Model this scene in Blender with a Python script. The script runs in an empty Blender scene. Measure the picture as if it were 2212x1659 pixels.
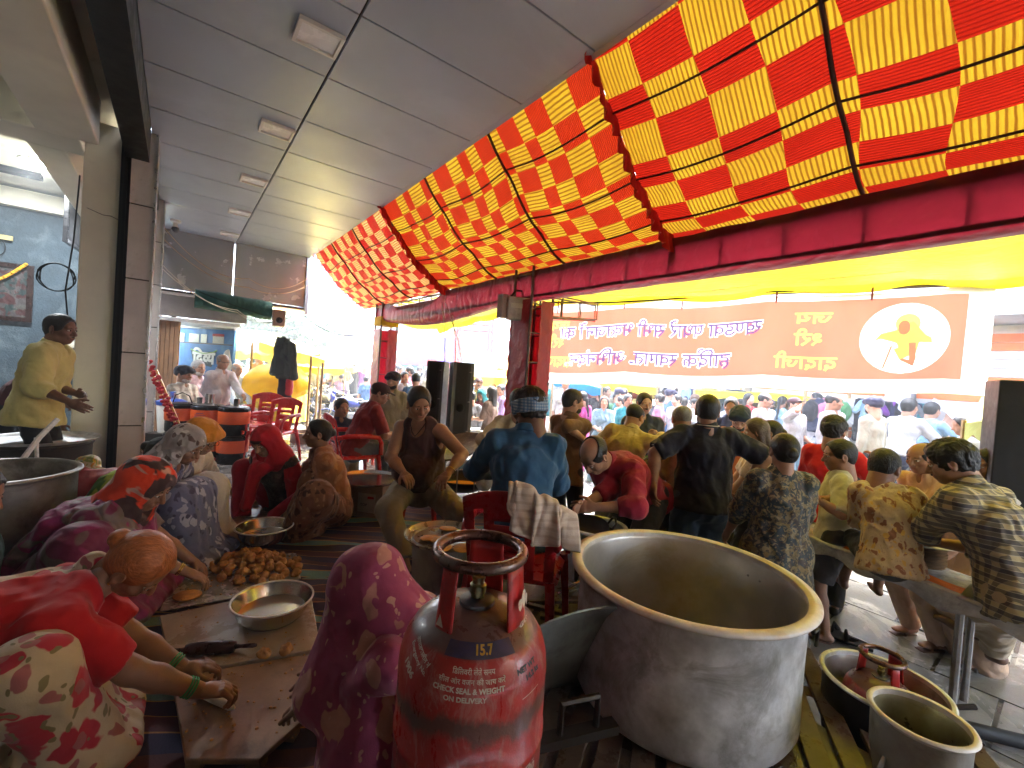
import bpy, bmesh, math, random
import numpy as np
from mathutils import Vector, Matrix, Euler
random.seed(7); rng = np.random.default_rng(7)
sc = bpy.context.scene
COL = sc.collection
R_ = math.radians
# ---------------------------------------------------------------- camera
FPX, CX, CY = 950.0, 1106.0, 829.5            # focal length and centre, in units of a 2212 px wide frame
PITCH, ROLL, CAMZ = R_(1.18), R_(4.0), 1.7
_F = np.array([0, math.cos(PITCH), -math.sin(PITCH)]); _U0 = np.array([0, math.sin(PITCH), math.cos(PITCH)]); _X = np.array([1.0, 0, 0])
_R = _X*math.cos(ROLL)+_U0*math.sin(ROLL); _U = _U0*math.cos(ROLL)-_X*math.sin(ROLL)
CAM = np.array([0, 0, CAMZ])
cd = bpy.data.cameras.new('camera'); cam = bpy.data.objects.new('camera', cd); COL.objects.link(cam)
cd.sensor_width = 36; cd.lens = 36*FPX/2212; cd.clip_start = 0.02; cd.clip_end = 2000
cam.matrix_world = Matrix(((_R[0], _U[0], -_F[0], 0), (_R[1], _U[1], -_F[1], 0), (_R[2], _U[2], -_F[2], CAMZ), (0, 0, 0, 1)))
sc.camera = cam
# ---------------------------------------------------------------- light: bright overcast day, exposed for the shade
w = bpy.data.worlds.new('World'); sc.world = w; w.use_nodes = True
nt = w.node_tree; bg = nt.nodes['Background']
sky = nt.nodes.new('ShaderNodeTexSky'); sky.sky_type = 'NISHITA'; sky.sun_disc = False
SUN_EL, SUN_AZ = R_(58), R_(40)
sky.sun_elevation = SUN_EL; sky.sun_rotation = SUN_AZ; sky.dust_density = 4; sky.air_density = 1.0; sky.ozone_density = 1
hs = nt.nodes.new('ShaderNodeHueSaturation'); hs.inputs['Saturation'].default_value = 0.8; hs.inputs['Value'].default_value = 1.0
nt.links.new(sky.outputs[0], hs.inputs['Color']); nt.links.new(hs.outputs[0], bg.inputs[0]); bg.inputs[1].default_value = 0.15
sd = bpy.data.lights.new('sun', 'SUN'); sd.energy = 1.1; sd.angle = R_(14); sd.color = (1, 0.96, 0.9)
so = bpy.data.objects.new('sun', sd); COL.objects.link(so)
sdir = Vector((math.sin(SUN_AZ)*math.cos(SUN_EL), math.cos(SUN_AZ)*math.cos(SUN_EL), math.sin(SUN_EL)))
so.rotation_euler = sdir.to_track_quat('Z', 'Y').to_euler(); so.location = (0, 0, 30)
sc.view_settings.view_transform = 'Standard'; sc.view_settings.look = 'None'
sc.view_settings.exposure = 4.9; sc.view_settings.gamma = 1
try: sc.view_settings.use_curve_mapping = False
except Exception: pass
sc.render.engine = 'CYCLES'
sc.cycles.use_denoising = True
sc.cycles.max_bounces = 8; sc.cycles.diffuse_bounces = 4; sc.cycles.glossy_bounces = 3; sc.cycles.transmission_bounces = 6; sc.cycles.transparent_max_bounces = 8
sc.cycles.sample_clamp_indirect = 6; sc.cycles.caustics_reflective = False; sc.cycles.caustics_refractive = False
# ---------------------------------------------------------------- geometry of the place
AZ = math.atan2(727, 950)
UD = np.array([-math.sin(AZ), math.cos(AZ), 0.0]); VD = np.array([math.cos(AZ), math.sin(AZ), 0.0])
AZR = math.atan2(UD[1], UD[0])-math.pi/2          # rotation that turns +Y into the shop front's direction
def W(a, b, z=0.0): return np.array([UD[0]*a+VD[0]*b, UD[1]*a+VD[1]*b, z])
def ray(x, y): return _F+(x-CX)/FPX*_R-(y-CY)/FPX*_U
def at(x, y, d): return CAM+ray(x, y)*d
def atz(x, y, z): d = ray(x, y); return CAM+d*((z-CAMZ)/d[2])
def px(P):
    d = np.asarray(P, float)-CAM; q = d@_F
    return (CX+FPX*(d@_R)/q, CY-FPX*(d@_U)/q)
FLOOR = 0.3; CEIL = 3.7
# ---------------------------------------------------------------- objects
def tag(o, label=None, cat=None, group=None, kind=None):
    if label: o['label'] = label
    if cat: o['category'] = cat
    if group: o['group'] = group
    if kind: o['kind'] = kind
    return o
def thing(name, label, cat, loc=(0, 0, 0), rz=0.0, group=None, rot=None):
    o = bpy.data.objects.new(name, None); COL.objects.link(o); o.location = Vector([float(q) for q in loc]); o.empty_display_size = 0.1
    o.rotation_euler = rot if rot is not None else (0, 0, rz)
    return tag(o, label, cat, group)
def link(name, me, parent=None, loc=None, rot=None, scale=None, color=None):
    o = bpy.data.objects.new(name, me); COL.objects.link(o)
    if parent is not None: o.parent = parent
    if loc is not None: o.location = Vector([float(q) for q in loc])
    if rot is not None: o.rotation_euler = rot
    if scale is not None: o.scale = scale
    if color is not None: o.color = (*color[:3], 1)
    return o
def copy_tree(o, parent=None):
    c = o.copy(); COL.objects.link(c)
    if parent is not None: c.parent = parent
    for ch in list(o.children): copy_tree(ch, c)
    return c
class MB:
    def __init__(s): s.v = []; s.f = []; s.m = []; s.n = 0
    def add(s, V, Fc, mi=0):
        V = np.asarray(V, float).reshape(-1, 3); s.v.append(V)
        for f in Fc: s.f.append(tuple(int(i)+s.n for i in f)); s.m.append(mi)
        s.n += len(V); return s
    def box(s, c, size, rz=0.0, mi=0, rot=None):
        x, y, z = size[0]/2, size[1]/2, size[2]/2
        V = np.array([(-x,-y,-z),(x,-y,-z),(x,y,-z),(-x,y,-z),(-x,-y,z),(x,-y,z),(x,y,z),(-x,y,z)])
        M = np.array(Euler((0, 0, rz) if rot is None else rot).to_matrix()); V = V@M.T+np.asarray(c, float)
        return s.add(V, [(0,3,2,1),(4,5,6,7),(0,1,5,4),(1,2,6,5),(2,3,7,6),(3,0,4,7)], mi)
    def hexa(s, P, mi=0): return s.add(P, [(0,3,2,1),(4,5,6,7),(0,1,5,4),(1,2,6,5),(2,3,7,6),(3,0,4,7)], mi)
    def tube(s, pts, r, n=8, mi=0, caps=True, closed=False, flat=1.0):
        P = np.asarray(pts, float); m = len(P); rr = np.full(m, r) if np.isscalar(r) else np.asarray(r, float)
        if closed: T = np.roll(P, -1, 0)-np.roll(P, 1, 0)
        else: T = np.gradient(P, axis=0)
        T /= np.linalg.norm(T, axis=1)[:, None]+1e-12
        up = np.array([0, 0, 1.0]) if abs(T[0][2]) < .9 else np.array([1.0, 0, 0])
        V = []
        A = np.cross(T[0], up); A /= np.linalg.norm(A)
        for i in range(m):
            A = A-T[i]*(A@T[i]); A /= np.linalg.norm(A)+1e-12; B = np.cross(T[i], A)
            for k in range(n):
                a = 2*math.pi*k/n; V.append(P[i]+rr[i]*(math.cos(a)*A+math.sin(a)*B*flat))
        Fc = []
        for i in range(m if closed else m-1):
            j = (i+1) % m
            for k in range(n): Fc.append((i*n+k, i*n+(k+1) % n, j*n+(k+1) % n, j*n+k))
        if caps and not closed: Fc.append(tuple(range(n-1, -1, -1))); Fc.append(tuple((m-1)*n+k for k in range(n)))
        return s.add(V, Fc, mi)
    def lathe(s, prof, n=40, c=(0, 0, 0), mi=0, sx=1.0, sy=1.0, closed=False, cap=False):
        V = []; m = len(prof)
        for r, z in prof:
            for k in range(n):
                a = 2*math.pi*k/n; V.append((c[0]+sx*r*math.cos(a), c[1]+sy*r*math.sin(a), c[2]+z))
        Fc = []
        for i in range(m if closed else m-1):
            j = (i+1) % m
            for k in range(n): Fc.append((i*n+k, i*n+(k+1) % n, j*n+(k+1) % n, j*n+k))
        if cap:
            if prof[0][0] > 1e-4: Fc.append(tuple(range(n-1, -1, -1)))
            if prof[-1][0] > 1e-4: Fc.append(tuple((m-1)*n+k for k in range(n)))
        return s.add(V, Fc, mi)
    def grid(s, G, mi=0, mfun=None):
        a, b = G.shape[:2]; base = s.n
        s.v.append(G.reshape(-1, 3)); s.n += a*b
        for i in range(a-1):
            for j in range(b-1):
                s.f.append((base+i*b+j, base+(i+1)*b+j, base+(i+1)*b+j+1, base+i*b+j+1)); s.m.append(mi if mfun is None else mfun(i, j))
        return s
    def prism(s, poly, z0, z1, mi=0):
        n = len(poly); V = [(x, y, z0) for x, y in poly]+[(x, y, z1) for x, y in poly]
        return s.add(V, [tuple(range(n-1, -1, -1)), tuple(range(n, 2*n))]+[(i, (i+1) % n, n+(i+1) % n, n+i) for i in range(n)], mi)
    def xf(s, M):                                  # transform everything so far
        M = np.array(M); s.v = [V@M[:3, :3].T+M[:3, 3] for V in s.v]; return s
    def mesh(s, name, mats, smooth=False, uv=None):
        me = bpy.data.meshes.new(name)
        V = np.concatenate(s.v) if s.v else np.zeros((0, 3))
        me.from_pydata(V.tolist(), [], s.f)
        for m in (mats if isinstance(mats, (list, tuple)) else [mats]): me.materials.append(m)
        if any(s.m): me.polygons.foreach_set('material_index', s.m)
        if smooth is not False:
            if smooth is True: me.shade_smooth()
            else: me.shade_smooth(); me.set_sharp_from_angle(angle=R_(smooth))
        if uv is not None:
            ul = me.uv_layers.new(name='UVMap'); li = np.zeros(len(me.loops), int); me.loops.foreach_get('vertex_index', li)
            ul.data.foreach_set('uv', np.asarray(uv)[li].ravel())
        me.update(); return me
    def build(s, name, mats, parent=None, smooth=False, bevel=0, loc=None, rot=None, uv=None):
        o = link(name, s.mesh(name, mats, smooth, uv), parent, loc, rot)
        if bevel:
            b = o.modifiers.new('bevel', 'BEVEL'); b.width = bevel; b.segments = 2; b.limit_method = 'ANGLE'; b.angle_limit = R_(40)
        return o
def struct(name, mb, mats, smooth=False, **k):
    o = mb.build(name, mats, None, smooth, **k); o['kind'] = 'structure'; return o
# ---------------------------------------------------------------- noise for shapes
_H = rng.random((32, 32, 32)).astype(np.float32)*2-1
def vn(P, sc_=1.0, seed=0):
    Q = np.asarray(P, np.float32)*sc_+seed*7.31; I = np.floor(Q).astype(int); f = Q-I; f = f*f*(3-2*f)
    r = 0
    for dx in (0, 1):
        for dy in (0, 1):
            for dz in (0, 1):
                r = r+_H[(I[..., 0]+dx) & 31, (I[..., 1]+dy) & 31, (I[..., 2]+dz) & 31]*np.abs(1-dx-f[..., 0])*np.abs(1-dy-f[..., 1])*np.abs(1-dz-f[..., 2])
    return r
# ---------------------------------------------------------------- materials
_mats = {}
def newmat(name):
    m = bpy.data.materials.new(name); m.use_nodes = True; n = m.node_tree.nodes; l = m.node_tree.links
    return m, n, l, n['Principled BSDF'], n['Material Output']
def rgb(c): return (c[0], c[1], c[2], 1)
def noise(n, l, vec, scale, detail=4, rough=.6, dist=0):
    t = n.new('ShaderNodeTexNoise'); t.inputs['Scale'].default_value = scale; t.inputs['Detail'].default_value = detail; t.inputs['Roughness'].default_value = rough; t.inputs['Distortion'].default_value = dist
    if vec is not None: l.new(vec, t.inputs['Vector'])
    return t
def ramp(n, l, fac, stops, interp='LINEAR'):
    r = n.new('ShaderNodeValToRGB'); r.color_ramp.interpolation = interp
    while len(r.color_ramp.elements) < len(stops): r.color_ramp.elements.new(.5)
    for e, (p, c) in zip(r.color_ramp.elements, stops): e.position = p; e.color = rgb(c) if not np.isscalar(c) else (c, c, c, 1)
    l.new(fac, r.inputs[0]); return r
def mixc(n, l, fac, a, b, mode='MIX'):
    m = n.new('ShaderNodeMix'); m.data_type = 'RGBA'; m.blend_type = mode
    for sock, v in ((m.inputs[0], fac), (m.inputs[6], a), (m.inputs[7], b)):
        if hasattr(v, 'is_output') or isinstance(v, bpy.types.NodeSocket): l.new(v, sock)
        elif np.isscalar(v): sock.default_value = v
        else: sock.default_value = rgb(v)
    return m.outputs[2]
def mth(n, l, op, a, b=None, clamp=False):
    m = n.new('ShaderNodeMath'); m.operation = op; m.use_clamp = clamp
    for i, v in enumerate((a, b)):
        if v is None: continue
        if isinstance(v, bpy.types.NodeSocket): l.new(v, m.inputs[i])
        else: m.inputs[i].default_value = v
    return m.outputs[0]
def coords(n, kind='Object', scale=None, rot=None):
    t = n.new('ShaderNodeTexCoord'); return t.outputs[kind]
def mapping(n, l, vec, scale=(1, 1, 1), rot=(0, 0, 0), loc=(0, 0, 0)):
    m = n.new('ShaderNodeMapping'); m.inputs['Scale'].default_value = scale; m.inputs['Rotation'].default_value = rot; m.inputs['Location'].default_value = loc
    l.new(vec, m.inputs['Vector']); return m.outputs[0]
def bump(n, l, b, h, strength=.3, dist=.01):
    x = n.new('ShaderNodeBump'); x.inputs['Strength'].default_value = strength; x.inputs['Distance'].default_value = dist
    l.new(h, x.inputs['Height']); l.new(x.outputs[0], b.inputs['Normal']); return x
def M(name, c=(.5, .5, .5), rough=.6, metal=0, var=.18, vs=6, bs=60, bst=.15, bd=.004, c2=None, stain=None, spec=.5, coat=0, objcol=False, sheen=0, rv=.1, cover=.5):
    """plain surface: base colour with mottling, optional stain colour, roughness variation, fine relief"""
    if name in _mats: return _mats[name]
    m, n, l, b, o = newmat(name)
    vec = coords(n); nz = noise(n, l, vec, vs, 5)
    if objcol:
        oi = n.new('ShaderNodeObjectInfo'); base = oi.outputs['Color']
        dark = mixc(n, l, 1.0, base, (1-var,)*3, 'MULTIPLY'); lite = base
        col = mixc(n, l, nz.outputs[0], dark, lite)
    else:
        c2 = c2 or tuple(min(1, q*(1+var)) for q in c)
        r = ramp(n, l, nz.outputs[0], [(.3, tuple(q*(1-var) for q in c)), (.7, c2)]); col = r.outputs[0]
    if stain:
        n2 = noise(n, l, vec, vs*.45, 8, .7, .6); f = ramp(n, l, n2.outputs[0], [(cover, 0), (cover+.14, 1)])
        col = mixc(n, l, mth(n, l, 'MULTIPLY', f.outputs[0], .75), col, stain)
    l.new(col, b.inputs['Base Color'])
    b.inputs['Metallic'].default_value = metal; b.inputs['Specular IOR Level'].default_value = spec
    if coat: b.inputs['Coat Weight'].default_value = coat; b.inputs['Coat Roughness'].default_value = .15
    if sheen: b.inputs['Sheen Weight'].default_value = sheen
    n3 = noise(n, l, vec, vs*1.7, 6, .65); rr = ramp(n, l, n3.outputs[0], [(.3, max(.02, rough-rv)), (.7, min(1, rough+rv))]); l.new(rr.outputs[0], b.inputs['Roughness'])
    if bst:
        n4 = noise(n, l, vec, bs, 4, .6); bump(n, l, b, n4.outputs[0], bst, bd)
    _mats[name] = m; return m
def cloth(name, c=(.5, .5, .5), pattern=None, cols=(), scale=10, rough=.85, fold=0, trans=0.0, objcol=False, satin=0):
    """woven fabric with a weave bump and optional print"""
    if name in _mats: return _mats[name]
    m, n, l, b, o = newmat(name)
    vec = coords(n)
    if objcol: oi = n.new('ShaderNodeObjectInfo'); base = oi.outputs['Color']; col = mixc(n, l, noise(n, l, vec, 4).outputs[0], mixc(n, l, 1., base, (.72,)*3, 'MULTIPLY'), base)
    else:
        nz = noise(n, l, vec, 5, 4); col = ramp(n, l, nz.outputs[0], [(.3, tuple(q*.86 for q in c)), (.7, tuple(min(1, q*1.1) for q in c))]).outputs[0]
    if pattern == 'floral':
        wv = noise(n, l, vec, scale*.6, 3, .5); dv = n.new('ShaderNodeVectorMath'); dv.operation = 'SCALE'; l.new(wv.outputs['Color'], dv.inputs[0]); dv.inputs['Scale'].default_value = .7/scale*3
        ad = n.new('ShaderNodeVectorMath'); l.new(vec, ad.inputs[0]); l.new(dv.outputs[0], ad.inputs[1]); wvec = ad.outputs[0]
        for i, cc in enumerate(cols):
            vo = n.new('ShaderNodeTexVoronoi'); vo.inputs['Scale'].default_value = scale*(1, 1.35, 2.6, 4)[i]; l.new(mapping(n, l, wvec, rot=(.4*i, .8*i, .3), loc=(i*3.1, 0, 0), scale=(1, 1, .55)), vo.inputs['Vector'])
            th = (.36, .27, .2, .2)[i]; f = ramp(n, l, vo.outputs['Distance'], [(th, 1), (th+.03, 0)])
            col = mixc(n, l, f.outputs[0], col, cc)
    elif pattern in ('plaid', 'stripes', 'gingham', 'bands'):
        sp = n.new('ShaderNodeSeparateXYZ'); l.new(mapping(n, l, vec, scale=(scale,)*3), sp.inputs[0])
        def band(s, w_): return mth(n, l, 'LESS_THAN', mth(n, l, 'FRACT', s), w_)
        axx = mth(n, l, 'ADD', sp.outputs[0], mth(n, l, 'MULTIPLY', sp.outputs[1], .7))
        if pattern == 'stripes': col = mixc(n, l, band(sp.outputs[2], .35), col, cols[0])
        elif pattern == 'bands': col = mixc(n, l, band(axx, .4), col, cols[0])
        else:
            f = mth(n, l, 'MULTIPLY', band(axx, .5), .7); col = mixc(n, l, f, col, cols[0])
            f = mth(n, l, 'MULTIPLY', band(sp.outputs[2], .5), .7); col = mixc(n, l, f, col, cols[0])
            if len(cols) > 1: col = mixc(n, l, mth(n, l, 'MULTIPLY', band(mth(n, l, 'MULTIPLY', sp.outputs[2], 2.), .12), .6), col, cols[1])
    elif pattern in ('blotch', 'camo'):
        for i, cc in enumerate(cols):
            nn = noise(n, l, mapping(n, l, vec, loc=(i*5.3, 2, 1)), scale*(1, 1.5, 2.4)[i], 2 if pattern == 'blotch' else 4, .5, 1.2)
            f = ramp(n, l, nn.outputs[0], [(.54, 0), (.57, 1)]); col = mixc(n, l, f.outputs[0], col, cc)
    l.new(col, b.inputs['Base Color']); b.inputs['Roughness'].default_value = rough; b.inputs['Specular IOR Level'].default_value = .25+satin*.4; b.inputs['Sheen Weight'].default_value = .15
    wvt = n.new('ShaderNodeTexWave'); wvt.inputs['Scale'].default_value = 3.0; wvt.inputs['Distortion'].default_value = 9; wvt.inputs['Detail'].default_value = 3; wvt.inputs['Detail Scale'].default_value = 1.5; l.new(vec, wvt.inputs['Vector'])
    n5 = noise(n, l, vec, 250, 2); h = mth(n, l, 'ADD', mth(n, l, 'MULTIPLY', wvt.outputs[1], 1.0), mth(n, l, 'MULTIPLY', n5.outputs[0], .12))
    bump(n, l, b, h, .6, .012)
    if trans:
        t = n.new('ShaderNodeBsdfTranslucent'); l.new(col, t.inputs[0]); mx = n.new('ShaderNodeMixShader'); mx.inputs[0].default_value = trans
        l.new(b.outputs[0], mx.inputs[1]); l.new(t.outputs[0], mx.inputs[2]); l.new(mx.outputs[0], o.inputs[0])
    _mats[name] = m; return m
def tarp(name, c=(.5, .5, .5), trans=.6, streak=None, sc_=1.0):
    """plastic sheet that lets light through"""
    if name in _mats: return _mats[name]
    m, n, l, b, o = newmat(name); vec = coords(n)
    nz = noise(n, l, vec, 1.2*sc_, 4); col = ramp(n, l, nz.outputs[0], [(.3, tuple(q*.85 for q in c)), (.65, c)]).outputs[0]
    if streak is not None:
        wv = n.new('ShaderNodeTexWave'); wv.inputs['Scale'].default_value = .5; wv.inputs['Distortion'].default_value = 3; l.new(vec, wv.inputs['Vector'])
        col = mixc(n, l, mth(n, l, 'MULTIPLY', ramp(n, l, wv.outputs[1], [(.82, 0), (.93, 1)]).outputs[0], .6), col, streak)
    l.new(col, b.inputs['Base Color']); b.inputs['Roughness'].default_value = .45
    w2 = noise(n, l, vec, 7*sc_, 4, .6, .8); bump(n, l, b, w2.outputs[0], .5, .03)
    t = n.new('ShaderNodeBsdfTranslucent'); l.new(col, t.inputs[0]); mx = n.new('ShaderNodeMixShader'); mx.inputs[0].default_value = trans
    l.new(b.outputs[0], mx.inputs[1]); l.new(t.outputs[0], mx.inputs[2]); l.new(mx.outputs[0], o.inputs[0])
    _mats[name] = m; return m
def emit(name, c, s):
    if name in _mats: return _mats[name]
    m, n, l, b, o = newmat(name); b.inputs['Base Color'].default_value = rgb(c); b.inputs['Emission Color'].default_value = rgb(c); b.inputs['Emission Strength'].default_value = s
    _mats[name] = m; return m
# ---------------------------------------------------------------- lettering
def glyph_mesh(s, size=1.0, off=0.0, extrude=0.0, res=3, shear=0.0, sp=1.0):
    cu = bpy.data.curves.new('t', 'FONT'); cu.body = s; cu.size = size; cu.offset = off; cu.extrude = extrude; cu.resolution_u = res; cu.shear = shear; cu.space_character = sp; cu.align_x = 'LEFT'
    o = bpy.data.objects.new('t', cu); COL.objects.link(o)
    dg = bpy.context.evaluated_depsgraph_get(); me = bpy.data.meshes.new_from_object(o.evaluated_get(dg)); bpy.data.objects.remove(o); bpy.data.curves.remove(cu)
    V = np.zeros(len(me.vertices)*3); me.vertices.foreach_get('co', V); V = V.reshape(-1, 3); Fc = [tuple(p.vertices) for p in me.polygons]; bpy.data.meshes.remove(me)
    return V, Fc
def clipx(V, Fc, lim):
    """keep the part of a flat glyph left of lim (half letters)"""
    bm = bmesh.new(); vs = [bm.verts.new(p) for p in V]
    for f in Fc:
        try: bm.faces.new([vs[i] for i in f])
        except ValueError: pass
    bmesh.ops.bisect_plane(bm, geom=bm.verts[:]+bm.edges[:]+bm.faces[:], plane_co=(lim, 0, 0), plane_no=(1, 0, 0), clear_outer=True)
    bm.verts.index_update(); V2 = np.array([p.co[:] for p in bm.verts]) if bm.verts else np.zeros((0, 3)); F2 = [tuple(v.index for v in f.verts) for f in bm.faces]; bm.free()
    return V2, F2
def deva(tokens, size=1.0, off=0.0):
    """Devanagari from single glyphs; ('x',.6) keeps the left 60% of a letter (a half form); '^' marks above sit on the previous letter"""
    mb = MB(); x = 0
    for t in tokens:
        fr = 1.0; s = t
        if isinstance(t, tuple): s, fr = t
        if s == ' ': x += size*.28; continue
        if s == 'reph':
            a = np.linspace(0, 1, 7); pts = [(x-size*.16+size*.13*math.cos(2.6-q*3.6), size*.80+size*.10*math.sin(2.6-q*3.6), 0) for q in a]
            P = np.array(pts); N = np.zeros_like(P); T = np.gradient(P, axis=0); T /= np.linalg.norm(T, axis=1)[:, None]; N[:, 0] = -T[:, 1]; N[:, 1] = T[:, 0]
            wd = size*.035+off; mb.grid(np.stack([P-N*wd, P+N*wd], 1)); continue
        V, Fc = glyph_mesh(s, size, off)
        if len(V) == 0: continue
        x0, x1 = V[:, 0].min(), V[:, 0].max()
        if fr < 1: V, Fc = clipx(V, Fc, x0+(x1-x0)*fr); x1 = x0+(x1-x0)*fr
        if s in '\u0902\u0947\u0948\u0945':                   # signs above, centred on the previous stem
            V = V.copy(); V[:, 0] += x-x1-size*.02+off; mb.add(V, Fc); continue
        if s in '\u0942\u0943\u0941':
            V = V.copy(); V[:, 0] += x-x1-size*.02; mb.add(V, Fc); continue
        V = V.copy(); wd = x1-x0-2*off
        if s == '\u093f': V[:, 0] += x-(x0+off)-size*.012; mb.add(V, Fc); x += wd*.36; continue
        if s == '\u0940': V[:, 0] += x-(x0+off)-wd*.42; mb.add(V, Fc); x += wd*.58-size*.012; continue
        V[:, 0] += x-(x0+off)-size*.012; mb.add(V, Fc); x += wd-size*.012
    return mb, x
# ================================================================ figures: smooth unions meshed by surface nets
def rotm(e): return np.array(Euler([R_(q) for q in e]).to_matrix())
class Sdf:
    def __init__(s): s.p = []
    def cone(s, a, b, ra, rb, k=.02, capa=False, capb=False, sub=False): s.p.append(('c', np.array(a, float), np.array(b, float), ra, rb, k, capa, capb, sub)); return s
    def ell(s, c, r, R=None, k=.03, sub=False): s.p.append(('e', np.array(c, float), np.array(r, float), np.eye(3) if R is None else R, 0, k, 0, 0, sub)); return s
    def ec(s, a, b, wa, wb, side, k=.03, capa=False, capb=False, sub=False): s.p.append(('o', np.array(a, float), np.array(b, float), wa, wb, k, capa, capb, sub, np.array(side, float))); return s
    def cut(s, p, nrm, sub=True): s.p.append(('p', np.array(p, float), np.array(nrm, float)/np.linalg.norm(nrm))); return s
    def mesh(s, h, wr=0, ws=9, seed=0):
        lo = np.full(3, 1e9); hi = -lo.copy()
        def bounds(q):
            if q[0] == 'c': r = max(q[3], q[4]); return np.minimum(q[1], q[2])-r, np.maximum(q[1], q[2])+r
            if q[0] == 'e': r = q[2].max(); return q[1]-r, q[1]+r
            r = max(*q[3], *q[4]); return np.minimum(q[1], q[2])-r, np.maximum(q[1], q[2])+r
        for q in s.p:
            if q[0] == 'p' or q[8]: continue
            a, b = bounds(q); lo = np.minimum(lo, a); hi = np.maximum(hi, b)
        lo -= 2.5*h; hi += 2.5*h; N = np.ceil((hi-lo)/h).astype(int)+1
        F = np.full(N, 1.0, np.float32)
        ax = [lo[i]+h*np.arange(N[i]) for i in range(3)]
        for q in s.p:
            if q[0] == 'p':
                d = (ax[0][:, None, None]-q[1][0])*q[2][0]+(ax[1][None, :, None]-q[1][1])*q[2][1]+(ax[2][None, None, :]-q[1][2])*q[2][2]
                F = np.maximum(F, d.astype(np.float32)); continue
            a, b = bounds(q); k = q[5]; mg = k+2*h
            i0 = np.clip(np.floor((a-mg-lo)/h).astype(int), 0, N-1); i1 = np.clip(np.ceil((b+mg-lo)/h).astype(int)+1, 1, N)
            if (i1 <= i0).any(): continue
            X = ax[0][i0[0]:i1[0]][:, None, None]; Y = ax[1][i0[1]:i1[1]][None, :, None]; Z = ax[2][i0[2]:i1[2]][None, None, :]
            if q[0] == 'e':
                R = q[3]; x, y, z = X-q[1][0], Y-q[1][1], Z-q[1][2]
                L = [x*R[0, i]+y*R[1, i]+z*R[2, i] for i in range(3)]; r = q[2]
                k0 = np.sqrt(sum((L[i]/r[i])**2 for i in range(3)))+1e-6; k1 = np.sqrt(sum((L[i]/r[i]**2)**2 for i in range(3)))+1e-6
                d = k0*(k0-1)/k1
            else:
                ab = q[2]-q[1]; L2 = ab@ab+1e-12; ln = math.sqrt(L2); x, y, z = X-q[1][0], Y-q[1][1], Z-q[1][2]
                tr = (x*ab[0]+y*ab[1]+z*ab[2])/L2; t = np.clip(tr, 0, 1)
                dx, dy, dz = x-t*ab[0], y-t*ab[1], z-t*ab[2]
                if q[0] == 'c': d = np.sqrt(dx*dx+dy*dy+dz*dz)-(q[3]+(q[4]-q[3])*t)
                else:
                    sd_ = q[9]; T = ab/ln; sd_ = sd_-T*(sd_@T); sd_ /= np.linalg.norm(sd_); fr = np.cross(T, sd_)
                    p1 = dx*sd_[0]+dy*sd_[1]+dz*sd_[2]; p2 = dx*fr[0]+dy*fr[1]+dz*fr[2]; p3 = (tr-t)*ln
                    w1 = q[3][0]+(q[4][0]-q[3][0])*t; w2 = q[3][1]+(q[4][1]-q[3][1])*t
                    k0 = np.sqrt((p1/w1)**2+(p2/w2)**2+(p3/w2)**2)+1e-6; k1 = np.sqrt((p1/w1**2)**2+(p2/w2**2)**2+(p3/w2**2)**2)+1e-6; d = k0*(k0-1)/k1
                if q[6]: d = np.maximum(d, -tr*ln)
                if q[7]: d = np.maximum(d, (tr-1)*ln)
            d = np.broadcast_to(d, (i1[0]-i0[0], i1[1]-i0[1], i1[2]-i0[2])).astype(np.float32)
            sl = F[i0[0]:i1[0], i0[1]:i1[1], i0[2]:i1[2]]
            if q[8]: d = -d; hh = np.clip(.5-.5*(d-sl)/k, 0, 1); sl[...] = d+(sl-d)*hh+k*hh*(1-hh)
            else: hh = np.clip(.5+.5*(sl-d)/k, 0, 1); sl[...] = sl+(d-sl)*hh-k*hh*(1-hh)
        F[0] = F[-1] = 1; F[:, 0] = F[:, -1] = 1; F[:, :, 0] = F[:, :, -1] = 1
        V, Q = snets(F, lo, h)
        if wr and len(V):
            Nn = vnormals(V, Q)
            P = V.copy(); wp = np.stack([vn(P, ws*.45, seed+1), vn(P, ws*.45, seed+2), vn(P, ws*.45, seed+3)], 1)*.5/ws*2.2
            Pw = P+wp; Pw = Pw*np.array([1.0, 1.0, .62]); a = vn(Pw, ws, seed); rdg = 1-2*np.abs(a)
            b_ = vn(Pw, ws*2.3, seed+5)
            V = V+Nn*((rdg*.75+b_*.35)*wr)[:, None]
        return V, Q
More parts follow.
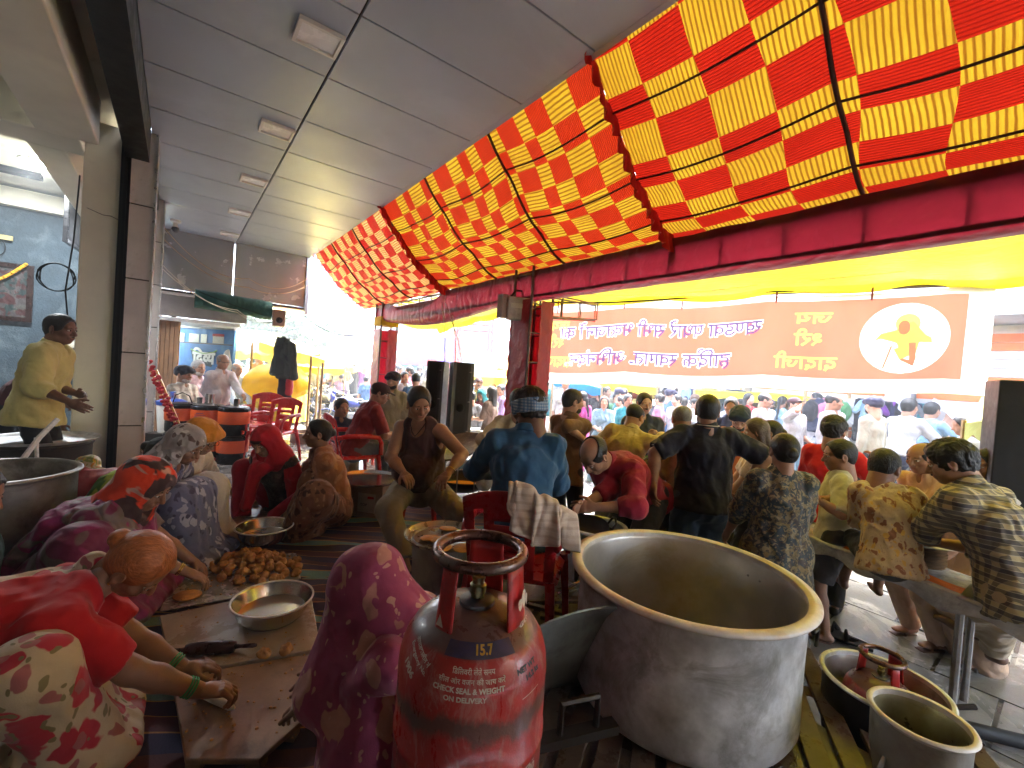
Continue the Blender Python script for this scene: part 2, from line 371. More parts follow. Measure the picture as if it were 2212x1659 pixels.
def snets(F, o, h):
    S = F < 0
    c = np.zeros(np.array(F.shape)-1, np.int8)
    n0, n1, n2 = F.shape
    for a in (0, 1):
        for b in (0, 1):
            for d in (0, 1): c += S[a:n0-1+a, b:n1-1+b, d:n2-1+d]
    I = np.argwhere((c > 0) & (c < 8)); idx = np.full(c.shape, -1, np.int64); idx[tuple(I.T)] = np.arange(len(I))
    acc = np.zeros((len(I), 3)); cnt = np.zeros(len(I))
    cs = [(a, b, d) for a in (0, 1) for b in (0, 1) for d in (0, 1)]
    for p in cs:
        for axn in range(3):
            if p[axn]: continue
            q = list(p); q[axn] = 1
            A = F[I[:, 0]+p[0], I[:, 1]+p[1], I[:, 2]+p[2]]; B = F[I[:, 0]+q[0], I[:, 1]+q[1], I[:, 2]+q[2]]
            m = (A < 0) != (B < 0); t = np.where(m, A/(A-B+1e-20*(A == B)), 0)
            P = np.tile(np.array(p, float), (len(I), 1)); P[:, axn] += t; acc += P*m[:, None]; cnt += m
    V = (I+acc/np.maximum(cnt, 1)[:, None])*h+o
    Q = []
    for axn in range(3):
        sl0 = [slice(None)]*3; sl1 = [slice(None)]*3; sl0[axn] = slice(0, -1); sl1[axn] = slice(1, None)
        E = S[tuple(sl0)] != S[tuple(sl1)]; J = np.argwhere(E); b, d = (axn+1) % 3, (axn+2) % 3
        J = J[(J[:, b] > 0) & (J[:, d] > 0) & (J[:, b] < F.shape[b]-1) & (J[:, d] < F.shape[d]-1)]
        def g(ob, od):
            K = J.copy(); K[:, b] += ob; K[:, d] += od; return idx[tuple(K.T)]
        q = np.stack([g(-1, -1), g(0, -1), g(0, 0), g(-1, 0)], 1); ins = S[tuple(J.T)]
        q[~ins] = q[~ins][:, ::-1]; Q.append(q)
    Q = np.concatenate(Q); Q = Q[(Q >= 0).all(1)]
    return V, Q
def vnormals(V, Q):
    n = np.cross(V[Q[:, 2]]-V[Q[:, 0]], V[Q[:, 3]]-V[Q[:, 1]]); N = np.zeros_like(V)
    for i in range(4): np.add.at(N, Q[:, i], n)
    return N/(np.linalg.norm(N, axis=1)[:, None]+1e-12)
def qmesh(name, parts, mats):
    """parts: list of (V, Q, material index)"""
    off = 0; Vs = []; Qs = []; ms = []
    for V, Q, mi in parts:
        if len(V) == 0: continue
        Vs.append(V); Qs.append(Q+off); ms.append(np.full(len(Q), mi)); off += len(V)
    V = np.concatenate(Vs).astype(np.float32); Q = np.concatenate(Qs); ms = np.concatenate(ms)
    me = bpy.data.meshes.new(name); me.vertices.add(len(V)); me.vertices.foreach_set('co', V.ravel())
    me.loops.add(len(Q)*4); me.loops.foreach_set('vertex_index', Q.ravel().astype(np.int32))
    me.polygons.add(len(Q)); me.polygons.foreach_set('loop_start', np.arange(0, len(Q)*4, 4, dtype=np.int32)); me.polygons.foreach_set('material_index', ms.astype(np.int32))
    for m in mats: me.materials.append(m)
    me.update(calc_edges=True); me.shade_smooth(); return me
# ---- head, in its own frame: face towards +Y
def head_sdf(fem=False):
    s = Sdf(); j = .92 if fem else 1.0
    s.ell((0, -.012, .032), (.074, .094, .082), k=.02).ell((0, .02, -.035), (.062*j, .066, .062), k=.03)
    s.ell((0, .045, -.082), (.034*j, .034, .026), k=.03).cone((-.045*j, .01, -.07), (.045*j, .01, -.07), .018, .018, .03)
    s.ell((.043, .052, -.022), (.022, .024, .02), k=.02).ell((-.043, .052, -.022), (.022, .024, .02), k=.02)
    s.cone((-.04, .068, .028), (.04, .068, .028), .011, .011, .014)
    s.ell((.032, .097, .006), (.017, .016, .011), k=.008, sub=True).ell((-.032, .097, .006), (.017, .016, .011), k=.008, sub=True)
    s.cone((0, .078, .018), (0, .103, -.026), .008, .0125, .009).cone((-.013, .088, -.03), (.013, .088, -.03), .009, .009, .006)
    s.cone((-.019, .079, -.052), (.019, .079, -.052), .010, .010, .010).cone((-.016, .076, -.063), (.016, .076, -.063), .010, .010, .008)
    for q in (-1, 1):
        s.ell((q*.078, -.008, -.004), (.009, .021, .032), rotm((0, 0, q*-18)), k=.006).ell((q*.086, -.004, -.002), (.006, .011, .018), k=.004, sub=True)
        s.ell((q*.079, -.004, -.03), (.007, .01, .012), k=.005)
    s.cone((0, -.028, -.05), (0, -.04, -.16), .054 if fem else .06, .052 if fem else .06, .03)
    return s
_heads = {}
def head_parts(fem, h):
    key = (fem, h)
    if key in _heads: return _heads[key]
    out = [(*head_sdf(fem).mesh(h), 0)]
    if h < .009:
        for q in (-1, 1):
            out.append((*Sdf().ell((q*.031, .0765, .005), (.0125, .0105, .0075), k=.002).mesh(.004), 1))
            out.append((*Sdf().ell((q*.031, .0855, .0045), (.0062, .003, .0062), k=.002).mesh(.0025), 2))
            out.append((*Sdf().cone((q*.017, .083, .0245), (q*.046, .071, .026), .0035, .0025, .003).mesh(.003), 3))
            out.append((*Sdf().cone((q*.018, .0865, .0125), (q*.045, .077, .0115), .0048, .0042, .003).mesh(.003), 0))
        out.append((*Sdf().cone((-.02, .0885, -.0535), (.02, .0885, -.0535), .0035, .0035, .002).cone((-.016, .086, -.061), (.016, .086, -.061), .0045, .0045, .002).mesh(.003), 4))
    _heads[key] = out; return out
def hair_sdf(style, fem=False):
    s = Sdf(); r = .009
    if style in ('short', 'curly', 'bun', 'long', 'plait', 'bald', 'receding'):
        g = .016 if style == 'curly' else r
        s.ell((0, -.014, .034), (.074+g, .094+g, .082+g), k=.02)
        if style != 'bald': s.ell((0, -.05, -.02), (.062, .05, .06), k=.03)
        s.ell((0, .093, -.026), (.073, .074, .110), k=.012, sub=True)
        for q in (-1, 1): s.ell((q*.092, .0, -.02), (.024, .028, .04), k=.01, sub=True)
        s.cone((0, -.03, -.10), (0, .0, -.16), .055, .06, .02, sub=True)
        if style == 'receding': s.ell((.0, .075, .085), (.052, .055, .052), k=.012, sub=True)
        if style == 'bald': s.ell((0, .02, .10), (.075, .085, .085), k=.01, sub=True)
        if style == 'bun': s.ell((0, -.118, .005), (.034, .03, .034), k=.012)
        if style == 'long':
            s.ec((0, -.07, .0), (0, -.09, -.30), (.07, .035), (.075, .025), (1, 0, 0), k=.03); s.cone((.06, -.02, 0), (.075, -.03, -.22), .03, .02, .03).cone((-.06, -.02, 0), (-.075, -.03, -.22), .03, .02, .03)
        if style == 'plait': s.cone((0, -.11, -.03), (.02, -.12, -.36), .03, .015, .02)
    elif style == 'turban':
        s.ell((0, -.015, .055), (.098, .118, .075), k=.02).cone((-.07, .06, .05), (.07, .06, .05), .028, .028, .03).ell((0, -.07, .02), (.085, .06, .06), k=.03)
        s.ell((0, .095, -.045), (.075, .07, .075), k=.01, sub=True).cone((0, -.03, -.07), (0, 0, -.16), .07, .07, .02, sub=True)
    elif style == 'cap':
        s.ell((0, -.012, .045), (.085, .105, .078), k=.02).cut((0, 0, .022), (0, -.12, -1))
        s.p.append(('o', np.array([0, .075, .045]), np.array([0, .155, .028]), (.07, .008), (.055, .006), .012, False, False, False, np.array([1., 0, 0])))
    elif style == 'shawl':            # cloth over head falling on the shoulders
        s.ell((0, -.015, .034), (.088, .110, .098), k=.02).ec((0, -.03, 0), (0, -.055, -.24), (.092, .095), (.17, .12), (1, 0, 0), k=.05)
        s.ell((0, .10, -.035), (.066, .10, .088), k=.012, sub=True).cone((0, .03, -.1), (0, .1, -.3), .05, .09, .02, sub=True)
    elif style == 'hood':
        s.ell((0, -.018, .036), (.094, .118, .104), k=.02).ec((0, -.03, 0), (0, -.03, -.16), (.098, .10), (.15, .13), (1, 0, 0), k=.05)
        s.ell((0, .115, -.035), (.068, .105, .100), k=.01, sub=True)
    return s
_hair = {}
def hair_part(style, fem, h, seed=1):
    key = (style, fem, h, seed)
    if key not in _hair:
        wr = {'curly': .008, 'turban': .006, 'shawl': .006, 'hood': .006, 'cap': .0015, 'bald': .0}.get(style, .0016)
        ws = {'curly': 55, 'turban': 26, 'shawl': 16, 'hood': 16}.get(style, 40)
        _hair[key] = hair_sdf(style, fem).mesh(h, wr, ws, seed)
    return _hair[key]
def ik(a, t, l1, l2, pole):
    a = np.array(a, float); t = np.array(t, float); d = t-a; L = np.linalg.norm(d); mx = (l1+l2)*.995
    if L > mx: t = a+d/L*mx; d = t-a; L = mx
    L = max(L, abs(l1-l2)+.02); u_ = d/np.linalg.norm(d); x = (l1*l1-l2*l2+L*L)/(2*L); hh = math.sqrt(max(0, l1*l1-x*x))
    p = np.array(pole, float)-a; p = p-u_*(p@u_); p /= np.linalg.norm(p)+1e-9
    return a+u_*x+p*hh, t
def xf(V, R, t): return V@np.asarray(R).T+np.asarray(t)
def nrm(a): a = np.asarray(a, float); return a/(np.linalg.norm(a)+1e-12)
def hand_sdf(w_, d, n, side, curl=.5, spread=1.0, r=.0088, k=.006):
    """w_ wrist, d pointing, n palm normal, side: towards the thumb"""
    d = nrm(d); n = nrm(np.asarray(n)-d*(np.asarray(n)@d)); sd_ = nrm(np.cross(d, n))
    if sd_@np.asarray(side) < 0: sd_ = -sd_
    s = Sdf(); w_ = np.asarray(w_, float)
    R = np.stack([sd_, d, n], 1)
    s.ell(w_+d*.05, (.040, .053, .017), R, k=.01).cone(w_-d*.03, w_+d*.02, .026, .024, .02)
    for i, (o_, L) in enumerate(((.029, .072), (.010, .080), (-.010, .074), (-.028, .058))):
        b0 = w_+d*(.088-abs(i-1.3)*.004)+sd_*o_; a = curl*(1+.12*i); q = nrm(d*math.cos(a*.6)+n*math.sin(a*.6)+sd_*o_*2.2*spread)
        b1 = b0+q*L*.45; q2 = nrm(d*math.cos(a*1.5)+n*math.sin(a*1.5)); b2 = b1+q2*L*.32; q3 = nrm(d*math.cos(a*2.1)+n*math.sin(a*2.1)); b3 = b2+q3*L*.25
        s.cone(b0-q*.02, b1, r*1.1, r, k).cone(b1, b2, r, r*.92, .002).cone(b2, b3, r*.92, r*.8, .002)
    t0 = w_+d*.025+sd_*.026; t1 = t0+nrm(d*.7+sd_*.75+n*.3)*.045; t2 = t1+nrm(d*.9+sd_*.25+n*.5*curl)*.035
    s.cone(t0, t1, r*1.6, r*1.2, .01).cone(t1, t2, r*1.2, r*.95, .002)
    return s
SKIN = {}
def skin(c, rough=.48):
    key = tuple(c)
    if key not in SKIN:
        m = M('skin_%d' % len(SKIN), c, rough, var=.13, vs=14, bs=220, bst=.12, bd=.002, c2=tuple(min(1, a*b) for a, b in zip(c, (1.22, 1.12, 1.08))))
        b = m.node_tree.nodes['Principled BSDF']; b.inputs['Subsurface Weight'].default_value = .0; b.inputs['Specular IOR Level'].default_value = .45
        SKIN[key] = m
    return SKIN[key]
EYE = M('eye_white', (.7, .66, .6), .2, var=.02, bst=0); IRIS = M('iris', (.02, .012, .008), .15, var=.02, bst=0); BROW = M('brow', (.015, .012, .01), .8, bst=0)
LIPS = {}
def hairmat(c):
    key = 'hair_%02d%02d%02d' % tuple(int(q*99) for q in c)
    if key in _mats: return _mats[key]
    m, n, l, b, o = newmat(key); vec = coords(n); wv = n.new('ShaderNodeTexNoise'); wv.inputs['Scale'].default_value = 60; wv.inputs['Detail'].default_value = 4
    l.new(mapping(n, l, vec, scale=(3.4, .45, 1.0)), wv.inputs[0]); r = ramp(n, l, wv.outputs[0], [(.3, tuple(q*.65 for q in c)), (.75, tuple(min(1, q*1.35+.003) for q in c))]); l.new(r.outputs[0], b.inputs['Base Color'])
    b.inputs['Roughness'].default_value = .5; bump(n, l, b, wv.outputs[0], .8, .008); _mats[key] = m; return m
NP = 0; LOG = []
def person(label, head=None, floor=0.0, yaw=0.0, h=None, loc=None, pelvis=(0, 0, .95), lean=0, side=0, curl=0, twist=0, hd=(0, 0, 0),
           hL=(-.24, .04, .78), hR=(.24, .04, .78), fL=(-.11, .02, .08), fR=(.11, .02, .08), pL=None, pR=None, kL=None, kR=None, toeL=None, toeR=None,
           fem=False, girth=1.0, belly=0, skinc=(.17, .085, .05), hair='short', hairc=(.004, .0035, .003), top=None, low=None, extra=None, vox=.013, hv=.0045, hvox=.0055,
           curlL=.5, curlR=.5, palmL=None, palmR=None, shoes=None, moust=False, beard=0, group=None, wr=.009, dirL=None, dirR=None, cat='person', name='person', hscale=1.07, hands_fine=True, neckup=0):
    """One figure from joints: a continuous body, clothes and hair as its parts. hands and feet are local targets (1.7 m figure) or ('px', x, y, depth)."""
    global NP; NP += 1; seed = NP*3.7
    up = np.array([0, 0, 1.0]); pel = np.array(pelvis, float)
    # spine
    def tilt(l_, s_): return rotm((-l_, s_, 0))
    R0 = tilt(lean, side); R1 = tilt(lean+curl*.5, side); R2 = tilt(lean+curl, side)@rotm((0, 0, twist))
    waist = pel+R0@(up*.14); chest = waist+R1@(up*.19); nb = chest+R2@(up*.19)
    sL = nb+R2@np.array([-.160*girth**.3*(.93 if fem else 1), -.0, -.070]); sR = nb+R2@np.array([.160*girth**.3*(.93 if fem else 1), 0, -.070])
    Rh = rotm((0, 0, hd[1]))@rotm((-hd[0], hd[2], 0))
    Rn = tilt((lean+curl)*.55+hd[0]*.4, side*.5)
    hc = nb+Rn@np.array([0, .01, .155+neckup])
    s = (h or 1.7)/1.7
    Yw = rotm((0, 0, yaw))
    if loc is None:
        if len(head) == 2: s = (h or 1.7)/1.7; rz_ = ray(*head)[2]; head = (*head, (floor+hc[2]*s-CAMZ)/rz_)
        Pw = at(*head)
        if h is None: s = (Pw[2]-floor)/hc[2]
        lc = Pw-Yw@(hc*s); lc = np.array([lc[0], lc[1], floor])
        if abs(Pw[2]-(floor+hc[2]*s)) > .03: lc[2] = Pw[2]-hc[2]*s if h is not None and floor is None else floor
    else: lc = np.array(loc, float)
    LOG.append('P %-46s s=%.2f h=%.2f loc=%s headpx=%s' % (label[:46], s, s*1.7, np.round(lc, 2), np.round(px(lc+Yw@(hc*s)), 0))+' want %s' % (np.round(head, 2) if head is not None else ''))
    def tl(t):
        if isinstance(t, tuple) and t and t[0] == 'px': return Yw.T@(at(*t[1:])-lc)/s
        if isinstance(t, tuple) and t and t[0] == 'z': return Yw.T@(atz(*t[1:])-lc)/s
        if isinstance(t, tuple) and t and t[0] == 'w': return Yw.T@(np.array(t[1:])-lc)/s
        return np.array(t, float)
    hL, hR, fL, fR = tl(hL), tl(hR), tl(fL), tl(fR)
    eL, wL = ik(sL, hL, .285, .25, tl(pL) if pL is not None else sL+R2@np.array([-.15, -.3, -.35]))
    eR, wR = ik(sR, hR, .285, .25, tl(pR) if pR is not None else sR+R2@np.array([.15, -.3, -.35]))
    jL = pel+R0@np.array([-.09*girth**.5, 0, -.03]); jR = pel+R0@np.array([.09*girth**.5, 0, -.03])
    nL, aL = ik(jL, fL, .44, .42, tl(kL) if kL is not None else jL+np.array([-.05, 1.2, .3])); nR, aR = ik(jR, fR, .44, .42, tl(kR) if kR is not None else jR+np.array([.05, 1.2, .3]))
    g = girth; gb = g**.6
    B = Sdf(); sd_ = R2@np.array([1., 0, 0]); sd0 = R0@np.array([1., 0, 0])
    B.ec(pel-R0@(up*.04), waist, (.150*gb, .105*g), (.128*g, .092*g), sd0, .05).ec(waist, chest, (.128*g, .095*g), (.150*gb, .108*g), sd_, .05).ec(chest, nb-R2@(up*.05), (.155*gb, .108*g), (.13, .075), sd_, .05)
    if belly: B.ell(waist+R1@np.array([0, .07*belly, .0]), (.13*g, .10+.03*belly, .13), R1, k=.06)
    if fem:
        for q in (-1, 1): B.ell(chest+R2@np.array([q*.06, .085, .0]), (.052, .045, .055), R2, k=.03)
    B.cone(sL, sR, .05, .05, .04).cone(nb-R2@(up*.02), hc-Rh@np.array([0, .02, .07]), .058, .052, .03)
    for S_, E_, W_ in ((sL, eL, wL), (sR, eR, wR)):
        B.cone(S_, E_, .054*gb, .040*gb, .03).cone(E_, E_+(W_-E_)*.35, .040*gb, .040*gb, .02).cone(E_+(W_-E_)*.35, W_, .040*gb, .026, .02)
    for J_, K_, A_ in ((jL, nL, aL), (jR, nR, aR)):
        B.cone(J_, K_, .082*gb, .056*gb, .04).cone(K_, K_+(A_-K_)*.35, .053*gb, .055*gb, .02).cone(K_+(A_-K_)*.35, A_, .055*gb, .034, .02)
    for A_, K_, tt in ((aL, nL, toeL), (aR, nR, toeR)):
        f = nrm(tl(tt)-A_) if tt is not None else np.array([0, 1., -.0]); f = nrm(np.array([f[0], f[1], min(f[2], 0)*.6])) if tt is None else f
        hl = A_-up*.035-f*.035; B.cone(hl, hl+f*.12-up*.004, .030, .030, .02)
        B.ec(hl+f*.1, hl+f*.19, (.040, .022), (.034, .013), np.cross(f, up), .015)
    parts = [(*B.mesh(vox), 0)]
    for V, Q, mi in head_parts(fem, hv): parts.append((xf(V*hscale, Rh, hc), Q, mi))
    for W_, E_, pl, cu_, q, dr in ((wL, eL, palmL, curlL, -1, dirL), (wR, eR, palmR, curlR, 1, dirR)):
        d = nrm(W_-E_) if dr is None else nrm(dr); pn = np.array(pl if pl is not None else (-q*1., .2, -.3), float)
        thumb = np.array([-q*.2, 1., .3])
        hs_ = hand_sdf(W_, d, pn, thumb, cu_, r=.0088 if hvox < .007 else .011)
        parts.append((*hs_.mesh(hvox), 0))
    root = thing(name, label, cat, lc, R_(yaw), group); root.scale = (s, s, s)
    lip = tuple(q*k_ for q, k_ in zip(skinc, (1.1, .75, .75)))
    lm = M('lips_%d' % int(skinc[0]*1000), lip, .4, bst=0)
    link('body', qmesh('body', parts, [skin(skinc), EYE, IRIS, BROW, lm]), root)
    if hair:
        hvv = max(.006, hv); V, Q = hair_part(hair, fem, hvv, int(seed) % 5 if hair in ('turban', 'shawl', 'hood') else 1)
        nm = {'turban': 'turban', 'cap': 'cap', 'shawl': 'head_scarf', 'hood': 'head_scarf'}.get(hair, 'hair')
        hm = hairc if isinstance(hairc, bpy.types.Material) else hairmat(hairc)
        link(nm, qmesh(nm, [(xf(V*hscale, Rh, hc), Q, 0)], [hm]), root)
        if nm in ('turban', 'cap'):
            V, Q = hair_part('bald', fem, hvv); link('hair', qmesh('hair', [(xf(V*hscale, Rh, hc), Q, 0)], [hairmat((.006, .005, .0045))]), root)
    if moust:
        V, Q = Sdf().cone((0, .092, -.045), (-.028, .08, -.051), .006, .003, .003).cone((0, .092, -.045), (.028, .08, -.051), .006, .003, .003).mesh(.0035)
        link('moustache', qmesh('moustache', [(xf(V*hscale, Rh, hc), Q, 0)], [hairmat((.006, .005, .0045))]), root)
    if beard:
        bc = (.006, .005, .0045) if beard == 1 else (.45, .43, .4)
        V, Q = Sdf().ell((0, .036, -.072), (.06, .055, .045), k=.01).ell((0, .05, -.03), (.052, .07, .04), k=.006, sub=True).ell((0, .09, -.054), (.022, .02, .010), k=.004, sub=True).mesh(.006, .003, 60)
        link('beard', qmesh('beard', [(xf(V*hscale, Rh, hc), Q, 0)], [hairmat(bc)]), root)
    # clothes
    if low:
        k = low.get('kind', 'trousers'); L = Sdf(); ad = low.get('ad', .014); wst_ = pel+(waist-pel)*low.get('rise', 1.0); ln = low.get('len', 1.0)
        L.ec(pel-R0@(up*.05), wst_-R0@(up*.02), (.152*gb+ad, .108*g+ad), (.132*g+ad*.3, .096*g+ad*.3), sd0, .05, capb=True)
        if k in ('trousers', 'shorts'):
            for J_, K_, A_ in ((jL, nL, aL), (jR, nR, aR)):
                if k == 'shorts': E_ = J_+(K_-J_)*.9; L.cone(J_, E_, .088*gb+ad, .072*gb+ad, .035, capb=True)
                else: L.cone(J_, K_, .086*gb+ad, .060*gb+ad, .035); L.cone(K_, K_+(A_-K_)*ln, .060*gb+ad, .048+ad, .03, capb=True)
        else:                                       # skirt, sari or dhoti: the legs share one cloth
            wd = low.get('wide', 1.0)
            for t_ in (0, .5, 1):
                J_, K_, A_ = jL+(jR-jL)*t_, nL+(nR-nL)*t_, aL+(aR-aL)*t_
                L.cone(J_, K_, .10*gb+ad, .085*wd+ad, .07); L.cone(K_, K_+(A_-K_)*ln, .085*wd+ad, .085*wd+ad*2, .07)
            if low.get('pool'):                     # cloth spreading on the floor
                c = (aL+aR)/2; L.ec((c[0]-.22, c[1]-.02, c[2]), (c[0]+.22, c[1]-.02, c[2]), (.2, .07), (.2, .07), (0, 1, 0), .08)
        link({'trousers': 'trousers', 'shorts': 'shorts', 'skirt': 'skirt', 'sari': 'sari_skirt'}[k], qmesh('lower', [(*L.mesh(max(vox, .012), wr*.6, low.get('ws', 11), seed), 0)], [low['m']]), root)
    if top:
        T = Sdf(); ad = top.get('ad', .014); sl = top.get('sleeve', .55); hem = top.get('hem', .0)
        hp = pel-R0@(up*(.04+hem)); fl = top.get('flare', 0)
        T.ec(hp, waist, (.170*gb+ad+fl+hem*.08+.012*(hem > 0), .128*g+ad+fl+hem*.15+.014*(hem > 0)), (.138*g+ad, .104*g+ad), sd0, .05, capa=True).ec(waist, chest, (.134*g+ad, .103*g+ad), (.152*gb+ad, .110*g+ad), sd_, .05)
        if belly: T.ell(waist+R1@np.array([0, .07*belly, .0]), (.13*g+ad, .10+.03*belly+ad, .13+ad), R1, k=.06)
        if fem:
            for q in (-1, 1): T.ell(chest+R2@np.array([q*.06, .085, .0]), (.052+ad*.7, .045+ad*.7, .055+ad*.7), R2, k=.03)
        if sl < 0:                                   # vest: straps only
            T.ec(chest, nb-R2@(up*.04), (.150*gb+ad, .108*g+ad), (.125, .072+ad), sd_, .04).cone(sL*.75+sR*.25+R2@(up*.035), sR*.75+sL*.25+R2@(up*.035), .04+ad, .04+ad, .03)
            for q, S_ in ((-1, sL), (1, sR)): T.ell(S_+R2@np.array([q*.04, 0, -.045]), (.072, .10, .11), R2, k=.015, sub=True)
            T.ell(nb+R2@np.array([0, .09, .0]), (.068, .10, .10), R2, k=.015, sub=True).ell(nb+R2@np.array([0, -.07, .03]), (.066, .07, .06), R2, k=.015, sub=True)
        else:
            T.ec(chest, nb-R2@(up*.045), (.158*gb+ad, .110*g+ad), (.13, .078+ad*.6), sd_, .05).cone(sL, sR, .05+ad*.8, .05+ad*.8, .04)
            T.cone(nb-R2@(up*.01), nb+Rn@np.array([0, 0, .035]), .066+ad*.5, .056+ad*.4, .02, capb=True)
            if not top.get('closed'): T.ell(nb+R2@np.array([0, .105, .03]), (.035, .075, .07), R2, k=.012, sub=True)
            for S_, E_, W_ in ((sL, eL, wL), (sR, eR, wR)):
                if sl <= .5: T.cone(S_, S_+(E_-S_)*sl*2, .058*gb+ad, .050*gb+ad+.004, .035, capb=True)
                else:
                    t_ = (sl-.5)*2; T.cone(S_, E_, .058*gb+ad, .044*gb+ad, .035); T.cone(E_, E_+(W_-E_)*t_, .044*gb+ad, .034+(1-t_)*.012+ad*.6, .025, capb=True)
        link(top.get('name', 'shirt'), qmesh('top', [(*T.mesh(max(vox, .011)*.95, wr, top.get('ws', 12), seed+4), 0)], [top['m']]), root)
        if top.get('collar'):
            cm = top['m'] if top['collar'] is True else top['collar']
            V, Q = Sdf().cone(nb+Rn@np.array([0, -.02, .0]), nb+Rn@np.array([0, -.012, .05]), .078, .070, .01, capa=True, capb=True).cone(nb+Rn@np.array([0, -.02, -.02]), nb+Rn@np.array([0, -.01, .07]), .064, .060, .002, sub=True).ell(nb+R2@np.array([0, .1, .03]), (.03, .07, .08), R2, k=.005, sub=True).mesh(.006)
            link('collar', qmesh('collar', [(V, Q, 0)], [cm]), root)
    if shoes:
        k, mt = shoes
        for A_, tt in ((aL, toeL), (aR, toeR)):
            f = nrm(tl(tt)-A_) if tt is not None else np.array([0, 1., 0]); hl = A_-up*.035-f*.035; Z = Sdf()
            if k == 'shoe': Z.cone(hl-up*.008, hl+f*.12-up*.012, .038, .036, .02).ec(hl+f*.08-up*.006, hl+f*.205-up*.01, (.046, .03), (.038, .020), np.cross(f, up), .015)
            else: Z.ec(hl-up*.04, hl+f*.2-up*.04, (.036, .009), (.042, .009), np.cross(f, up), .01).cone(hl+f*.12+np.cross(f, up)*.04-up*.03, hl+f*.12+up*.0, .008, .008, .01).cone(hl+f*.12-np.cross(f, up)*.04-up*.03, hl+f*.12, .008, .008, .01)
            link('shoe' if k == 'shoe' else 'sandal', qmesh('shoe', [(*Z.mesh(.008), 0)], [mt]), root)
    J = dict(root=root, s=s, hc=hc, Rh=Rh, nb=nb, chest=chest, waist=waist, pel=pel, R0=R0, R1=R1, R2=R2, sL=sL, sR=sR, eL=eL, eR=eR, wL=wL, wR=wR, nL=nL, nR=nR, aL=aL, aR=aR, jL=jL, jR=jR, loc=lc, Yw=Yw)
    if extra: extra(J)
    return J
def piece(J, name, sdf, mat, vox=.01, wr=0, ws=12, seed=3): return link(name, qmesh(name, [(*sdf.mesh(vox, wr, ws, seed), 0)], [mat]), J['root'])
# ================================================================ setting
def tiles_mat(name, c, grid, rough=.4, wet=False):
    m, n, l, b, o = newmat(name); vec = n.new('ShaderNodeNewGeometry').outputs['Position']
    nz = noise(n, l, vec, 3, 6, .65); col = ramp(n, l, nz.outputs[0], [(.3, tuple(q*.45 for q in c)), (.72, tuple(q*1.25 for q in c))]).outputs[0]
    n2 = noise(n, l, vec, 1.5, 7, .65, .6)
    if wet:
        wt = ramp(n, l, n2.outputs[0], [(.44, 0), (.52, 1)]); col = mixc(n, l, mth(n, l, 'MULTIPLY', wt.outputs[0], .8), col, tuple(q*.35 for q in c))
        l.new(ramp(n, l, wt.outputs[0], [(0, rough), (1, .09)]).outputs[0], b.inputs['Roughness'])
    else: b.inputs['Roughness'].default_value = rough
    l.new(col, b.inputs['Base Color']); n4 = noise(n, l, vec, 30, 5, .7)
    n5 = noise(n, l, vec, 5, 3, .5); bump(n, l, b, mth(n, l, 'ADD', n4.outputs[0], n5.outputs[0]), .25 if wet else .1, .012)
    _mats[name] = m; return m
road = tiles_mat('wet_road', (.13, .125, .12), 1, .4, True)
slabm = tiles_mat('wet_slab', (.30, .295, .29), 1, .35, True)
mb = MB().add([(-90, -30, 0), (90, -30, 0), (260, 260, 0), (-260, 260, 0)], [(0, 1, 2, 3)]); ROAD = struct('road', mb, road)
# paving slabs of the street, near part slab by slab
slmesh = []
for k in range(5):
    m_ = MB(); m_.box((0, 0, 0), (.578, .578, .05)); V = m_.v[0]; V[4:, 2] += rng.normal(0, .003, 4); me = m_.mesh('slab', slabm); slmesh.append(me)
for i in range(-2, 9):
    for j in range(8):
        o = link('paving_slab', slmesh[(i*3+j*5) % 5], ROAD, W(i*.6+.2+(j % 2)*.3, 3.0+j*.6, -.014+random.uniform(-.002, .002)), (random.gauss(0, .0008), random.gauss(0, .0008), AZR))
# veranda
vf = MB(); vf.hexa([W(a, b, z) for z in (0.0, FLOOR-.012) for a, b in ((-2, -7), (-2, 2.25), (12.3, 2.25), (12.3, -7))]); VER = struct('veranda_floor', vf, M('veranda_concrete', (.2, .18, .165), .5, stain=(.06, .05, .045)))
tm = M('veranda_tile', (.16, .15, .145), .25, var=.3, vs=3, stain=(.09, .07, .06), cover=.55, rv=.12)
tme = MB().box((0, 0, 0), (.595, .595, .012)).mesh('tile', tm)
for i in range(0, 18):
    for j in range(-5, 4): link('floor_tile', tme, VER, W(-.7+i*.6, -.15+j*.6+.3, FLOOR-.006), (0, 0, AZR))
# shop interior
cream = M('cream_paint', (.78, .75, .63), .65, var=.08, vs=2.5, stain=(.30, .26, .20), cover=.62, bst=.1)
bluep = M('blue_textured_paint', (.05, .08, .105), .7, var=.22, vs=5, bs=38, bst=.7, bd=.012, stain=(.14, .19, .215), cover=.5)
def ubox(mb, u0, u1, v0, v1, z0, z1, mi=0): return mb.hexa([W(a, b, z) for z in (z0, z1) for a, b in ((u0, v0), (u0, v1), (u1, v1), (u1, v0))], mi)
s_ = MB(); ubox(s_, -3, 9.0, -7, -.45, 3.78, 3.95); SC = struct('shop_ceiling', s_, cream)
s_ = MB(); ubox(s_, 9.0, 9.2, -7, -.72, FLOOR, 3.9); BW = struct('shop_back_wall', s_, bluep)
s_ = MB(); ubox(s_, -3, 9.0, -7.2, -7.0, FLOOR, 3.9); struct('shop_side_wall', s_, cream)
s_ = MB(); ubox(s_, -3.2, -3.0, -7, 3.2, FLOOR, 3.9); struct('shop_near_wall', s_, cream)
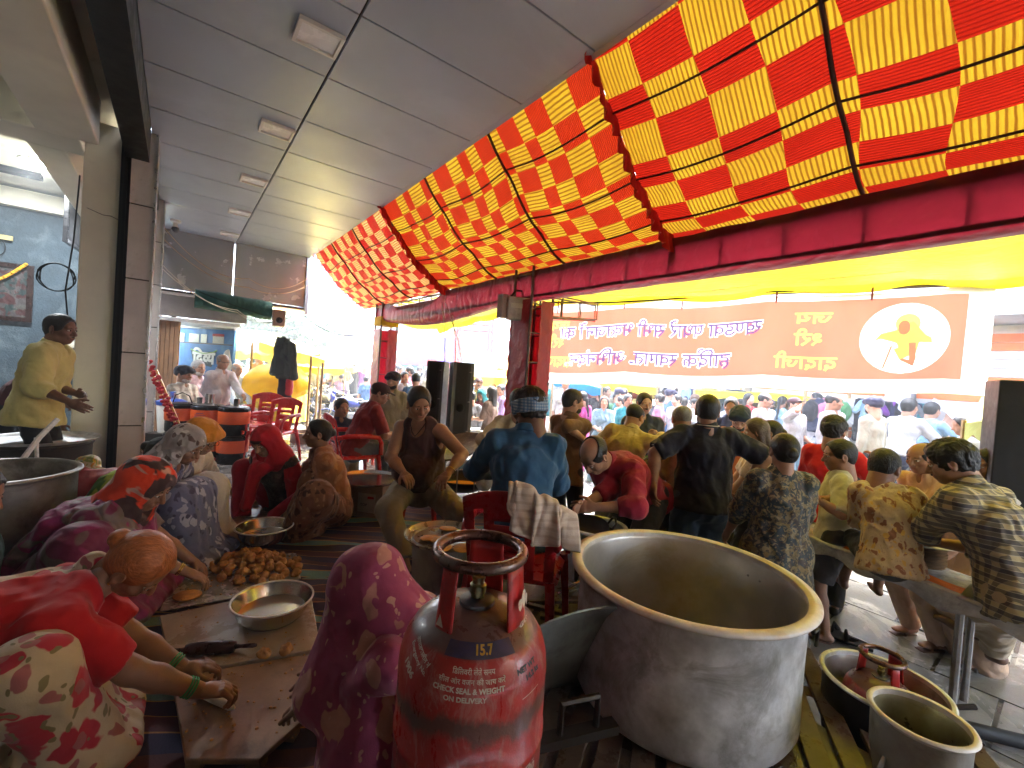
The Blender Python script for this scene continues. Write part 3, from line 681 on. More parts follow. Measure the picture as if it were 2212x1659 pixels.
for (u0, u1, v0, v1, nm) in ((5.22, 5.62, -7, -.72, 0), (-3, 5.22, -.98, -.60, 0), (5.62, 9, -1.10, -.86, 0), (1.2, 1.6, -7, -.98, 0)):
    s_ = MB(); ubox(s_, u0, u1, v0, v1, 3.40, 3.775); tag(s_.build('ceiling_beam', cream, None, bevel=.01), {5.22: 'cream concrete beam running inward from the head of the cream column', -3: 'cream concrete beam running overhead from the column along the shop front', 5.62: 'cream concrete beam behind the column, beyond the round lamp', 1.2: 'nearer cream concrete beam crossing the shop ceiling'}[u0], 'beam')
s_ = MB(); ubox(s_, 8.86, 8.99, -7, -.95, 3.50, 3.74); struct('shop_cornice', s_, cream)
s_ = MB(); ubox(s_, 8.0, 8.14, -7, -1.43, 3.72, 3.779); tag(s_.build('beam_shadow_strip', M('black_gap', (.003, .003, .003), .6, spec=.2)), 'long painted black beam shadow across the shop ceiling beside the lit lamp', 'shadow strip')  # black strip stands for the beam's shadow band on the ceiling
# columns
t = thing('concrete_column', 'cream plastered square column with a hairline crack at the shop front', 'column', W(5.5, -.6, FLOOR), AZR)
MB().box((0, .2, 1.7), (.255, .42, 3.4)).build('shaft', cream, t, bevel=.012)
cr = MB(); cr.tube([(-.09, -.0115, 2.62), (-.03, -.0115, 2.60), (.02, -.0115, 2.585), (.07, -.0115, 2.59), (.12, -.0115, 2.57)], .003, 4); cr.build('crack', M('crack', (.12, .1, .08)), t)
t = thing('shutter_channel', 'black steel roller shutter channel between the cream and the tiled column', 'channel', W(5.4, -.435, FLOOR), AZR)
MB().box((0, .1, 1.68), (.075, .2, 3.36)).build('rail', M('black_steel', (.004, .004, .005), .4, spec=.3), t); MB().box((0, -.006, 1.68), (.02, .012, 3.32)).build('groove', M('black_gap'), t)
tileg = M('column_tile', (.6, .57, .55), .18, var=.12, vs=4, stain=(.2, .17, .15), cover=.6, bst=.05)
def tilecol(u0, v0, wv, wu, label, rows):
    t = thing('tiled_column', label, 'column', W(u0, v0, FLOOR), AZR)
    MB().box((0, wu/2, 1.7), (wv-.02, wu-.02, 3.4)).build('core', M('grout', (.04, .035, .03), .8), t)
    tm_ = {}
    z = 0
    for k in range(rows):
        h_ = 3.4/rows; me = MB().box((0, wu/2, 0), (wv, wu, h_-.012)).mesh('tile', tileg); link('tile', me, t, (0, 0, z+h_/2)); z += h_
    MB().box((wv/2-.004, -.004, 1.7), (.02, .02, 3.39)).build('corner_strip', M('steel_strip', (.5, .5, .5), .3, 1.0), t)
tilecol(5.38, -.31, .18, .45, 'column clad in glossy beige tiles beside the black shutter channel', 5)
tilecol(7.6, -.27, .12, .5, 'second tiled column further along the shop front, under the bulkhead', 6)
# roof of the veranda: metal panels with recessed joints
acp = M('grey_panel', (.42, .49, .60), .42, metal=0, var=.07, vs=1.2, stain=(.52, .59, .70), cover=.5, bst=.02, rv=.1)
s_ = MB(); ubox(s_, -3, 9.6, -.27, 1.95, CEIL+.03, CEIL+.25); VC = struct('veranda_ceiling', s_, M('black_gap'))
us = [-3]+[.5+.72*k for k in range(13)]; us = [u for u in us if u < 9.2]+[9.3]
for a, b in zip(us[:-1], us[1:]):
    for v0, v1 in ((-.27, .748), (.762, 1.945)):
        me = MB(); ubox(me, a+.006, b-.006, v0, v1, CEIL, CEIL+.025); me.build('ceiling_panel', acp, VC, bevel=.003)
s_ = MB(); ubox(s_, -3, 9.7, 1.946, 1.99, CEIL+.0, CEIL+.35); struct('roof_fascia', s_, acp)
s_ = MB(); ubox(s_, -3, 5.37, -.44, -.275, 3.42, CEIL+.2); ubox(s_, 5.85, 9.3, -.44, -.275, 3.55, CEIL+.2); tag(s_.build('shutter_box', M('black_steel')), 'black rolling shutter box along the inner edge of the grey ceiling', 'shutter box')
for k in range(5):
    wl = [('nearest and largest', 'big'), ('second from the camera', ''), ('third from the camera', ''), ('fourth from the camera', ''), ('farthest', '')][k]
    t = thing('panel_light', 'white rectangular recessed ceiling light, unlit, '+wl[0]+' of the row', 'ceiling light', W(3.0+1.43*k, .61, CEIL), AZR, 'recessed lights along the grey ceiling')
    f = MB(); 
    for dx, dy, sx, sy in ((0, .105, .26, .02), (0, -.105, .26, .02), (.12, 0, .02, .19), (-.12, 0, .02, .19)): f.box((dx, dy, -.012), (sx, sy, .03))
    f.build('frame', M('white_plastic', (.75, .74, .72), .4, var=.05), t); MB().box((0, 0, -.006), (.222, .192, .012)).build('lens', M('lens', (.92, .93, .95), .25, var=.03, bst=0), t)
# lit round lamp inside
t = thing('round_lamp', 'lit round white ceiling lamp inside the shop', 'ceiling light', W(7.45, -1.38, 3.77)); t['label'] = 'round ceiling lamp glowing white inside the shop'
MB().lathe([(.15, 0), (.15, -.03), (.13, -.035)], 32).build('rim', M('white_plastic'), t, 30); MB().lathe([(.0001, -.034), (.128, -.034), (.128, -.036), (.0001, -.036)], 32).build('glowing_disc', emit('lamp_glow', (.85, .93, 1.0), 3), t)
ld = bpy.data.lights.new('round_lamp_light', 'AREA'); ld.shape = 'DISK'; ld.size = .28; ld.energy = 6; ld.color = (.93, .97, 1); lo = bpy.data.objects.new('lamp_light', ld); COL.objects.link(lo); lo.parent = t; lo.location = (0, 0, -.05)
t = thing('round_lamp', 'second lit round ceiling lamp, at the far left edge inside the shop', 'ceiling light', atz(-190, 104, 3.77))
MB().lathe([(.15, 0), (.15, -.03), (.13, -.035)], 32).build('rim', M('white_plastic'), t, 30); MB().lathe([(.0001, -.034), (.128, -.034), (.128, -.036), (.0001, -.036)], 32).build('glowing_disc', emit('lamp_glow'  , (.85, .93, 1.0), 3), t)
ld = ld.copy(); ld.energy = 4; lo = bpy.data.objects.new('lamp_light', ld); COL.objects.link(lo); lo.parent = t; lo.location = (0, 0, -.05)
# shop wall things
t = thing('framed_picture', 'dark framed picture on the blue wall with a marigold garland over it', 'picture', W(8.98, -1.95, 2.35), AZR)
for dx, dz, sx, sz in ((0, .36, .66, .06), (0, -.36, .66, .06), (.30, 0, .06, .66), (-.30, 0, .06, .66)): MB().box((dx, -.02, dz), (sx, .04, sz)).build('frame', M('dark_wood', (.022, .008, .006), .3), t)
MB().box((0, -.01, 0), (.54, .012, .66)).build('print', cloth('print', (.09, .08, .08), 'blotch', [(.10, .10, .09), (.07, .03, .03), (.03, .05, .05)], 4, .3), t)
g_ = MB(); random.seed(3)
for k in range(34):
    q = k/33; g_.lathe([(.0001, -.022), (.02, -.012), (.024, .004), (.012, .018), (.0001, .02)], 8, (-.30+.56*q, -.06-random.uniform(0, .02), .40-.36*(1-q)**1.0-.10*math.sin(q*3.1)))
g_.build('garland', M('marigold', (.75, .38, .02), .8, var=.4, vs=50), t, True)
t = thing('television', 'black flat television on the blue wall beside the column, seen edge on', 'television', at(165, 487, 5.9), R_(122))
MB().box((0, 0, 0), (.85, .05, .62)).build('casing', M('black_plastic', (.005, .005, .006), .3, spec=.3), t, bevel=.006); MB().box((0, -.027, .01), (.80, .004, .55)).build('screen', M('screen', (.004, .004, .005), .5, spec=.2, bst=0), t); MB().box((0, .05, 0), (.2, .08, .2)).build('bracket', M('black_steel'), t)
t = thing('wall_notice', 'pale paper notice pasted low on the blue wall behind the man in yellow', 'notice', W(8.985, -1.28, 1.78), AZR); MB().box((0, 0, 0), (.36, .004, .26)).build('sheet', M('paper', (.55, .52, .42), .8), t)
t = thing('meter_box', 'cream electric switch box with a looped cable on the blue wall', 'switch box', W(8.97, -2.15, 2.98), AZR)
MB().box((0, -.05, 0), (.26, .1, .3)).build('housing', M('white_plastic'), t, bevel=.01); MB().box((.26, -.02, .09), (.12, .04, .06)).build('socket', M('beige_plastic', (.5, .43, .2), .5), t)
MB().tube([(.13+.13*math.sin(a), -.03, -.05+.14*math.cos(a)) for a in np.linspace(.2, 4, 16)], .006, 6).build('cable', M('black_rubber', (.005, .005, .006), .6, spec=.2), t)
def wire(name, label, P, r, mt, sag=0, n=18, loops=None, cat='cable'):
    P = [np.array(p, float) for p in P]; pts = []
    for a, b in zip(P[:-1], P[1:]):
        for q in np.linspace(0, 1, n)[:-1]: c = a+(b-a)*q; c[2] -= sag*4*q*(1-q); pts.append(c)
    pts.append(P[-1]); return tag(MB().tube(pts, r, 5).build(name, mt, smooth=True), label, cat)
blk = M('black_rubber'); 
wire('cable', 'black cable running down the inner side of the cream column', [W(5.9, -.80, 3.3), W(5.9, -.82, 2.7), W(5.9, -.86, 2.2), W(5.9, -.83, 1.9), W(5.9, -.90, 1.5)], .007, blk, 0, 8)
cc = W(5.95, -.93, 2.32); tag(MB().tube([cc+np.array([0, 0, 0])+UD*0+VD*.12*math.cos(a)*(1+.1*math.sin(2.3*a))+np.array([0, 0, .13*math.sin(a)]) for a in np.linspace(0, 16, 70)], .006, 5).build('cable_coil', blk, smooth=True), 'coil of black cable hanging from the cream column', 'cable')
# bulkhead at the end of the veranda
t = thing('bulkhead', 'bulkhead of brushed silver metal panels at the far end of the grey ceiling', 'bulkhead', W(9.3, .8, 2.72), AZR)
silver = M('brushed_silver', (.38, .38, .39), .22, metal=.7, var=.12, vs=2, stain=(.55, .55, .56), bst=.1, bs=20)
for x0, x1 in ((-1.07, -.07), (-.05, 1.12)): MB().box(((x0+x1)/2, .05, .5), (x1-x0, .1, .98)).build('panel', silver, t, bevel=.004)
MB().box((.03, .06, -.02), (2.2, .13, .035)).build('dark_edge', M('dark_wood'), t); MB().box((0.03, .3, -.05), (2.2, .6, .03)).build('soffit', M('white_plastic'), t)
MB().box((1.15, .25, .42), (.06, .6, 1.1)).build('end_panel', acp, t)
t = thing('cctv_camera', 'small white ceiling camera with a dark dome near the bulkhead', 'camera', W(8.6, -.1, CEIL)); MB().lathe([(.07, 0), (.07, -.03), (.03, -.05), (.03, -.10), (.045, -.11)], 20).build('mount', M('white_plastic'), t, 30); MB().lathe([(.0001, -.19), (.035, -.175), (.05, -.14), (.045, -.108), (.0001, -.105)], 20).build('dome', M('dark_dome', (.03, .035, .05), .1), t, True)
for k, (l_, z0, zs) in enumerate((('yellowish wire sagging across the silver bulkhead', 3.2, .35), ('upper yellowish wire looped along the silver bulkhead', 3.35, .5))):
    wire('wire', l_, [W(7.7, -.2, z0), W(8.6, .9, z0-.35), W(9.1, 1.95, z0-.05)], .004, M('tan_wire', (.45, .3, .12), .5), zs*.4)
for k, l_ in enumerate(('pale cable sagging under the bulkhead to the small speaker', 'second pale cable sagging under the bulkhead')):
    wire('cable', l_, [W(7.7, -.2, 2.85-.05*k), W(9.0, .8, 2.45+.04*k), W(9.1, 1.5, 2.42)], .006, M('pale_wire', (.45, .42, .36), .5), .12)
t = thing('awning_roll', 'dark green canvas awning folded up under the bulkhead', 'awning', W(9.2, .75, 2.42), AZR)
G = np.zeros((14, 9, 3))
for i in range(14):
    for j in range(9):
        x = -.55+1.15*i/13; a = j/8*2*math.pi*.98; G[i, j] = (x, .12*math.cos(a), .20-.17*(i/13)*.3+(.17-.02*abs(i/13-.5))*math.sin(a)+.02*vn(np.array([x*5, a, 1.])))
g_ = MB(); g_.grid(G); g_.build('canvas', cloth('green_canvas', (.02, .085, .07), rough=.8), t, True); MB().tube([(-.5, -.125, .3), (0, -.13, .15), (.55, -.12, .02)], .007, 5).build('rope', M('black_rubber'), t)
t = thing('small_speaker', 'small brown loudspeaker box hung beside the green awning', 'loudspeaker', W(9.1, 1.46, 2.44), AZR); MB().box((0, 0, 0), (.2, .16, .3)).build('cabinet', M('brown_box', (.28, .19, .14), .6), t, bevel=.008); MB().lathe([(.0001, .004), (.03, .004), (.055, 0)], 20).xf(Matrix.Translation((0, -.085, -.04))@Matrix.Rotation(R_(90), 4, 'X')).build('cone', M('black_plastic'), t, True)
s_ = MB(); ubox(s_, 9.5, 9.7, -.5, 1.0, 2.3, 2.7); struct('shop_lintel', s_, M('lintel', (.3, .28, .27), .6)); s_ = MB(); ubox(s_, 9.5, 10.9, -.6, .9, 2.22, 2.28); struct('porch_roof', s_, M('white_sheet', (.7, .72, .72), .4))
s_ = MB(); ubox(s_, 9.55, 13.0, -.62, -.42, 0, 3.0); struct('side_wall', s_, M('pale_green_wall', (.45, .55, .52), .6))
# ---------------------------------------------------------------- cloth canopy over the veranda's edge
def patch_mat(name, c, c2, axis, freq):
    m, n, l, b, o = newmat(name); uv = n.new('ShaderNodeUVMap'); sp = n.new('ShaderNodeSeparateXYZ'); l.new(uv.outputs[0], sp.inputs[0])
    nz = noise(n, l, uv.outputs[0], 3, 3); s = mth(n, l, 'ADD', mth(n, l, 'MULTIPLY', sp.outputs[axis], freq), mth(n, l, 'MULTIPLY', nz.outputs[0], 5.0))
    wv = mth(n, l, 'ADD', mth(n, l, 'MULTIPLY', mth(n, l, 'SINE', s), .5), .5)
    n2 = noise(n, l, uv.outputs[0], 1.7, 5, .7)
    col = ramp(n, l, wv, [(.1, c2), (.5, c)]).outputs[0]; col = mixc(n, l, mth(n, l, 'MULTIPLY', ramp(n, l, n2.outputs[0], [(.35, 0), (.75, 1)]).outputs[0], .6), col, c2)  # darker stripes in the folds: part print, part fold shade put into the colour
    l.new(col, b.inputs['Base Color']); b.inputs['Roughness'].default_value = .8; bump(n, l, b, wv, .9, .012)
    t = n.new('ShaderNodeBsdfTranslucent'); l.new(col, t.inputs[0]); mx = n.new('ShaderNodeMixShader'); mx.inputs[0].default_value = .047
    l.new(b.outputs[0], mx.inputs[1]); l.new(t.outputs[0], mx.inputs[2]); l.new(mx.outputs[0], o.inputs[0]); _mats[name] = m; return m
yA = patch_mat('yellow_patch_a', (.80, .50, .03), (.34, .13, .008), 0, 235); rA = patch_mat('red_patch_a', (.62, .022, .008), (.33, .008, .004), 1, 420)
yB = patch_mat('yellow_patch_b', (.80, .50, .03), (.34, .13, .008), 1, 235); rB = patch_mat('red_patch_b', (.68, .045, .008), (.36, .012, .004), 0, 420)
yC = patch_mat('yellow_patch_backlit', (.85, .55, .20), (.55, .2, .04), 1, 260); rC = patch_mat('red_patch_backlit', (.65, .03, .02), (.4, .01, .006), 0, 420)  # far bay: its stronger backlight is put into these paler cloth colours
def cpos(a, t_):                       # canopy surface: a along the street, t across from the roof edge down to the beam
    V_ = 1.90+1.12*t_; z = 3.86-1.03*t_-.13*math.sin(math.pi*t_)
    c = a-2.0; per = 1.18; q = (c/per) % 1.0; z -= .035*math.sin(math.pi*q)*(.4+math.sin(math.pi*t_))
    q2 = (t_*3) % 1.0; z -= .03*math.sin(math.pi*q2)
    z += .018*float(vn(np.array([a*2.2, t_*3, 0.])))
    return W(a, V_, z)
CAN = thing('canopy', 'checked red and yellow pleated cloth canopy stretched from the grey roof to the red beam', 'canopy', (0, 0, 0))
for bi, (b0, b1, mats_) in enumerate(((-2.6, 2.0, (yA, rA)), (2.0, 5.55, (yB, rB)), (5.55, 9.0, (yC, rC)))):
    ul = [b0]; 
    while ul[-1] < b1-.2: ul.append(min(b1, ul[-1]+random.choice((.20, .25, .30, .33) if bi == 0 else (.15, .20, .25, .28))))
    ul[-1] = b1
    tl_ = [0, .07, .19, .31, .41, .51, .61, .72, .81, .90, .96, 1.0]
    if bi == 0: tl_ = [0, .09, .22, .35, .48, .60, .72, .83, .93, 1.0]
    g_ = MB(); uvs = []
    for i in range(len(ul)-1):
        for j in range(len(tl_)-1):
            n1 = 4; n2_ = 3; base = g_.n; mi = (i+j+(1 if random.random() < .0 else 0)) % 2
            sh = .10*(j % 3)*.5 if False else 0
            for p in range(n1):
                for q in range(n2_):
                    
                    a = ul[i]+(ul[i+1]-ul[i])*p/(n1-1); tt = tl_[j]+(tl_[j+1]-tl_[j])*q/(n2_-1); a2 = a+.05*math.sin(tt*8+a)*math.sin(math.pi*(a-b0)/(b1-b0))
                    P = cpos(a2, tt); g_.v.append(P.reshape(1, 3)); g_.n += 1; uvs.append((a2, tt*1.5))
            for p in range(n1-1):
                for q in range(n2_-1):
                    g_.f.append((base+p*n2_+q, base+(p+1)*n2_+q, base+(p+1)*n2_+q+1, base+p*n2_+q+1)); g_.m.append(mi)
    g_.build('cloth_panel', list(mats_), CAN, True, uv=np.array(uvs))
strapm = M('dark_strap', (.09, .03, .03), .8)
for tt in (.27, .53+.01, .80):
    g_ = MB(); g_.tube([cpos(a, tt)+np.array([0, 0, -.012]) for a in np.arange(-2.5, 9.0, .09)], .007, 6); g_.build('strap', strapm, CAN, True)
for a in [2.0+1.18*k for k in (-3, -2, -1, 1, 2, 3.02, 4.05, 5.0)]:
    g_ = MB(); g_.tube([cpos(a, t_)+np.array([0, 0, -.014]) for t_ in np.linspace(0, 1, 26)], .012, 6); g_.build('cross_strap', strapm, CAN, True)
redc = cloth('red_valance', (.42, .012, .012), trans=.35, rough=.7)
for a0, dep in ((2.0, .17), (5.55, .15)):
    G = np.zeros((90, 6, 3))
    for i in range(90):
        t_ = i/89
        for j in range(6):
            q = j/5; P = cpos(a0, t_)+UD*(.022*math.sin(i*1.1)*(q+.2)+.01*math.sin(i*.43)-.03*q); P[2] += .015-dep*q*(1+.07*math.sin(i*.9)); G[i, j] = P
    g_ = MB(); g_.grid(G); g_.build('ruffle', redc, CAN, True)
G = np.zeros((70, 4, 3))
for i in range(70):
    for j in range(4): P = cpos(9.0, i/69)+UD*(.015*math.sin(i*1.3)); P[2] -= (j/3)*.13*(1+.15*math.sin(i*2.1)); G[i, j] = P
g_ = MB(); g_.grid(G); g_.build('fringe', cloth('pink_fringe', (.75, .35, .45), trans=.5), CAN, True)
# red wrapped truss beam
steel = M('truss_steel', (.13, .10, .09), .5, metal=.3, stain=(.1, .04, .02))
wrapm = cloth('maroon_wrap', (.11, .006, .012), rough=.5, trans=.3, satin=.6)
BM = thing('truss_beam', 'long steel truss beam wrapped in dark red cloth along the canopy edge', 'beam', (0, 0, 0))
for dv, dz in ((0, 2.57), (.2, 2.57), (0, 2.79), (.2, 2.79)): MB().tube([W(-2.6, 2.97+dv, dz), W(8.25, 2.97+dv, dz)], .016, 6).build('chord', steel, BM)
for k in range(28):
    a = -2.4+k*.4; g_ = MB(); g_.tube([W(a, 2.97, 2.57), W(a, 2.97, 2.79)], .009, 5); g_.tube([W(a, 3.17, 2.57), W(a, 3.17, 2.79)], .009, 5); g_.tube([W(a, 2.97, 2.79), W(a, 3.17, 2.79)], .009, 5); g_.build('brace', steel, BM)
G = np.zeros((150, 13, 3)); uu_ = np.linspace(-2.6, 8.2, 150)
for i, a in enumerate(uu_):
    sag = 0.0
    if 4.2 < a < 8.1: sag = .13*math.sin(math.pi*(a-4.2)/3.9)**1.5
    top = 2.815-(.22*math.sin(math.pi*np.clip((a-5.6)/1.9, 0, 1))**.8 if 5.6 < a < 7.5 else 0)
    prof = [(2.945, top), (2.942, 2.72), (2.940, 2.64), (2.943, 2.56-sag*.7), (2.96, 2.535-sag), (3.05, 2.52-sag*1.1), (3.17, 2.535-sag), (3.195, 2.56-sag*.7), (3.197, 2.64), (3.195, 2.72), (3.19, top), (3.188, top+.002), (3.187, top+.003)]
    for j, (b, z) in enumerate(prof): P = W(a, b, z); P = P+VD*.006*vn(np.array([a*6, z*8, j*.2]))+np.array([0, 0, .006*float(vn(np.array([a*5, j*.5, 3.])))]); G[i, j] = P
g_ = MB(); g_.grid(G); g_.build('cloth_wrap', wrapm, BM, True)
# wrapped pillars
pred = cloth('crimson_wrap', (.36, .008, .02), rough=.42, trans=.3, satin=.9)
for a0, lab, zt in ((3.74, 'red cloth wrapped truss pillar in the middle, carrying a pale junction box', 2.56), (8.0, 'farther red cloth wrapped truss pillar at the end of the canopy', 2.42)):
    t = thing('truss_pillar', lab, 'pillar', W(a0, 3.08, 0), AZR); hw = .15
    for sx in (-1, 1):
        for sy in (-1, 1): MB().tube([(sx*hw, sy*hw, 0), (sx*hw, sy*hw, 2.9)], .016, 6).build('post', steel, t)
    for k in range(9):
        z = .3+.31*k; g_ = MB()
        for p, q in (((-1, -1), (1, -1)), ((1, -1), (1, 1)), ((1, 1), (-1, 1)), ((-1, 1), (-1, -1))): g_.tube([(p[0]*hw, p[1]*hw, z), (q[0]*hw, q[1]*hw, z)], .009, 5)
        g_.build('rung', steel, t)
    G = np.zeros((40, 15, 3))
    for i in range(40):
        z = .05+(zt-.1)*i/39
        for j in range(15):
            q = j/14*3-1.0   # open strip on the left of the near face
            e = hw+.02+.009*math.sin(z*38+q*6)*(.4+.6*abs(math.sin(z*3)))*(1 if i > 2 else .3)
            if q < 0: P = (-e*.15+(e+e*.15)*(q+1), -e, z)
            elif q < 1: P = (e, -e+2*e*q, z)
            else: P = (e-2*e*(q-1), e, z)
            G[i, j] = P
    g_ = MB(); g_.grid(G); g_.build('cloth_wrap', pred, t, True)
    G = np.zeros((30, 5, 3))
    for i in range(30):
        z = .05+(zt-.1)*i/29
        for j in range(5): G[i, j] = (-hw-.018, -hw+.3*j/4, z)
    g_ = MB(); g_.grid(G); g_.build('side_wrap', pred, t, True)
    if a0 > 5: MB().box((0, 0, 2.52), (.34, .34, .16)).build('yellow_band', cloth('yellow_band', (.7, .45, .02), trans=.4), t)
t = thing('floodlight', 'pale plastic floodlight with cracked housing clamped on the middle red pillar', 'floodlight', at(1122, 668, 4.75), R_(8))
MB().box((0, 0, 0), (.27, .09, .25)).build('housing', M('dirty_plastic', (.42, .38, .33), .5, stain=(.2, .16, .12)), t, bevel=.015); MB().box((0, -.048, .03), (.2, .004, .05)).build('label_plate', M('paper'), t); MB().box((-.17, .03, .02), (.1, .1, .25), rz=.5).build('flap', M('brown_box'), t); MB().tube([(-.1, 0, .13), (-.05, .02, .2), (.06, .02, .2), (.1, 0, .13)], .012, 6).build('handle', M('black_steel'), t)
# truss stub right of the middle pillar, dark pipe holding the banner
BL, BR = np.array([.05, 6.92, 0]), np.array([4.9, 4.55, 0])
t = thing('scaffold_frame', 'open square pipe frame jutting from the middle pillar towards the banner', 'frame', (0, 0, 0))
A0 = at(1160, 655, 4.95); A1 = at(1290, 672, 6.2)
for dz in (.12, -.14):
    for s2 in (0, .16): MB().tube([A0+np.array([0, s2, dz]), A1+np.array([0, s2, dz*.85])], .012, 6).build('rail', steel, t)
for q in (.05, .37, .68, 1.0):
    P = A0+(A1-A0)*q; g_ = MB()
    for s2 in (0, .16): g_.tube([P+np.array([0, s2, .12-.02*q]), P+np.array([0, s2, -.14+.02*q])], .01, 5)
    g_.build('upright', steel, t)
# ---------------------------------------------------------------- yellow tarpaulin beyond the beam
ty = tarp('yellow_tarp', (.90, .80, .02), .07, (.7, .50, .02)); ty2 = tarp('pale_yellow_tarp', (.92, .82, .25), .5, (.7, .55, .05))
def far_edge(a):
    if a < 5.23: q = (a-.70)/(5.23-.70); V_ = 6.64+(4.35-6.64)*q; z = 3.10-.22*q
    else: q = (a-5.23)/3.6; V_ = 4.35+.3*q; z = 2.88-.22*q
    return V_, z
G = np.zeros((90, 22, 3)); aa = np.linspace(-3.4, 8.9, 90)
for i, a in enumerate(aa):
    vf_, zf = far_edge(a)
    for j in range(22):
        q = j/21; b = 3.2+(vf_-3.2)*q; z = 2.84+(zf-2.84)*q-.14*math.sin(math.pi*q)-.05*math.sin(math.pi*((a*.85) % 1))*q+.03*float(vn(np.array([a*1.5, b*1.5, 0.])))
        if j == 21: z -= .10
        G[i, j] = W(a, b, z)
g_ = MB(); g_.grid(G); tag(g_.build('yellow_tarpaulin', ty, None, True), 'large bright yellow tarpaulin stretched outward from the red beam', 'tarpaulin')
wire('rope', 'thin rope sagging beneath the yellow tarpaulin', [W(3.6, 3.6, 2.68), W(2.0, 4.6, 2.78), W(-.6, 5.2, 2.98)], .004, M('pale_wire'), .06, cat='rope')
wire('cable', 'black cable strung along the top of the banner', [BL+np.array([0, -.05, 2.86]), (BL*.45+BR*.55)+np.array([0, -.05, 2.93]), BR+np.array([.6, -.2, 3.22])], .011, blk, .07)
for k, (x0, y0, x1, y1) in enumerate(((955, 655, 960, 800), (975, 650, 985, 835), (962, 655, 1005, 800))):
    wire('cord', ('white cord hanging down in front of the loudspeaker tower', 'second white cord hanging beside the loudspeaker tower', 'white cord slanting from the beam to the speaker socket')[k], [at(x0, y0, 6.0), at((x0+x1)/2+4, (y0+y1)/2, 6.0), at(x1+(10 if k == 2 else 0), y1+60*(k == 2), 6.0)], .006, M('pale_wire'), 0, cat='cord')
# ---------------------------------------------------------------- banner seen from behind
ban = thing('banner', 'long salmon banner seen from behind, with mirrored purple and yellow lettering and round portraits', 'banner', (0, 0, 0))
HB = 1.12
def bp(q, r, off=0.0):                # q 0..1 left to right, r 0..1 bottom to top
    P = BL+(BR-BL)*q; zt = 2.76+.20*q-.05*math.sin(math.pi*((q*3.2) % 1))*(1-.5*q); zb = zt-HB
    n_ = nrm(np.array([(BR-BL)[1], -(BR-BL)[0], 0])); n_ = -n_ if n_[1] > 0 else n_
    wv = .035*math.sin(q*9+.6)+.012*math.sin(q*31+r*3)
    return np.array([P[0], P[1], zb+(zt-zb)*r])+n_*(wv+off)
def sheet(name, q0, q1, r0, r1, mt, off, nq=60, nr=8, pr=None):
    G = np.array([[bp(q0+(q1-q0)*i/(nq-1), r0+(r1-r0)*j/(nr-1), off) for j in range(nr)] for i in range(nq)]); g_ = MB(); g_.grid(G); g_.build(name, mt, pr or ban, True)
def flex(name, c, tr=.38):
    if name in _mats: return _mats[name]
    m, n, l, b, o = newmat(name); vec = coords(n); nz = noise(n, l, mapping(n, l, vec, scale=(1, 1, .4)), 1.6, 4, .6, 1.0); col = ramp(n, l, nz.outputs[0], [(.3, tuple(q*.86 for q in c)), (.7, tuple(min(1, q*1.08) for q in c))]).outputs[0]
    l.new(col, b.inputs['Base Color']); b.inputs['Roughness'].default_value = .5; t = n.new('ShaderNodeBsdfTranslucent'); l.new(col, t.inputs[0]); mx = n.new('ShaderNodeMixShader'); mx.inputs[0].default_value = tr; l.new(b.outputs[0], mx.inputs[1]); l.new(t.outputs[0], mx.inputs[2]); l.new(mx.outputs[0], o.inputs[0]); _mats[name] = m; return m
FX = dict(white=flex('flex_white', (.60, .60, .62)), sal=flex('flex_salmon', (.58, .115, .085)), pur=flex('flex_purple', (.09, .06, .18), .3), yel=flex('flex_yellow', (.66, .56, .10)), saf=flex('flex_saffron', (.50, .27, .07)), skn=flex('flex_skin', (.22, .10, .06)), pale=flex('flex_pale', (.66, .66, .64)))
LB = np.linalg.norm(BR-BL)
# the print is one sheet: every cell of a fine mesh takes the colour printed there
NQ, NR = 1050, 220; INK = ['white', 'sal', 'pale', 'yel', 'saf', 'skn', 'pur']; art = np.zeros((NQ, NR), int); qs = (np.arange(NQ)+.5)/NQ; rs2 = (np.arange(NR)+.5)/NR
art[np.ix_(qs < .962, (rs2 > .135) & (rs2 < .945))] = 1
def poly(P, ink):
    P = np.asarray(P, float); i0, i1 = np.searchsorted(qs, [P[:, 0].min(), P[:, 0].max()]); j0, j1 = np.searchsorted(rs2, [P[:, 1].min(), P[:, 1].max()])
    if i1 <= i0 or j1 <= j0: return
    X, Y = np.meshgrid(qs[i0:i1], rs2[j0:j1], indexing='ij'); ins = np.zeros(X.shape, bool)
    for k in range(len(P)):
        (xa, ya), (xb, yb) = P[k], P[k-1]
        if ya != yb: ins ^= ((ya > Y) != (yb > Y)) & (X < (xb-xa)*(Y-ya)/(yb-ya)+xa)
    art[i0:i1, j0:j1][ins] = INK.index(ink)
def ovl(q, r, ra, rb, ink): poly([(q+ra*math.cos(a)/LB, r+rb*math.sin(a)/HB) for a in np.linspace(0, 2*math.pi, 48, endpoint=False)], ink)
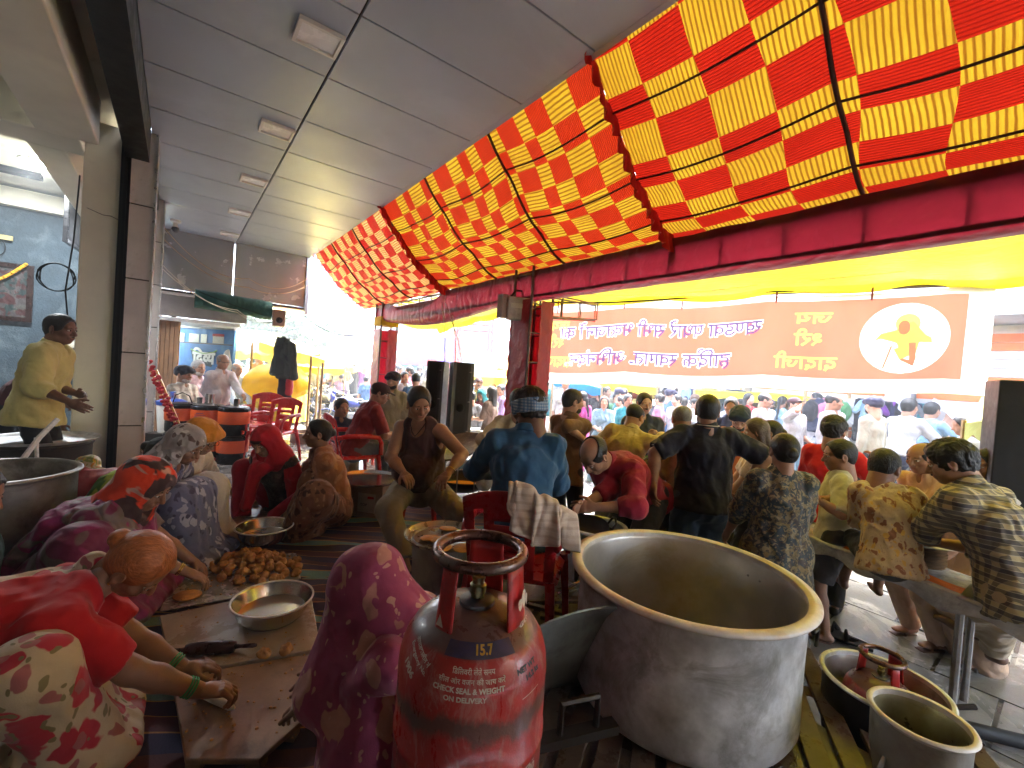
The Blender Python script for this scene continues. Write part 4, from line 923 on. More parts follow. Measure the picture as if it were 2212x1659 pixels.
for qc in (.868, .035):
    ovl(qc, .54, .39, .385, 'pale'); X_ = lambda L: [(qc+a/LB, .54+b/HB) for a, b in L]
    # a plain seated figure in saffron cloth, one hand to the head, a stick in the other
    ovl(qc+.03/LB, .54+.16/HB, .11, .11, 'yel')
    poly(X_(((-.26, -.02), (-.20, .06), (-.05, .10), (.02, .08), (.10, .11), (.16, .05), (.24, .0), (.25, -.06), (.14, -.05), (.12, -.16), (-.02, -.24), (-.08, -.12), (-.14, -.08), (-.22, -.07))), 'saf')
    ovl(qc, .54+.12/HB, .055, .08, 'skn'); poly(X_(((.04, .17), (.08, .18), (.20, .02), (.16, -.03), (.08, .06))), 'saf')
    poly(X_(((.05, -.05), (.11, -.05), (.12, -.22), (.10, -.31), (-.02, -.24), (.0, -.22), (.06, -.24))), 'skn'); poly(X_(((-.27, -.03), (-.20, .0), (-.06, -.05), (-.04, -.1), (-.12, -.13), (-.24, -.07))), 'pale'); poly(X_(((-.11, -.08), (-.09, -.08), (-.155, -.33), (-.175, -.33))), 'skn')
def ban_text(tokens, size, q_right, r_base, inks, wd):
    """mirrored text: the line starts at its right end"""
    for off, ink in ([(size*.055, inks[0])] if len(inks) > 1 else [])+[(size*.012, inks[-1])]:
        mb, L = deva(tokens, size, off); V = np.concatenate(mb.v); k = wd/L
        for f in mb.f: poly([(q_right-V[i, 0]*k/LB, r_base+V[i, 1]/HB) for i in f], ink)
ban_text(['ख', ('ण', .62), 'ड', 'व', 'ा', ' ', 'प', 'ध', 'ा', 'र', 'े', 'ं', ' ', 'स', 'भ', 'ी', ' ', 'भ', ('क', .55), 'त', 'ज', 'न', 'ो', 'ं', ' ', 'क', 'ा'], .25, .615, .60, ['white', 'pur'], 2.62)
ban_text(['ह', 'ा', 'ि', 'द', 'reph', 'क', ' ', ('स', .62), 'व', 'ा', 'ग', 'त', '.', '.', ' ', 'अ', 'ि', 'भ', 'न', 'ं', 'द', 'न', '.', '.'], .25, .555, .25, ['white', 'pur'], 2.18)
for qr, f in ((.755, 1.0), (.165, .8)):
    ban_text(['ज', 'य'], .20, qr-.01, .71, ['yel'], .36*f); ban_text([('श', .62), 'र', 'ी'], .22, qr-.025, .48, ['yel'], .27*f); ban_text(['द', 'ा', 'द', 'ा', 'ज', 'ी'], .22, qr+.005, .23, ['yel'], .62*f)
G = np.array([[bp(i/NQ, 0)[:2] for _ in (0,)] for i in range(NQ+1)])[:, 0]; Zt = np.array([bp(i/NQ, 1)[2] for i in range(NQ+1)]); r_ = np.arange(NR+1)/NR; V = np.zeros((NQ+1, NR+1, 3)); nn_ = nrm([(BR-BL)[1], -(BR-BL)[0], 0]); nn_ = -nn_ if nn_[1] > 0 else nn_
V[:, :, :2] = G[:, None]+nn_[:2]*(.012*(np.sin(np.arange(NQ+1)[:, None]/NQ*31+r_*3)-np.sin(np.arange(NQ+1)[:, None]/NQ*31)))[..., None]; V[:, :, 2] = Zt[:, None]-HB*(1-r_)
I = np.arange(NQ)[:, None]*(NR+1)+np.arange(NR); Q = np.stack([I, I+NR+1, I+NR+2, I+1], -1).reshape(-1, 4)
me = qmesh('sheet', [(V.reshape(-1, 3), Q, 0)], [FX[k] for k in INK]); me.polygons.foreach_set('material_index', art.ravel().astype(np.int32)); link('printed_sheet', me, ban)
for q in (.12, .30, .44, .64, .81):
    MB().tube([bp(q, .93, .02), bp(q, 1.0, .02)+np.array([0, 0, .06]), bp(q, 1.0, .02)+np.array([.01, 0, .13])], .010, 5).build('tie', M('maroon_tie', (.15, .02, .015), .8), ban)
tag(MB().tube([bp(-.02, 1.0, 0)+np.array([0, 0, .075]), bp(.5, 1, 0)+np.array([0, 0, .08]), bp(1.0, 1, 0)+np.array([0, 0, .05]), bp(1.0, 1, 0)+np.array([1.6, -.6, .12])], .022, 8).build('pole', steel), 'steel pole from which the banner hangs', 'pole')
# ================================================================ things near the camera
alu = M('worn_aluminium', (.62, .64, .67), .5, metal=.45, var=.35, vs=9, stain=(.27, .27, .26), cover=.50, bst=.25, bs=45, bd=.004, rv=.14)
alud = M('dull_aluminium', (.34, .33, .31), .5, metal=.7, var=.3, vs=7, stain=(.10, .09, .08), cover=.48, bst=.2, rv=.12)
ss = M('stainless', (.62, .61, .60), .14, metal=1.0, var=.06, vs=4, bst=.03, rv=.05)
ssd = M('stainless_inside', (.5, .48, .46), .22, metal=1.0, var=.2, vs=5, rv=.06)
brassy = M('rubbed_rim', (.58, .56, .54), .5, metal=.15, var=.25, vs=9, stain=(.5, .36, .24), rv=.08)
# ---- gas cylinder
def gasmat():
    m, n, l, b, o = newmat('cylinder_paint'); vec = coords(n); sp = n.new('ShaderNodeSeparateXYZ'); l.new(vec, sp.inputs[0])
    nz = noise(n, l, vec, 9, 6, .65); base = ramp(n, l, nz.outputs[0], [(.3, (.20, .008, .010)), (.55, (.36, .014, .014)), (.8, (.42, .05, .045))]).outputs[0]
    n2 = noise(n, l, mapping(n, l, vec, scale=(1, 1, .35)), 22, 8, .75, .5)         # scuffs run down
    base = mixc(n, l, mth(n, l, 'MULTIPLY', ramp(n, l, n2.outputs[0], [(.52, 0), (.62, 1)]).outputs[0], .6), base, (.38, .20, .18))
    n3 = noise(n, l, mapping(n, l, vec, scale=(1, 1, .5)), 14, 7, .7); zz = mth(n, l, 'ADD', sp.outputs[2], mth(n, l, 'MULTIPLY', mth(n, l, 'SUBTRACT', n3.outputs[0], .5), .10))
    for c0, w_ in ((.345, .030), (.185, .022), (.10, .02)):                                  # dirty rubbed bands
        d = mth(n, l, 'ABSOLUTE', mth(n, l, 'SUBTRACT', zz, c0)); f = mth(n, l, 'SUBTRACT', 1.0, mth(n, l, 'DIVIDE', d, w_), True)
        base = mixc(n, l, mth(n, l, 'MULTIPLY', mth(n, l, 'MULTIPLY', f, 1.5, True), .85), base, (.055, .042, .036))
    top = ramp(n, l, mth(n, l, 'ADD', sp.outputs[2], mth(n, l, 'MULTIPLY', nz.outputs[0], .03)), [(.478, 0), (.486, 1)])
    base = mixc(n, l, mth(n, l, 'MULTIPLY', top.outputs[0], .9), base, (.085, .055, .05))
    l.new(base, b.inputs['Base Color']); l.new(ramp(n, l, n2.outputs[0], [(.35, .22), (.7, .55)]).outputs[0], b.inputs['Roughness']); b.inputs['Coat Weight'].default_value = .25
    n4 = noise(n, l, vec, 60, 5, .6); bump(n, l, b, n4.outputs[0], .22, .004); _mats['cylinder_paint'] = m; return m
gm = gasmat()
gprof = [(.118, 0), (.120, .035), (.108, .04), (.13, .06), (.152, .085), (.160, .12), (.160, .243), (.1625, .246), (.1625, .262), (.160, .265), (.160, .385), (.157, .415), (.149, .443), (.134, .467), (.112, .486), (.085, .499), (.05, .508), (.0001, .512)]
gp = np.array(gprof[10:])
def gsurf(a, s, off=.0008):               # s = length along the dome from its lower edge; a = angle from the front, to the right
    seg = np.linalg.norm(np.diff(gp, axis=0), axis=1); c = np.concatenate([[0], np.cumsum(seg)])
    if s < 0: r, z = gp[0][0], gp[0][1]+s; nr, nz_ = 1, 0
    else:
        i = min(np.searchsorted(c, s, 'right')-1, len(seg)-1); q = (s-c[i])/seg[i]; r, z = gp[i]+(gp[i+1]-gp[i])*q; t_ = (gp[i+1]-gp[i])/seg[i]; nr, nz_ = t_[1], -t_[0]
    return np.array([(r+nr*off)*math.sin(a), -(r+nr*off)*math.cos(a), z+nz_*off])
def gtext(root, s, size, a, ss_, mt, bold=0.0, tilt=0.0, dev=None, name='lettering', off=.0008):
    if dev: mb, L = deva(dev, size, bold); V = np.concatenate(mb.v); F = mb.f
    else: V, F = glyph_mesh(s, size, bold); L = V[:, 0].max() if len(V) else 0
    if not len(V): return
    # refine so the letters follow the curve
    bm = bmesh.new(); vs = [bm.verts.new(p) for p in V]
    for f in F:
        try: bm.faces.new([vs[i] for i in f])
        except ValueError: pass
    bmesh.ops.triangulate(bm, faces=bm.faces[:])
    bm.verts.index_update(); V = np.array([v.co[:] for v in bm.verts]); F = [tuple(v.index for v in f.verts) for f in bm.faces]; bm.free()
    x = V[:, 0]-L/2; y = V[:, 1]; ct, st = math.cos(tilt), math.sin(tilt); x, y = x*ct-y*st, x*st+y*ct
    P = [gsurf(a+xx/.15, ss_+yy, off) for xx, yy in zip(x, y)]
    MB().add(P, F).build(name, mt, root)
def gas_cylinder(label, loc, rz, sc_=1.0, marks=True, group=None):
    t = thing('gas_cylinder', label, 'gas cylinder', loc, rz, group); t.scale = (sc_,)*3
    MB().lathe(gprof, 72).build('tank', gm, t, 50)
    rs = M('ring_steel', (.10, .045, .035), .3, metal=.6, var=.4, vs=18, stain=(.16, .15, .14), cover=.5, rv=.12)
    MB().tube([(.093*math.cos(a), .093*math.sin(a), .622) for a in np.linspace(0, 2*math.pi, 64, endpoint=False)], .0125, 12, closed=True).build('ring_handle', rs, t, True)
    for a0, a1, nm in ((-46, -22, 0), (44, 92, 1), (150, 200, 2)):
        G = np.array([[((.094+.012*(1-z))*math.sin(R_(a)), -(.094+.012*(1-z))*math.cos(R_(a)), .478+z*.138) for z in np.linspace(0, 1, 6)] for a in np.linspace(a0, a1, 8)])
        g_ = MB(); g_.grid(G); o = g_.build('stay', M('stay_paint', (.36, .012, .012), .35, var=.3, vs=20, stain=(.12, .03, .025), cover=.56), t, True); so_ = o.modifiers.new('solid', 'SOLIDIFY'); so_.thickness = .004
    v_ = MB(); v_.lathe([(.040, .505), (.038, .516), (.024, .520), (.016, .523)], 24); v_.build('valve_base', M('valve_base', (.09, .09, .10), .4, metal=.6), t, 30)
    v_ = MB(); v_.lathe([(.014, .52), (.014, .530), (.018, .532), (.018, .548), (.013, .552), (.013, .560), (.015, .562), (.015, .568), (.010, .569), (.009, .563)], 20); v_.build('valve', M('brass', (.24, .20, .10), .35, metal=.85, var=.4, vs=60, stain=(.05, .09, .05)), t, 30)
    if marks:
        wht = M('stencil_white', (.52, .46, .40), .6, var=.25, vs=80, stain=(.35, .06, .05), cover=.58); yel_ = M('stencil_yellow', (.45, .26, .03), .6, var=.25, vs=60); blk_ = M('stencil_black', (.03, .02, .02), .6, var=.2)
        # dark blue field under the number
        G = np.array([[gsurf(R_(a), .088+.030*q-.000*abs(a), .0006) for q in np.linspace(0, 1, 5)] for a in np.linspace(-20, 42, 16)]); g_ = MB(); g_.grid(G); g_.build('blue_field', M('blue_field', (.035, .03, .075), .4, var=.3, vs=30, stain=(.07, .05, .05)), t, True)
        gtext(t, '15.7', .026, R_(14), .096, yel_, .0009, off=.0014)
        gtext(t, '', .0125, R_(6), .064, wht, .0002, dev=['ि', 'ड', 'ि', 'ल', 'व', 'र', 'ी', ' ', 'ल', 'े', 'त', 'े', ' ', 'स', 'म', 'य'])
        gtext(t, '', .0125, R_(5), .048, wht, .0002, dev=['स', 'ी', 'ल', ' ', 'औ', 'र', ' ', 'व', 'ज', 'न', ' ', 'क', 'ी', ' ', 'ज', 'ा', 'च', ' ', 'क', 'र', 'े', 'ं'])
        gtext(t, 'CHECK SEAL & WEIGHT', .0125, R_(3), .033, wht, .0005); gtext(t, 'ON DELIVERY', .0125, R_(1), .018, wht, .0005)
        gtext(t, 'Emergency No.', .012, R_(-44), .058, wht, .0003, -.45); gtext(t, '', .012, R_(-42), .072, wht, .0003, -.45, dev=['आ', 'प', 'ा', 'त', 'क', 'ा', 'ल', 'ी', 'न', ' ', 'न', 'ं'])
        gtext(t, '1906', .020, R_(-50), .030, wht, .0009, -.45)
        gtext(t, 'NET WT', .014, R_(50), .052, blk_, .0008, .1); gtext(t, '14.2 kg', .014, R_(55), .036, blk_, .0008, .15); gtext(t, '------------', .012, R_(52), .004, wht, .0004, .12)
        gtext(t, '', .036, R_(62), -.165, wht, .0004, 1.25, dev=['इ', ('ण', .62), 'ड', 'े', 'न']); gtext(t, '', .020, R_(40), -.20, wht, .0002, .1, dev=['ग', 'ै', 'स'])
        # flame emblem and word on the right stay
        def stayP(x, z, r=.1005): a = R_(68)+x/.095; return (r*math.sin(a), -r*math.cos(a), z)
        def onstay(V, F, sc2, z0):
            V = V*sc2; cx = (V[:, 0].min()+V[:, 0].max())/2; MB().add([stayP(x-cx, z0+y, .1035+.010*(1-(z0+y-.478)/.138)) for x, y, _ in V], F).build('lettering', wht, t)
        onstay(*glyph_mesh('GAS', 1, .02), .017, .492)
        for sx, hh, dx in ((.010, .040, 0), (.008, .026, -.014), (.008, .026, .014)):
            n_ = 14; pts = [(dx+sx*math.sin(q)*abs(math.sin(q/2))**.6, .525+hh/2-hh/2*math.cos(q)*(1 if True else 1)) for q in np.linspace(0, 2*math.pi, n_, endpoint=False)]
            MB().add([stayP(x, z, .1036+.010*(1-(z-.478)/.138)) for x, z in pts], [tuple(range(n_))]).build('flame_emblem', wht, t)
        MB().add([(-.074, -.0745, .495), (-.058, -.0875, .495), (-.066, -.0805, .52)], [(0, 1, 2)]).build('triangle_mark', wht, t)
    return t
P = at(1053, 1190, .96); GZ = P[2]-.622
gas_cylinder('scuffed red gas cylinder with a ring handle and stencilled white lettering, nearest the camera', (P[0]-.015, P[1], GZ), R_(-2), 1.0)
t = thing('wooden_crate', 'dark wooden crate under the nearest gas cylinder', 'crate', (P[0]-.015, P[1]+.0, FLOOR), R_(-20))
for k in range(4):
    for sx in (-1, 1): MB().box((sx*.17, 0, .045+.085*k), (.02, .36, .07)).build('slat', M('wet_wood', (.085, .055, .038), .35, var=.4, vs=7, stain=(.16, .12, .085), cover=.52, bst=.4, bs=30, bd=.006, rv=.15), t); MB().box((0, sx*.17, .045+.085*k), (.32, .02, .07)).build('slat', M('wet_wood'), t)
MB().box((0, 0, GZ-FLOOR-.012), (.37, .37, .02)).build('lid', M('wet_wood'), t)
DECK = FLOOR+.03
# ---- slatted wooden deck the pots stand on
wood = M('wet_wood', (.085, .055, .038), .35, var=.4, vs=7, stain=(.16, .12, .085), cover=.52, bst=.4, bs=30, bd=.006, rv=.15)
t = thing('slatted_pallet', 'dark wet slatted wooden pallet under the gas cylinder and the largest pot', 'pallet', (.72, 1.62, FLOOR), R_(-22))
for k in range(17): MB().box((-.86+k*.123, random.uniform(-.04, .04), DECK-FLOOR-.014+random.uniform(-.003, .003)), (.085, 2.1, .024), rz=random.gauss(0, .006)).build('slat', wood, t, bevel=.004)
for y in (-.7, 0, .7): MB().box((0, y, (DECK-FLOOR-.03)/2), (2.0, .07, .004)).build('bearer', wood, t)
# ---- big pot
def pot(name, label, loc, r, h, mt=alu, mi=None, rimm=None, flare=0.03, lug=None, wall=.006, rim=.011, taper=.0, rz=0.0, cat='pot', n=64, group=None):
    t = thing(name, label, cat, loc, rz, group); rb = r*(1-taper)
    o = [(.0001, 0), (rb-.05*r/.36, 0), (rb-.015*r/.36, .010), (rb-.002, .035*h/.4), (r-.004, h*.5), (r, h-.02), (r+flare*.4, h-.004)]
    i_ = [(r-.006, h-.014), (r-.006-wall, h-.03), (r-.006-wall, h*.5), (rb-.005-wall, .05), (rb-.08*r/.36, .012), (.0001, .010)]
    MB().lathe(o, n).build('wall', mt, t, 50); MB().lathe(i_, n).build('inside', mi or mt, t, 50)
    MB().lathe([(r-.008, h-.016), (r-.006, h+rim*.4), (r+flare*.3, h+rim), (r+flare, h+rim*.5), (r+flare+.003, h-.003), (r+flare*.9, h-rim*.9), (r, h-.018)], n).build('rim', rimm or mt, t, 60)
    if lug:
        for a in lug:
            g_ = MB(); c_, s2 = math.cos(a), math.sin(a); zz = h*.80
            g_.tube([((r+.006+dx)*c_-dy*s2, (r+.006+dx)*s2+dy*c_, zz+dz) for dx, dy, dz in ((0, -.045*r/.36*1.6, 0), (.03, -.04, -.005), (.04, 0, -.07*r/.36), (.03, .04, -.005), (0, .045*r/.36*1.6, 0))], .009, 8); g_.build('handle', M('dark_iron', (.03, .025, .022), .45, metal=.5), t, True)
    return t
bp_ = (.85, 1.99, DECK)
bt = pot('cooking_pot', 'huge empty aluminium cooking pot with a pale flanged rim, the largest in the scene', bp_, .474, .864-DECK, lug=[R_(150), R_(-20)], rimm=brassy, mi=M('pot_inside', (.50, .48, .45), .38, metal=.8, var=.2, vs=4, stain=(.34, .27, .14), cover=.55, bst=.1), flare=.04, rim=.013, wall=.005, n=96)
for a in (R_(28), R_(20)): MB().lathe([(.0001, .008), (.006, .006), (.009, 0)], 12).xf(Matrix.Translation((.466*math.cos(a), .466*math.sin(a), (.864-DECK)*.83))@Matrix.Rotation(a, 4, 'Z')@Matrix.Rotation(R_(-90), 4, 'Y')).build('rivet', alud, bt, True)
# big grey-green lid leaning behind the cylinder
t = thing('propped_cauldron_lid', 'large grey metal lid leaning between the gas cylinder and the largest pot', 'lid', at(1215, 1440, 1.85), 0, rot=(R_(-62), R_(0), R_(22)))
MB().lathe([(.0001, .012), (.31, .010), (.37, .0), (.39, -.006), (.393, 0), (.37, .012), (.31, .018), (.0001, .020)], 56).build('plate', M('lid_metal', (.30, .34, .34), .5, metal=.5, var=.25, vs=5, stain=(.10, .11, .11)), t, 40)
t = thing('stove_bracket', 'black iron burner bracket beside the largest pot', 'bracket', at(1240, 1545, 1.5), R_(20)); MB().tube([(-.05, 0, -.06), (-.05, 0, .05), (.09, 0, .05), (.09, 0, -.06)], .012, 6).build('bar', M('dark_iron'), t); MB().box((.0, 0, -.07), (.34, .05, .03)).build('foot', M('dark_iron'), t)
# ---- bucket with a second cylinder, and the small pot
bk = pot('drum', 'dark drum on the wet pavement holding a small red gas cylinder', (1.74, 1.93, 0), .222, .455, mt=M('black_drum', (.03, .028, .03), .4, metal=.4, var=.4), mi=alud, rimm=alu, flare=.012, taper=.14, rim=.006)
gas_cylinder('small faded red gas cylinder standing inside the dark drum', (1.765, 1.975, .02), R_(30), .84, marks=False)
pt = pot('bucket', 'small worn aluminium bucket at the bottom right corner', (1.52, 1.53, FLOOR), .137, .30, mt=alud, mi=M('bucket_inside', (.30, .28, .17), .35, metal=.7, var=.3, vs=9), rimm=brassy, flare=.010, taper=.18, rim=.006, cat='bucket')
MB().tube([(-.13, -.02, .16), (-.165, -.03, .10), (-.15, -.03, .02), (-.11, -.02, -.0)], .008, 6).build('handle', alud, pt, True)
t = thing('pipe_valve', 'black pipe with a tap lying on the wet pavement behind the bucket', 'pipe', (2.28, 2.25, .05), R_(-25)); MB().tube([(-.3, 0, 0), (.5, .1, 0)], .035, 10).build('tube', M('black_rubber'), t, True); MB().tube([(.1, 0, .03), (.1, 0, .12), (.18, .02, .14)], .014, 6).build('tap', M('dark_iron'), t)
for k, (x, y, rz_) in enumerate(((1810, 1368, .4), (1838, 1385, .9))):
    P = atz(x, y, .03); t = thing('loose_sandal', ('left black rubber sandal lying empty behind the largest pot', 'right black rubber sandal lying empty behind the largest pot')[k], 'sandal', P, rz_)
    g_ = MB(); g_.prism([(-.04, -.12), (.03, -.12), (.045, .05), (.035, .12), (-.02, .13), (-.05, .06)], -.01, .008); g_.build('sole', M('black_rubber'), t, bevel=.004); MB().tube([(-.045, .02, .0), (0, .03, .055), (.045, .02, 0)], .010, 6, flat=2).build('strap', M('black_rubber'), t)
# ---- steel basins
def basin(label, loc, r, h):
    t = thing('steel_basin', label, 'basin', loc, 0, 'steel basins of oil among the women'); n = 56
    MB().lathe([(.0001, 0), (r*.62, 0), (r*.72, .008), (r*.88, h*.5), (r*.96, h*.93), (r, h)], n).build('wall', ss, t, 50)
    MB().lathe([(r*.985, h-.001), (r*.94, h*.9), (r*.86, h*.5), (r*.70, .012), (r*.6, .006), (.0001, .006)], n).build('inside', ssd, t, 50)
    MB().tube([((r+.001)*math.cos(a), (r+.001)*math.sin(a), h) for a in np.linspace(0, 2*math.pi, n, endpoint=False)], .0055, 8, closed=True).build('rim', brassy, t, True)
    oil = M('oil', (.30, .16, .04), .04, bst=0, var=.2, vs=3); b = oil.node_tree.nodes['Principled BSDF']; b.inputs['Transmission Weight'].default_value = .55; b.inputs['IOR'].default_value = 1.45
    MB().lathe([(.0001, h*.42), (r*.835, h*.42)], n).build('oil', oil, t); return t
basin('larger steel basin of oil on the flour-dusted board, nearest the camera', (*(atz(590, 1292, .475)[:2]), .372), .186, .105)
basin('second steel basin of oil, beyond the heap of dough balls', (*(atz(572, 1137, .48)[:2]), .375), .185, .11)
# ---- rolling boards on the floor
marble = M('work_board', (.36, .29, .23), .3, var=.3, vs=4, stain=(.36, .31, .26), cover=.5, bst=.15, rv=.12)
woodb = M('wood_board', (.27, .16, .09), .4, var=.35, vs=5, stain=(.08, .045, .03), cover=.5, bst=.2, rv=.12)
tin = M('wet_tin', (.5, .48, .47), .25, metal=.5, var=.3, vs=8, stain=(.2, .17, .14), rv=.1)
def board(label, pxs, z, th, mt, name='rolling_board', cat='board'):
    P = [atz(x, y, z) for x, y in pxs]; c = sum(P)/len(P); t = thing(name, label, cat, (c[0], c[1], z-th)); poly = [(p[0]-c[0], p[1]-c[1]) for p in P]
    if sum(poly[i][0]*poly[(i+1) % len(poly)][1]-poly[(i+1) % len(poly)][0]*poly[i][1] for i in range(len(poly))) < 0: poly = poly[::-1]
    MB().prism(poly, 0, th).build('top', mt, t, bevel=.004)
    if z-th > FLOOR+.015:
        for p in poly: MB().box((p[0]*.82, p[1]*.82, (FLOOR-(z-th))/2), (.05, .05, (z-th)-FLOOR)).build('foot', mt, t)
    return t
board('pale flour-dusted low board carrying the nearest steel basin and the dark rolling pin', [(345, 1330), (668, 1262), (693, 1400), (370, 1455)], .372, .02, marble)
board('brown low board at the red-bloused woman\'s hands, nearest the camera', [(372, 1462), (693, 1408), (648, 1560), (560, 1640), (400, 1640)], .368, .02, woodb)
board('wet tin sheet under the heap of dough balls', [(385, 1185), (640, 1195), (650, 1250), (500, 1292), (345, 1320)], .34, .006, tin, 'tin_sheet', 'sheet')
board('dark low board between the far women and the second basin', [(405, 1120), (560, 1118), (530, 1170), (395, 1172)], .372, .03, woodb)
board('far wooden board where the red-hooded woman works', [(520, 1062), (690, 1060), (660, 1115), (440, 1118)], .35, .03, woodb)
# striped mats
def matm(name, cols):
    m, n, l, b, o = newmat(name); vec = coords(n); sp = n.new('ShaderNodeSeparateXYZ'); l.new(vec, sp.inputs[0]); nz = noise(n, l, vec, 3, 3)
    f = mth(n, l, 'FRACT', mth(n, l, 'MULTIPLY', mth(n, l, 'ADD', sp.outputs[1], mth(n, l, 'MULTIPLY', nz.outputs[0], .05)), 1.9))
    r = ramp(n, l, f, [(0, cols[0])]+[(p, c) for p, c in cols[1]], 'CONSTANT'); n2 = noise(n, l, vec, 160, 3)
    l.new(mixc(n, l, mth(n, l, 'MULTIPLY', n2.outputs[0], .5), r.outputs[0], (.02, .018, .02)), b.inputs['Base Color']); b.inputs['Roughness'].default_value = .92; bump(n, l, b, n2.outputs[0], .5, .004); _mats[name] = m; return m
dur = matm('striped_durrie', ((.035, .032, .09), [(.17, (.5, .25, .10)), (.185, (.11, .04, .06)), (.34, (.5, .25, .10)), (.355, (.04, .03, .08)), (.52, (.5, .3, .12)), (.535, (.16, .32, .30)), (.66, (.5, .28, .1)), (.68, (.05, .03, .08)), (.83, (.45, .2, .08)), (.85, (.12, .05, .06))]))
def floormat(label, pxs, rz_, sz, z=FLOOR+.004, mt=dur):
    c = atz(*pxs, z); G = np.zeros((46, 60, 3))
    for i in range(46):
        for j in range(60):
            x = (i/45-.5)*sz[0]; y = (j/59-.5)*sz[1]; h_ = max(0, float(vn(np.array([x*2.2+5, y*5.0+2*x, 1.]))))**1.3*.035; G[i, j] = (x+.02*float(vn(np.array([x, y*4, 5.]))), y, .002+h_)
    g_ = MB(); g_.grid(G); o = g_.build('striped_mat', mt, None, True, loc=(c[0], c[1], z), rot=(0, 0, rz_)); return tag(o, label, 'mat')
floormat('striped navy, maroon and teal cotton mat with rumpled folds in the middle of the floor', (770, 1215), R_(4), (1.9, 2.6))
floormat('rumpled striped mat under the women at the left foreground', (420, 1420), R_(10), (2.2, 2.0), FLOOR+.002)
# ---- dough balls
dough = M('dough', (.46, .23, .07), .75, var=.3, vs=30, stain=(.5, .32, .14), cover=.55, bst=.3, bs=90)
dme = []
for k in range(5):
    s_ = Sdf(); s_.ell((0, 0, .018), (.025+.006*random.random(), .022, .020), rotm((0, random.uniform(-20, 20), 0)), k=.01).ell((.008, .006, .028), (.012, .012, .012), k=.012); dme.append(qmesh('dough', [(*s_.mesh(.006, .009, 60, k), 0)], [dough]))
random.seed(11); c = atz(540, 1228, .345)
for k in range(84):
    q = k/84; lay = 0 if k < 42 else (1 if k < 70 else 2); rr_ = (.25, .17, .08)[lay]; a = k*2.4; r2 = rr_*math.sqrt(((k*7) % 20+.5)/20)
    ax_, ay_ = r2*1.25*math.cos(a), r2*.85*math.sin(a)
    o = link('dough_ball', dme[k % 5], None, (c[0]+ax_+.02, c[1]+ay_-.12*ax_, .342+lay*.034), (random.uniform(-.4, .4), random.uniform(-.4, .4), random.uniform(0, 6))); tag(o, 'small spiced dough ball in the heap between the two steel basins', 'dough ball', 'dough balls in the big heap')
for k in range(16):
    P = atz(535+ (k*37 % 120), 1078+(k*13 % 26), .352); o = link('dough_ball', dme[k % 5], None, P, (0, 0, k)); tag(o, 'small piece of dough on the far board before the red-hooded woman', 'dough ball', 'dough pieces on the far board')
for k, (x, y, l_) in enumerate(((570, 1420, 'lone dough ball on the nearest boards, the left one of a pair'), (617, 1412, 'lone dough ball on the nearest boards, the right one of a pair'), (430, 1232, 'flat dough crumb on the wet tin sheet left of the heap'))): tag(link('dough_ball', dme[k], None, atz(x, y, .373), (0, 0, k)), l_, 'dough ball')
def disc_food(label, P, r, mt, rot=(0, 0, 0), name='flatbread', cat='flatbread', group=None):
    g_ = MB(); g_.lathe([(.0001, 0), (r*.9, 0), (r, .003), (r*.92, .007), (.0001, .008)], 24, sx=1.0, sy=.92); o = g_.build(name, mt, None, True, loc=P, rot=rot); return tag(o, label, cat, group)
disc_food('raw round flatbread on the board beside the magenta sari woman\'s hand', atz(405, 1287, .345), .07, dough)
t = thing('rolling_pin', 'dark wooden rolling pin on the flour-dusted board', 'rolling pin', atz(455, 1400, .40), R_(13)); MB().lathe([(.0001, -.10), (.021, -.098), (.026, -.08), (.028, 0), (.026, .08), (.021, .098), (.0001, .10)], 20).xf(Matrix.Rotation(R_(90), 4, 'Y')).build('roller', M('dark_rosewood', (.035, .012, .010), .3, var=.3, vs=20), t, 40)
for s2 in (-1, 1): MB().lathe([(.0001, .095), (.011, .097), (.008, .12), (.010, .17), (.006, .185), (.0001, .187)], 14).xf(Matrix.Rotation(R_(90)*s2, 4, 'Y')).build('handle', M('dark_rosewood'), t, True)
# ---- drum pot with tray of flatbreads, carton with tray
P = atz(958, 1160, .75)
dp = pot('drum_pot', 'aluminium pot with a paper label carrying a round tray, left of the gas cylinder', (P[0], P[1], FLOOR), .17, .445, mt=alud, flare=.008, taper=.02)
def tray(label, loc, r, mt=ss, rot=(0, 0, 0), h=.02): t = thing('round_tray', label, 'tray', loc, 0, rot=rot); MB().lathe([(.0001, 0), (r*.93, 0), (r, h), (r+.008, h+.002), (r+.008, h-.002), (r, h-.004), (r*.94, -.004), (.0001, -.004)], 56).build('plate', mt, t, 40); return t
tray('round steel tray with orange flatbreads, resting on the labelled pot', (P[0], P[1], .749), .212, M('dull_tray', (.42, .38, .30), .3, metal=.7, var=.25, vs=8, stain=(.4, .28, .12)))
fb = M('orange_flatbread', (.62, .30, .05), .7, var=.25, vs=25, stain=(.4, .14, .02), cover=.55)
for k, (x, y, l_) in enumerate(((968, 1143, 'orange flatbread at the back of the tray'), (928, 1163, 'orange flatbread at the left of the tray'), (948, 1168, 'orange flatbread overlapping the left one on the tray'), (1000, 1165, 'orange flatbread at the right of the tray under the ring handle'), (955, 1185, 'orange flatbread at the front of the tray'), (1000, 1185, 'orange flatbread at the right front edge of the tray'))): disc_food(l_, atz(x, y, .755+.004*k), .055, fb, (.04*k-.1, .03, k))
cardm = M('cardboard', (.36, .27, .17), .8, var=.12, vs=6, bst=.1)
c = atz(800, 1118, FLOOR); t = thing('carton', 'closed brown cardboard carton with a printed label, carrying a large tray', 'carton', (c[0], c[1]+.1, FLOOR+.005), R_(-12))
MB().box((0, 0, .16), (.36, .40, .32)).build('box', cardm, t, bevel=.004)
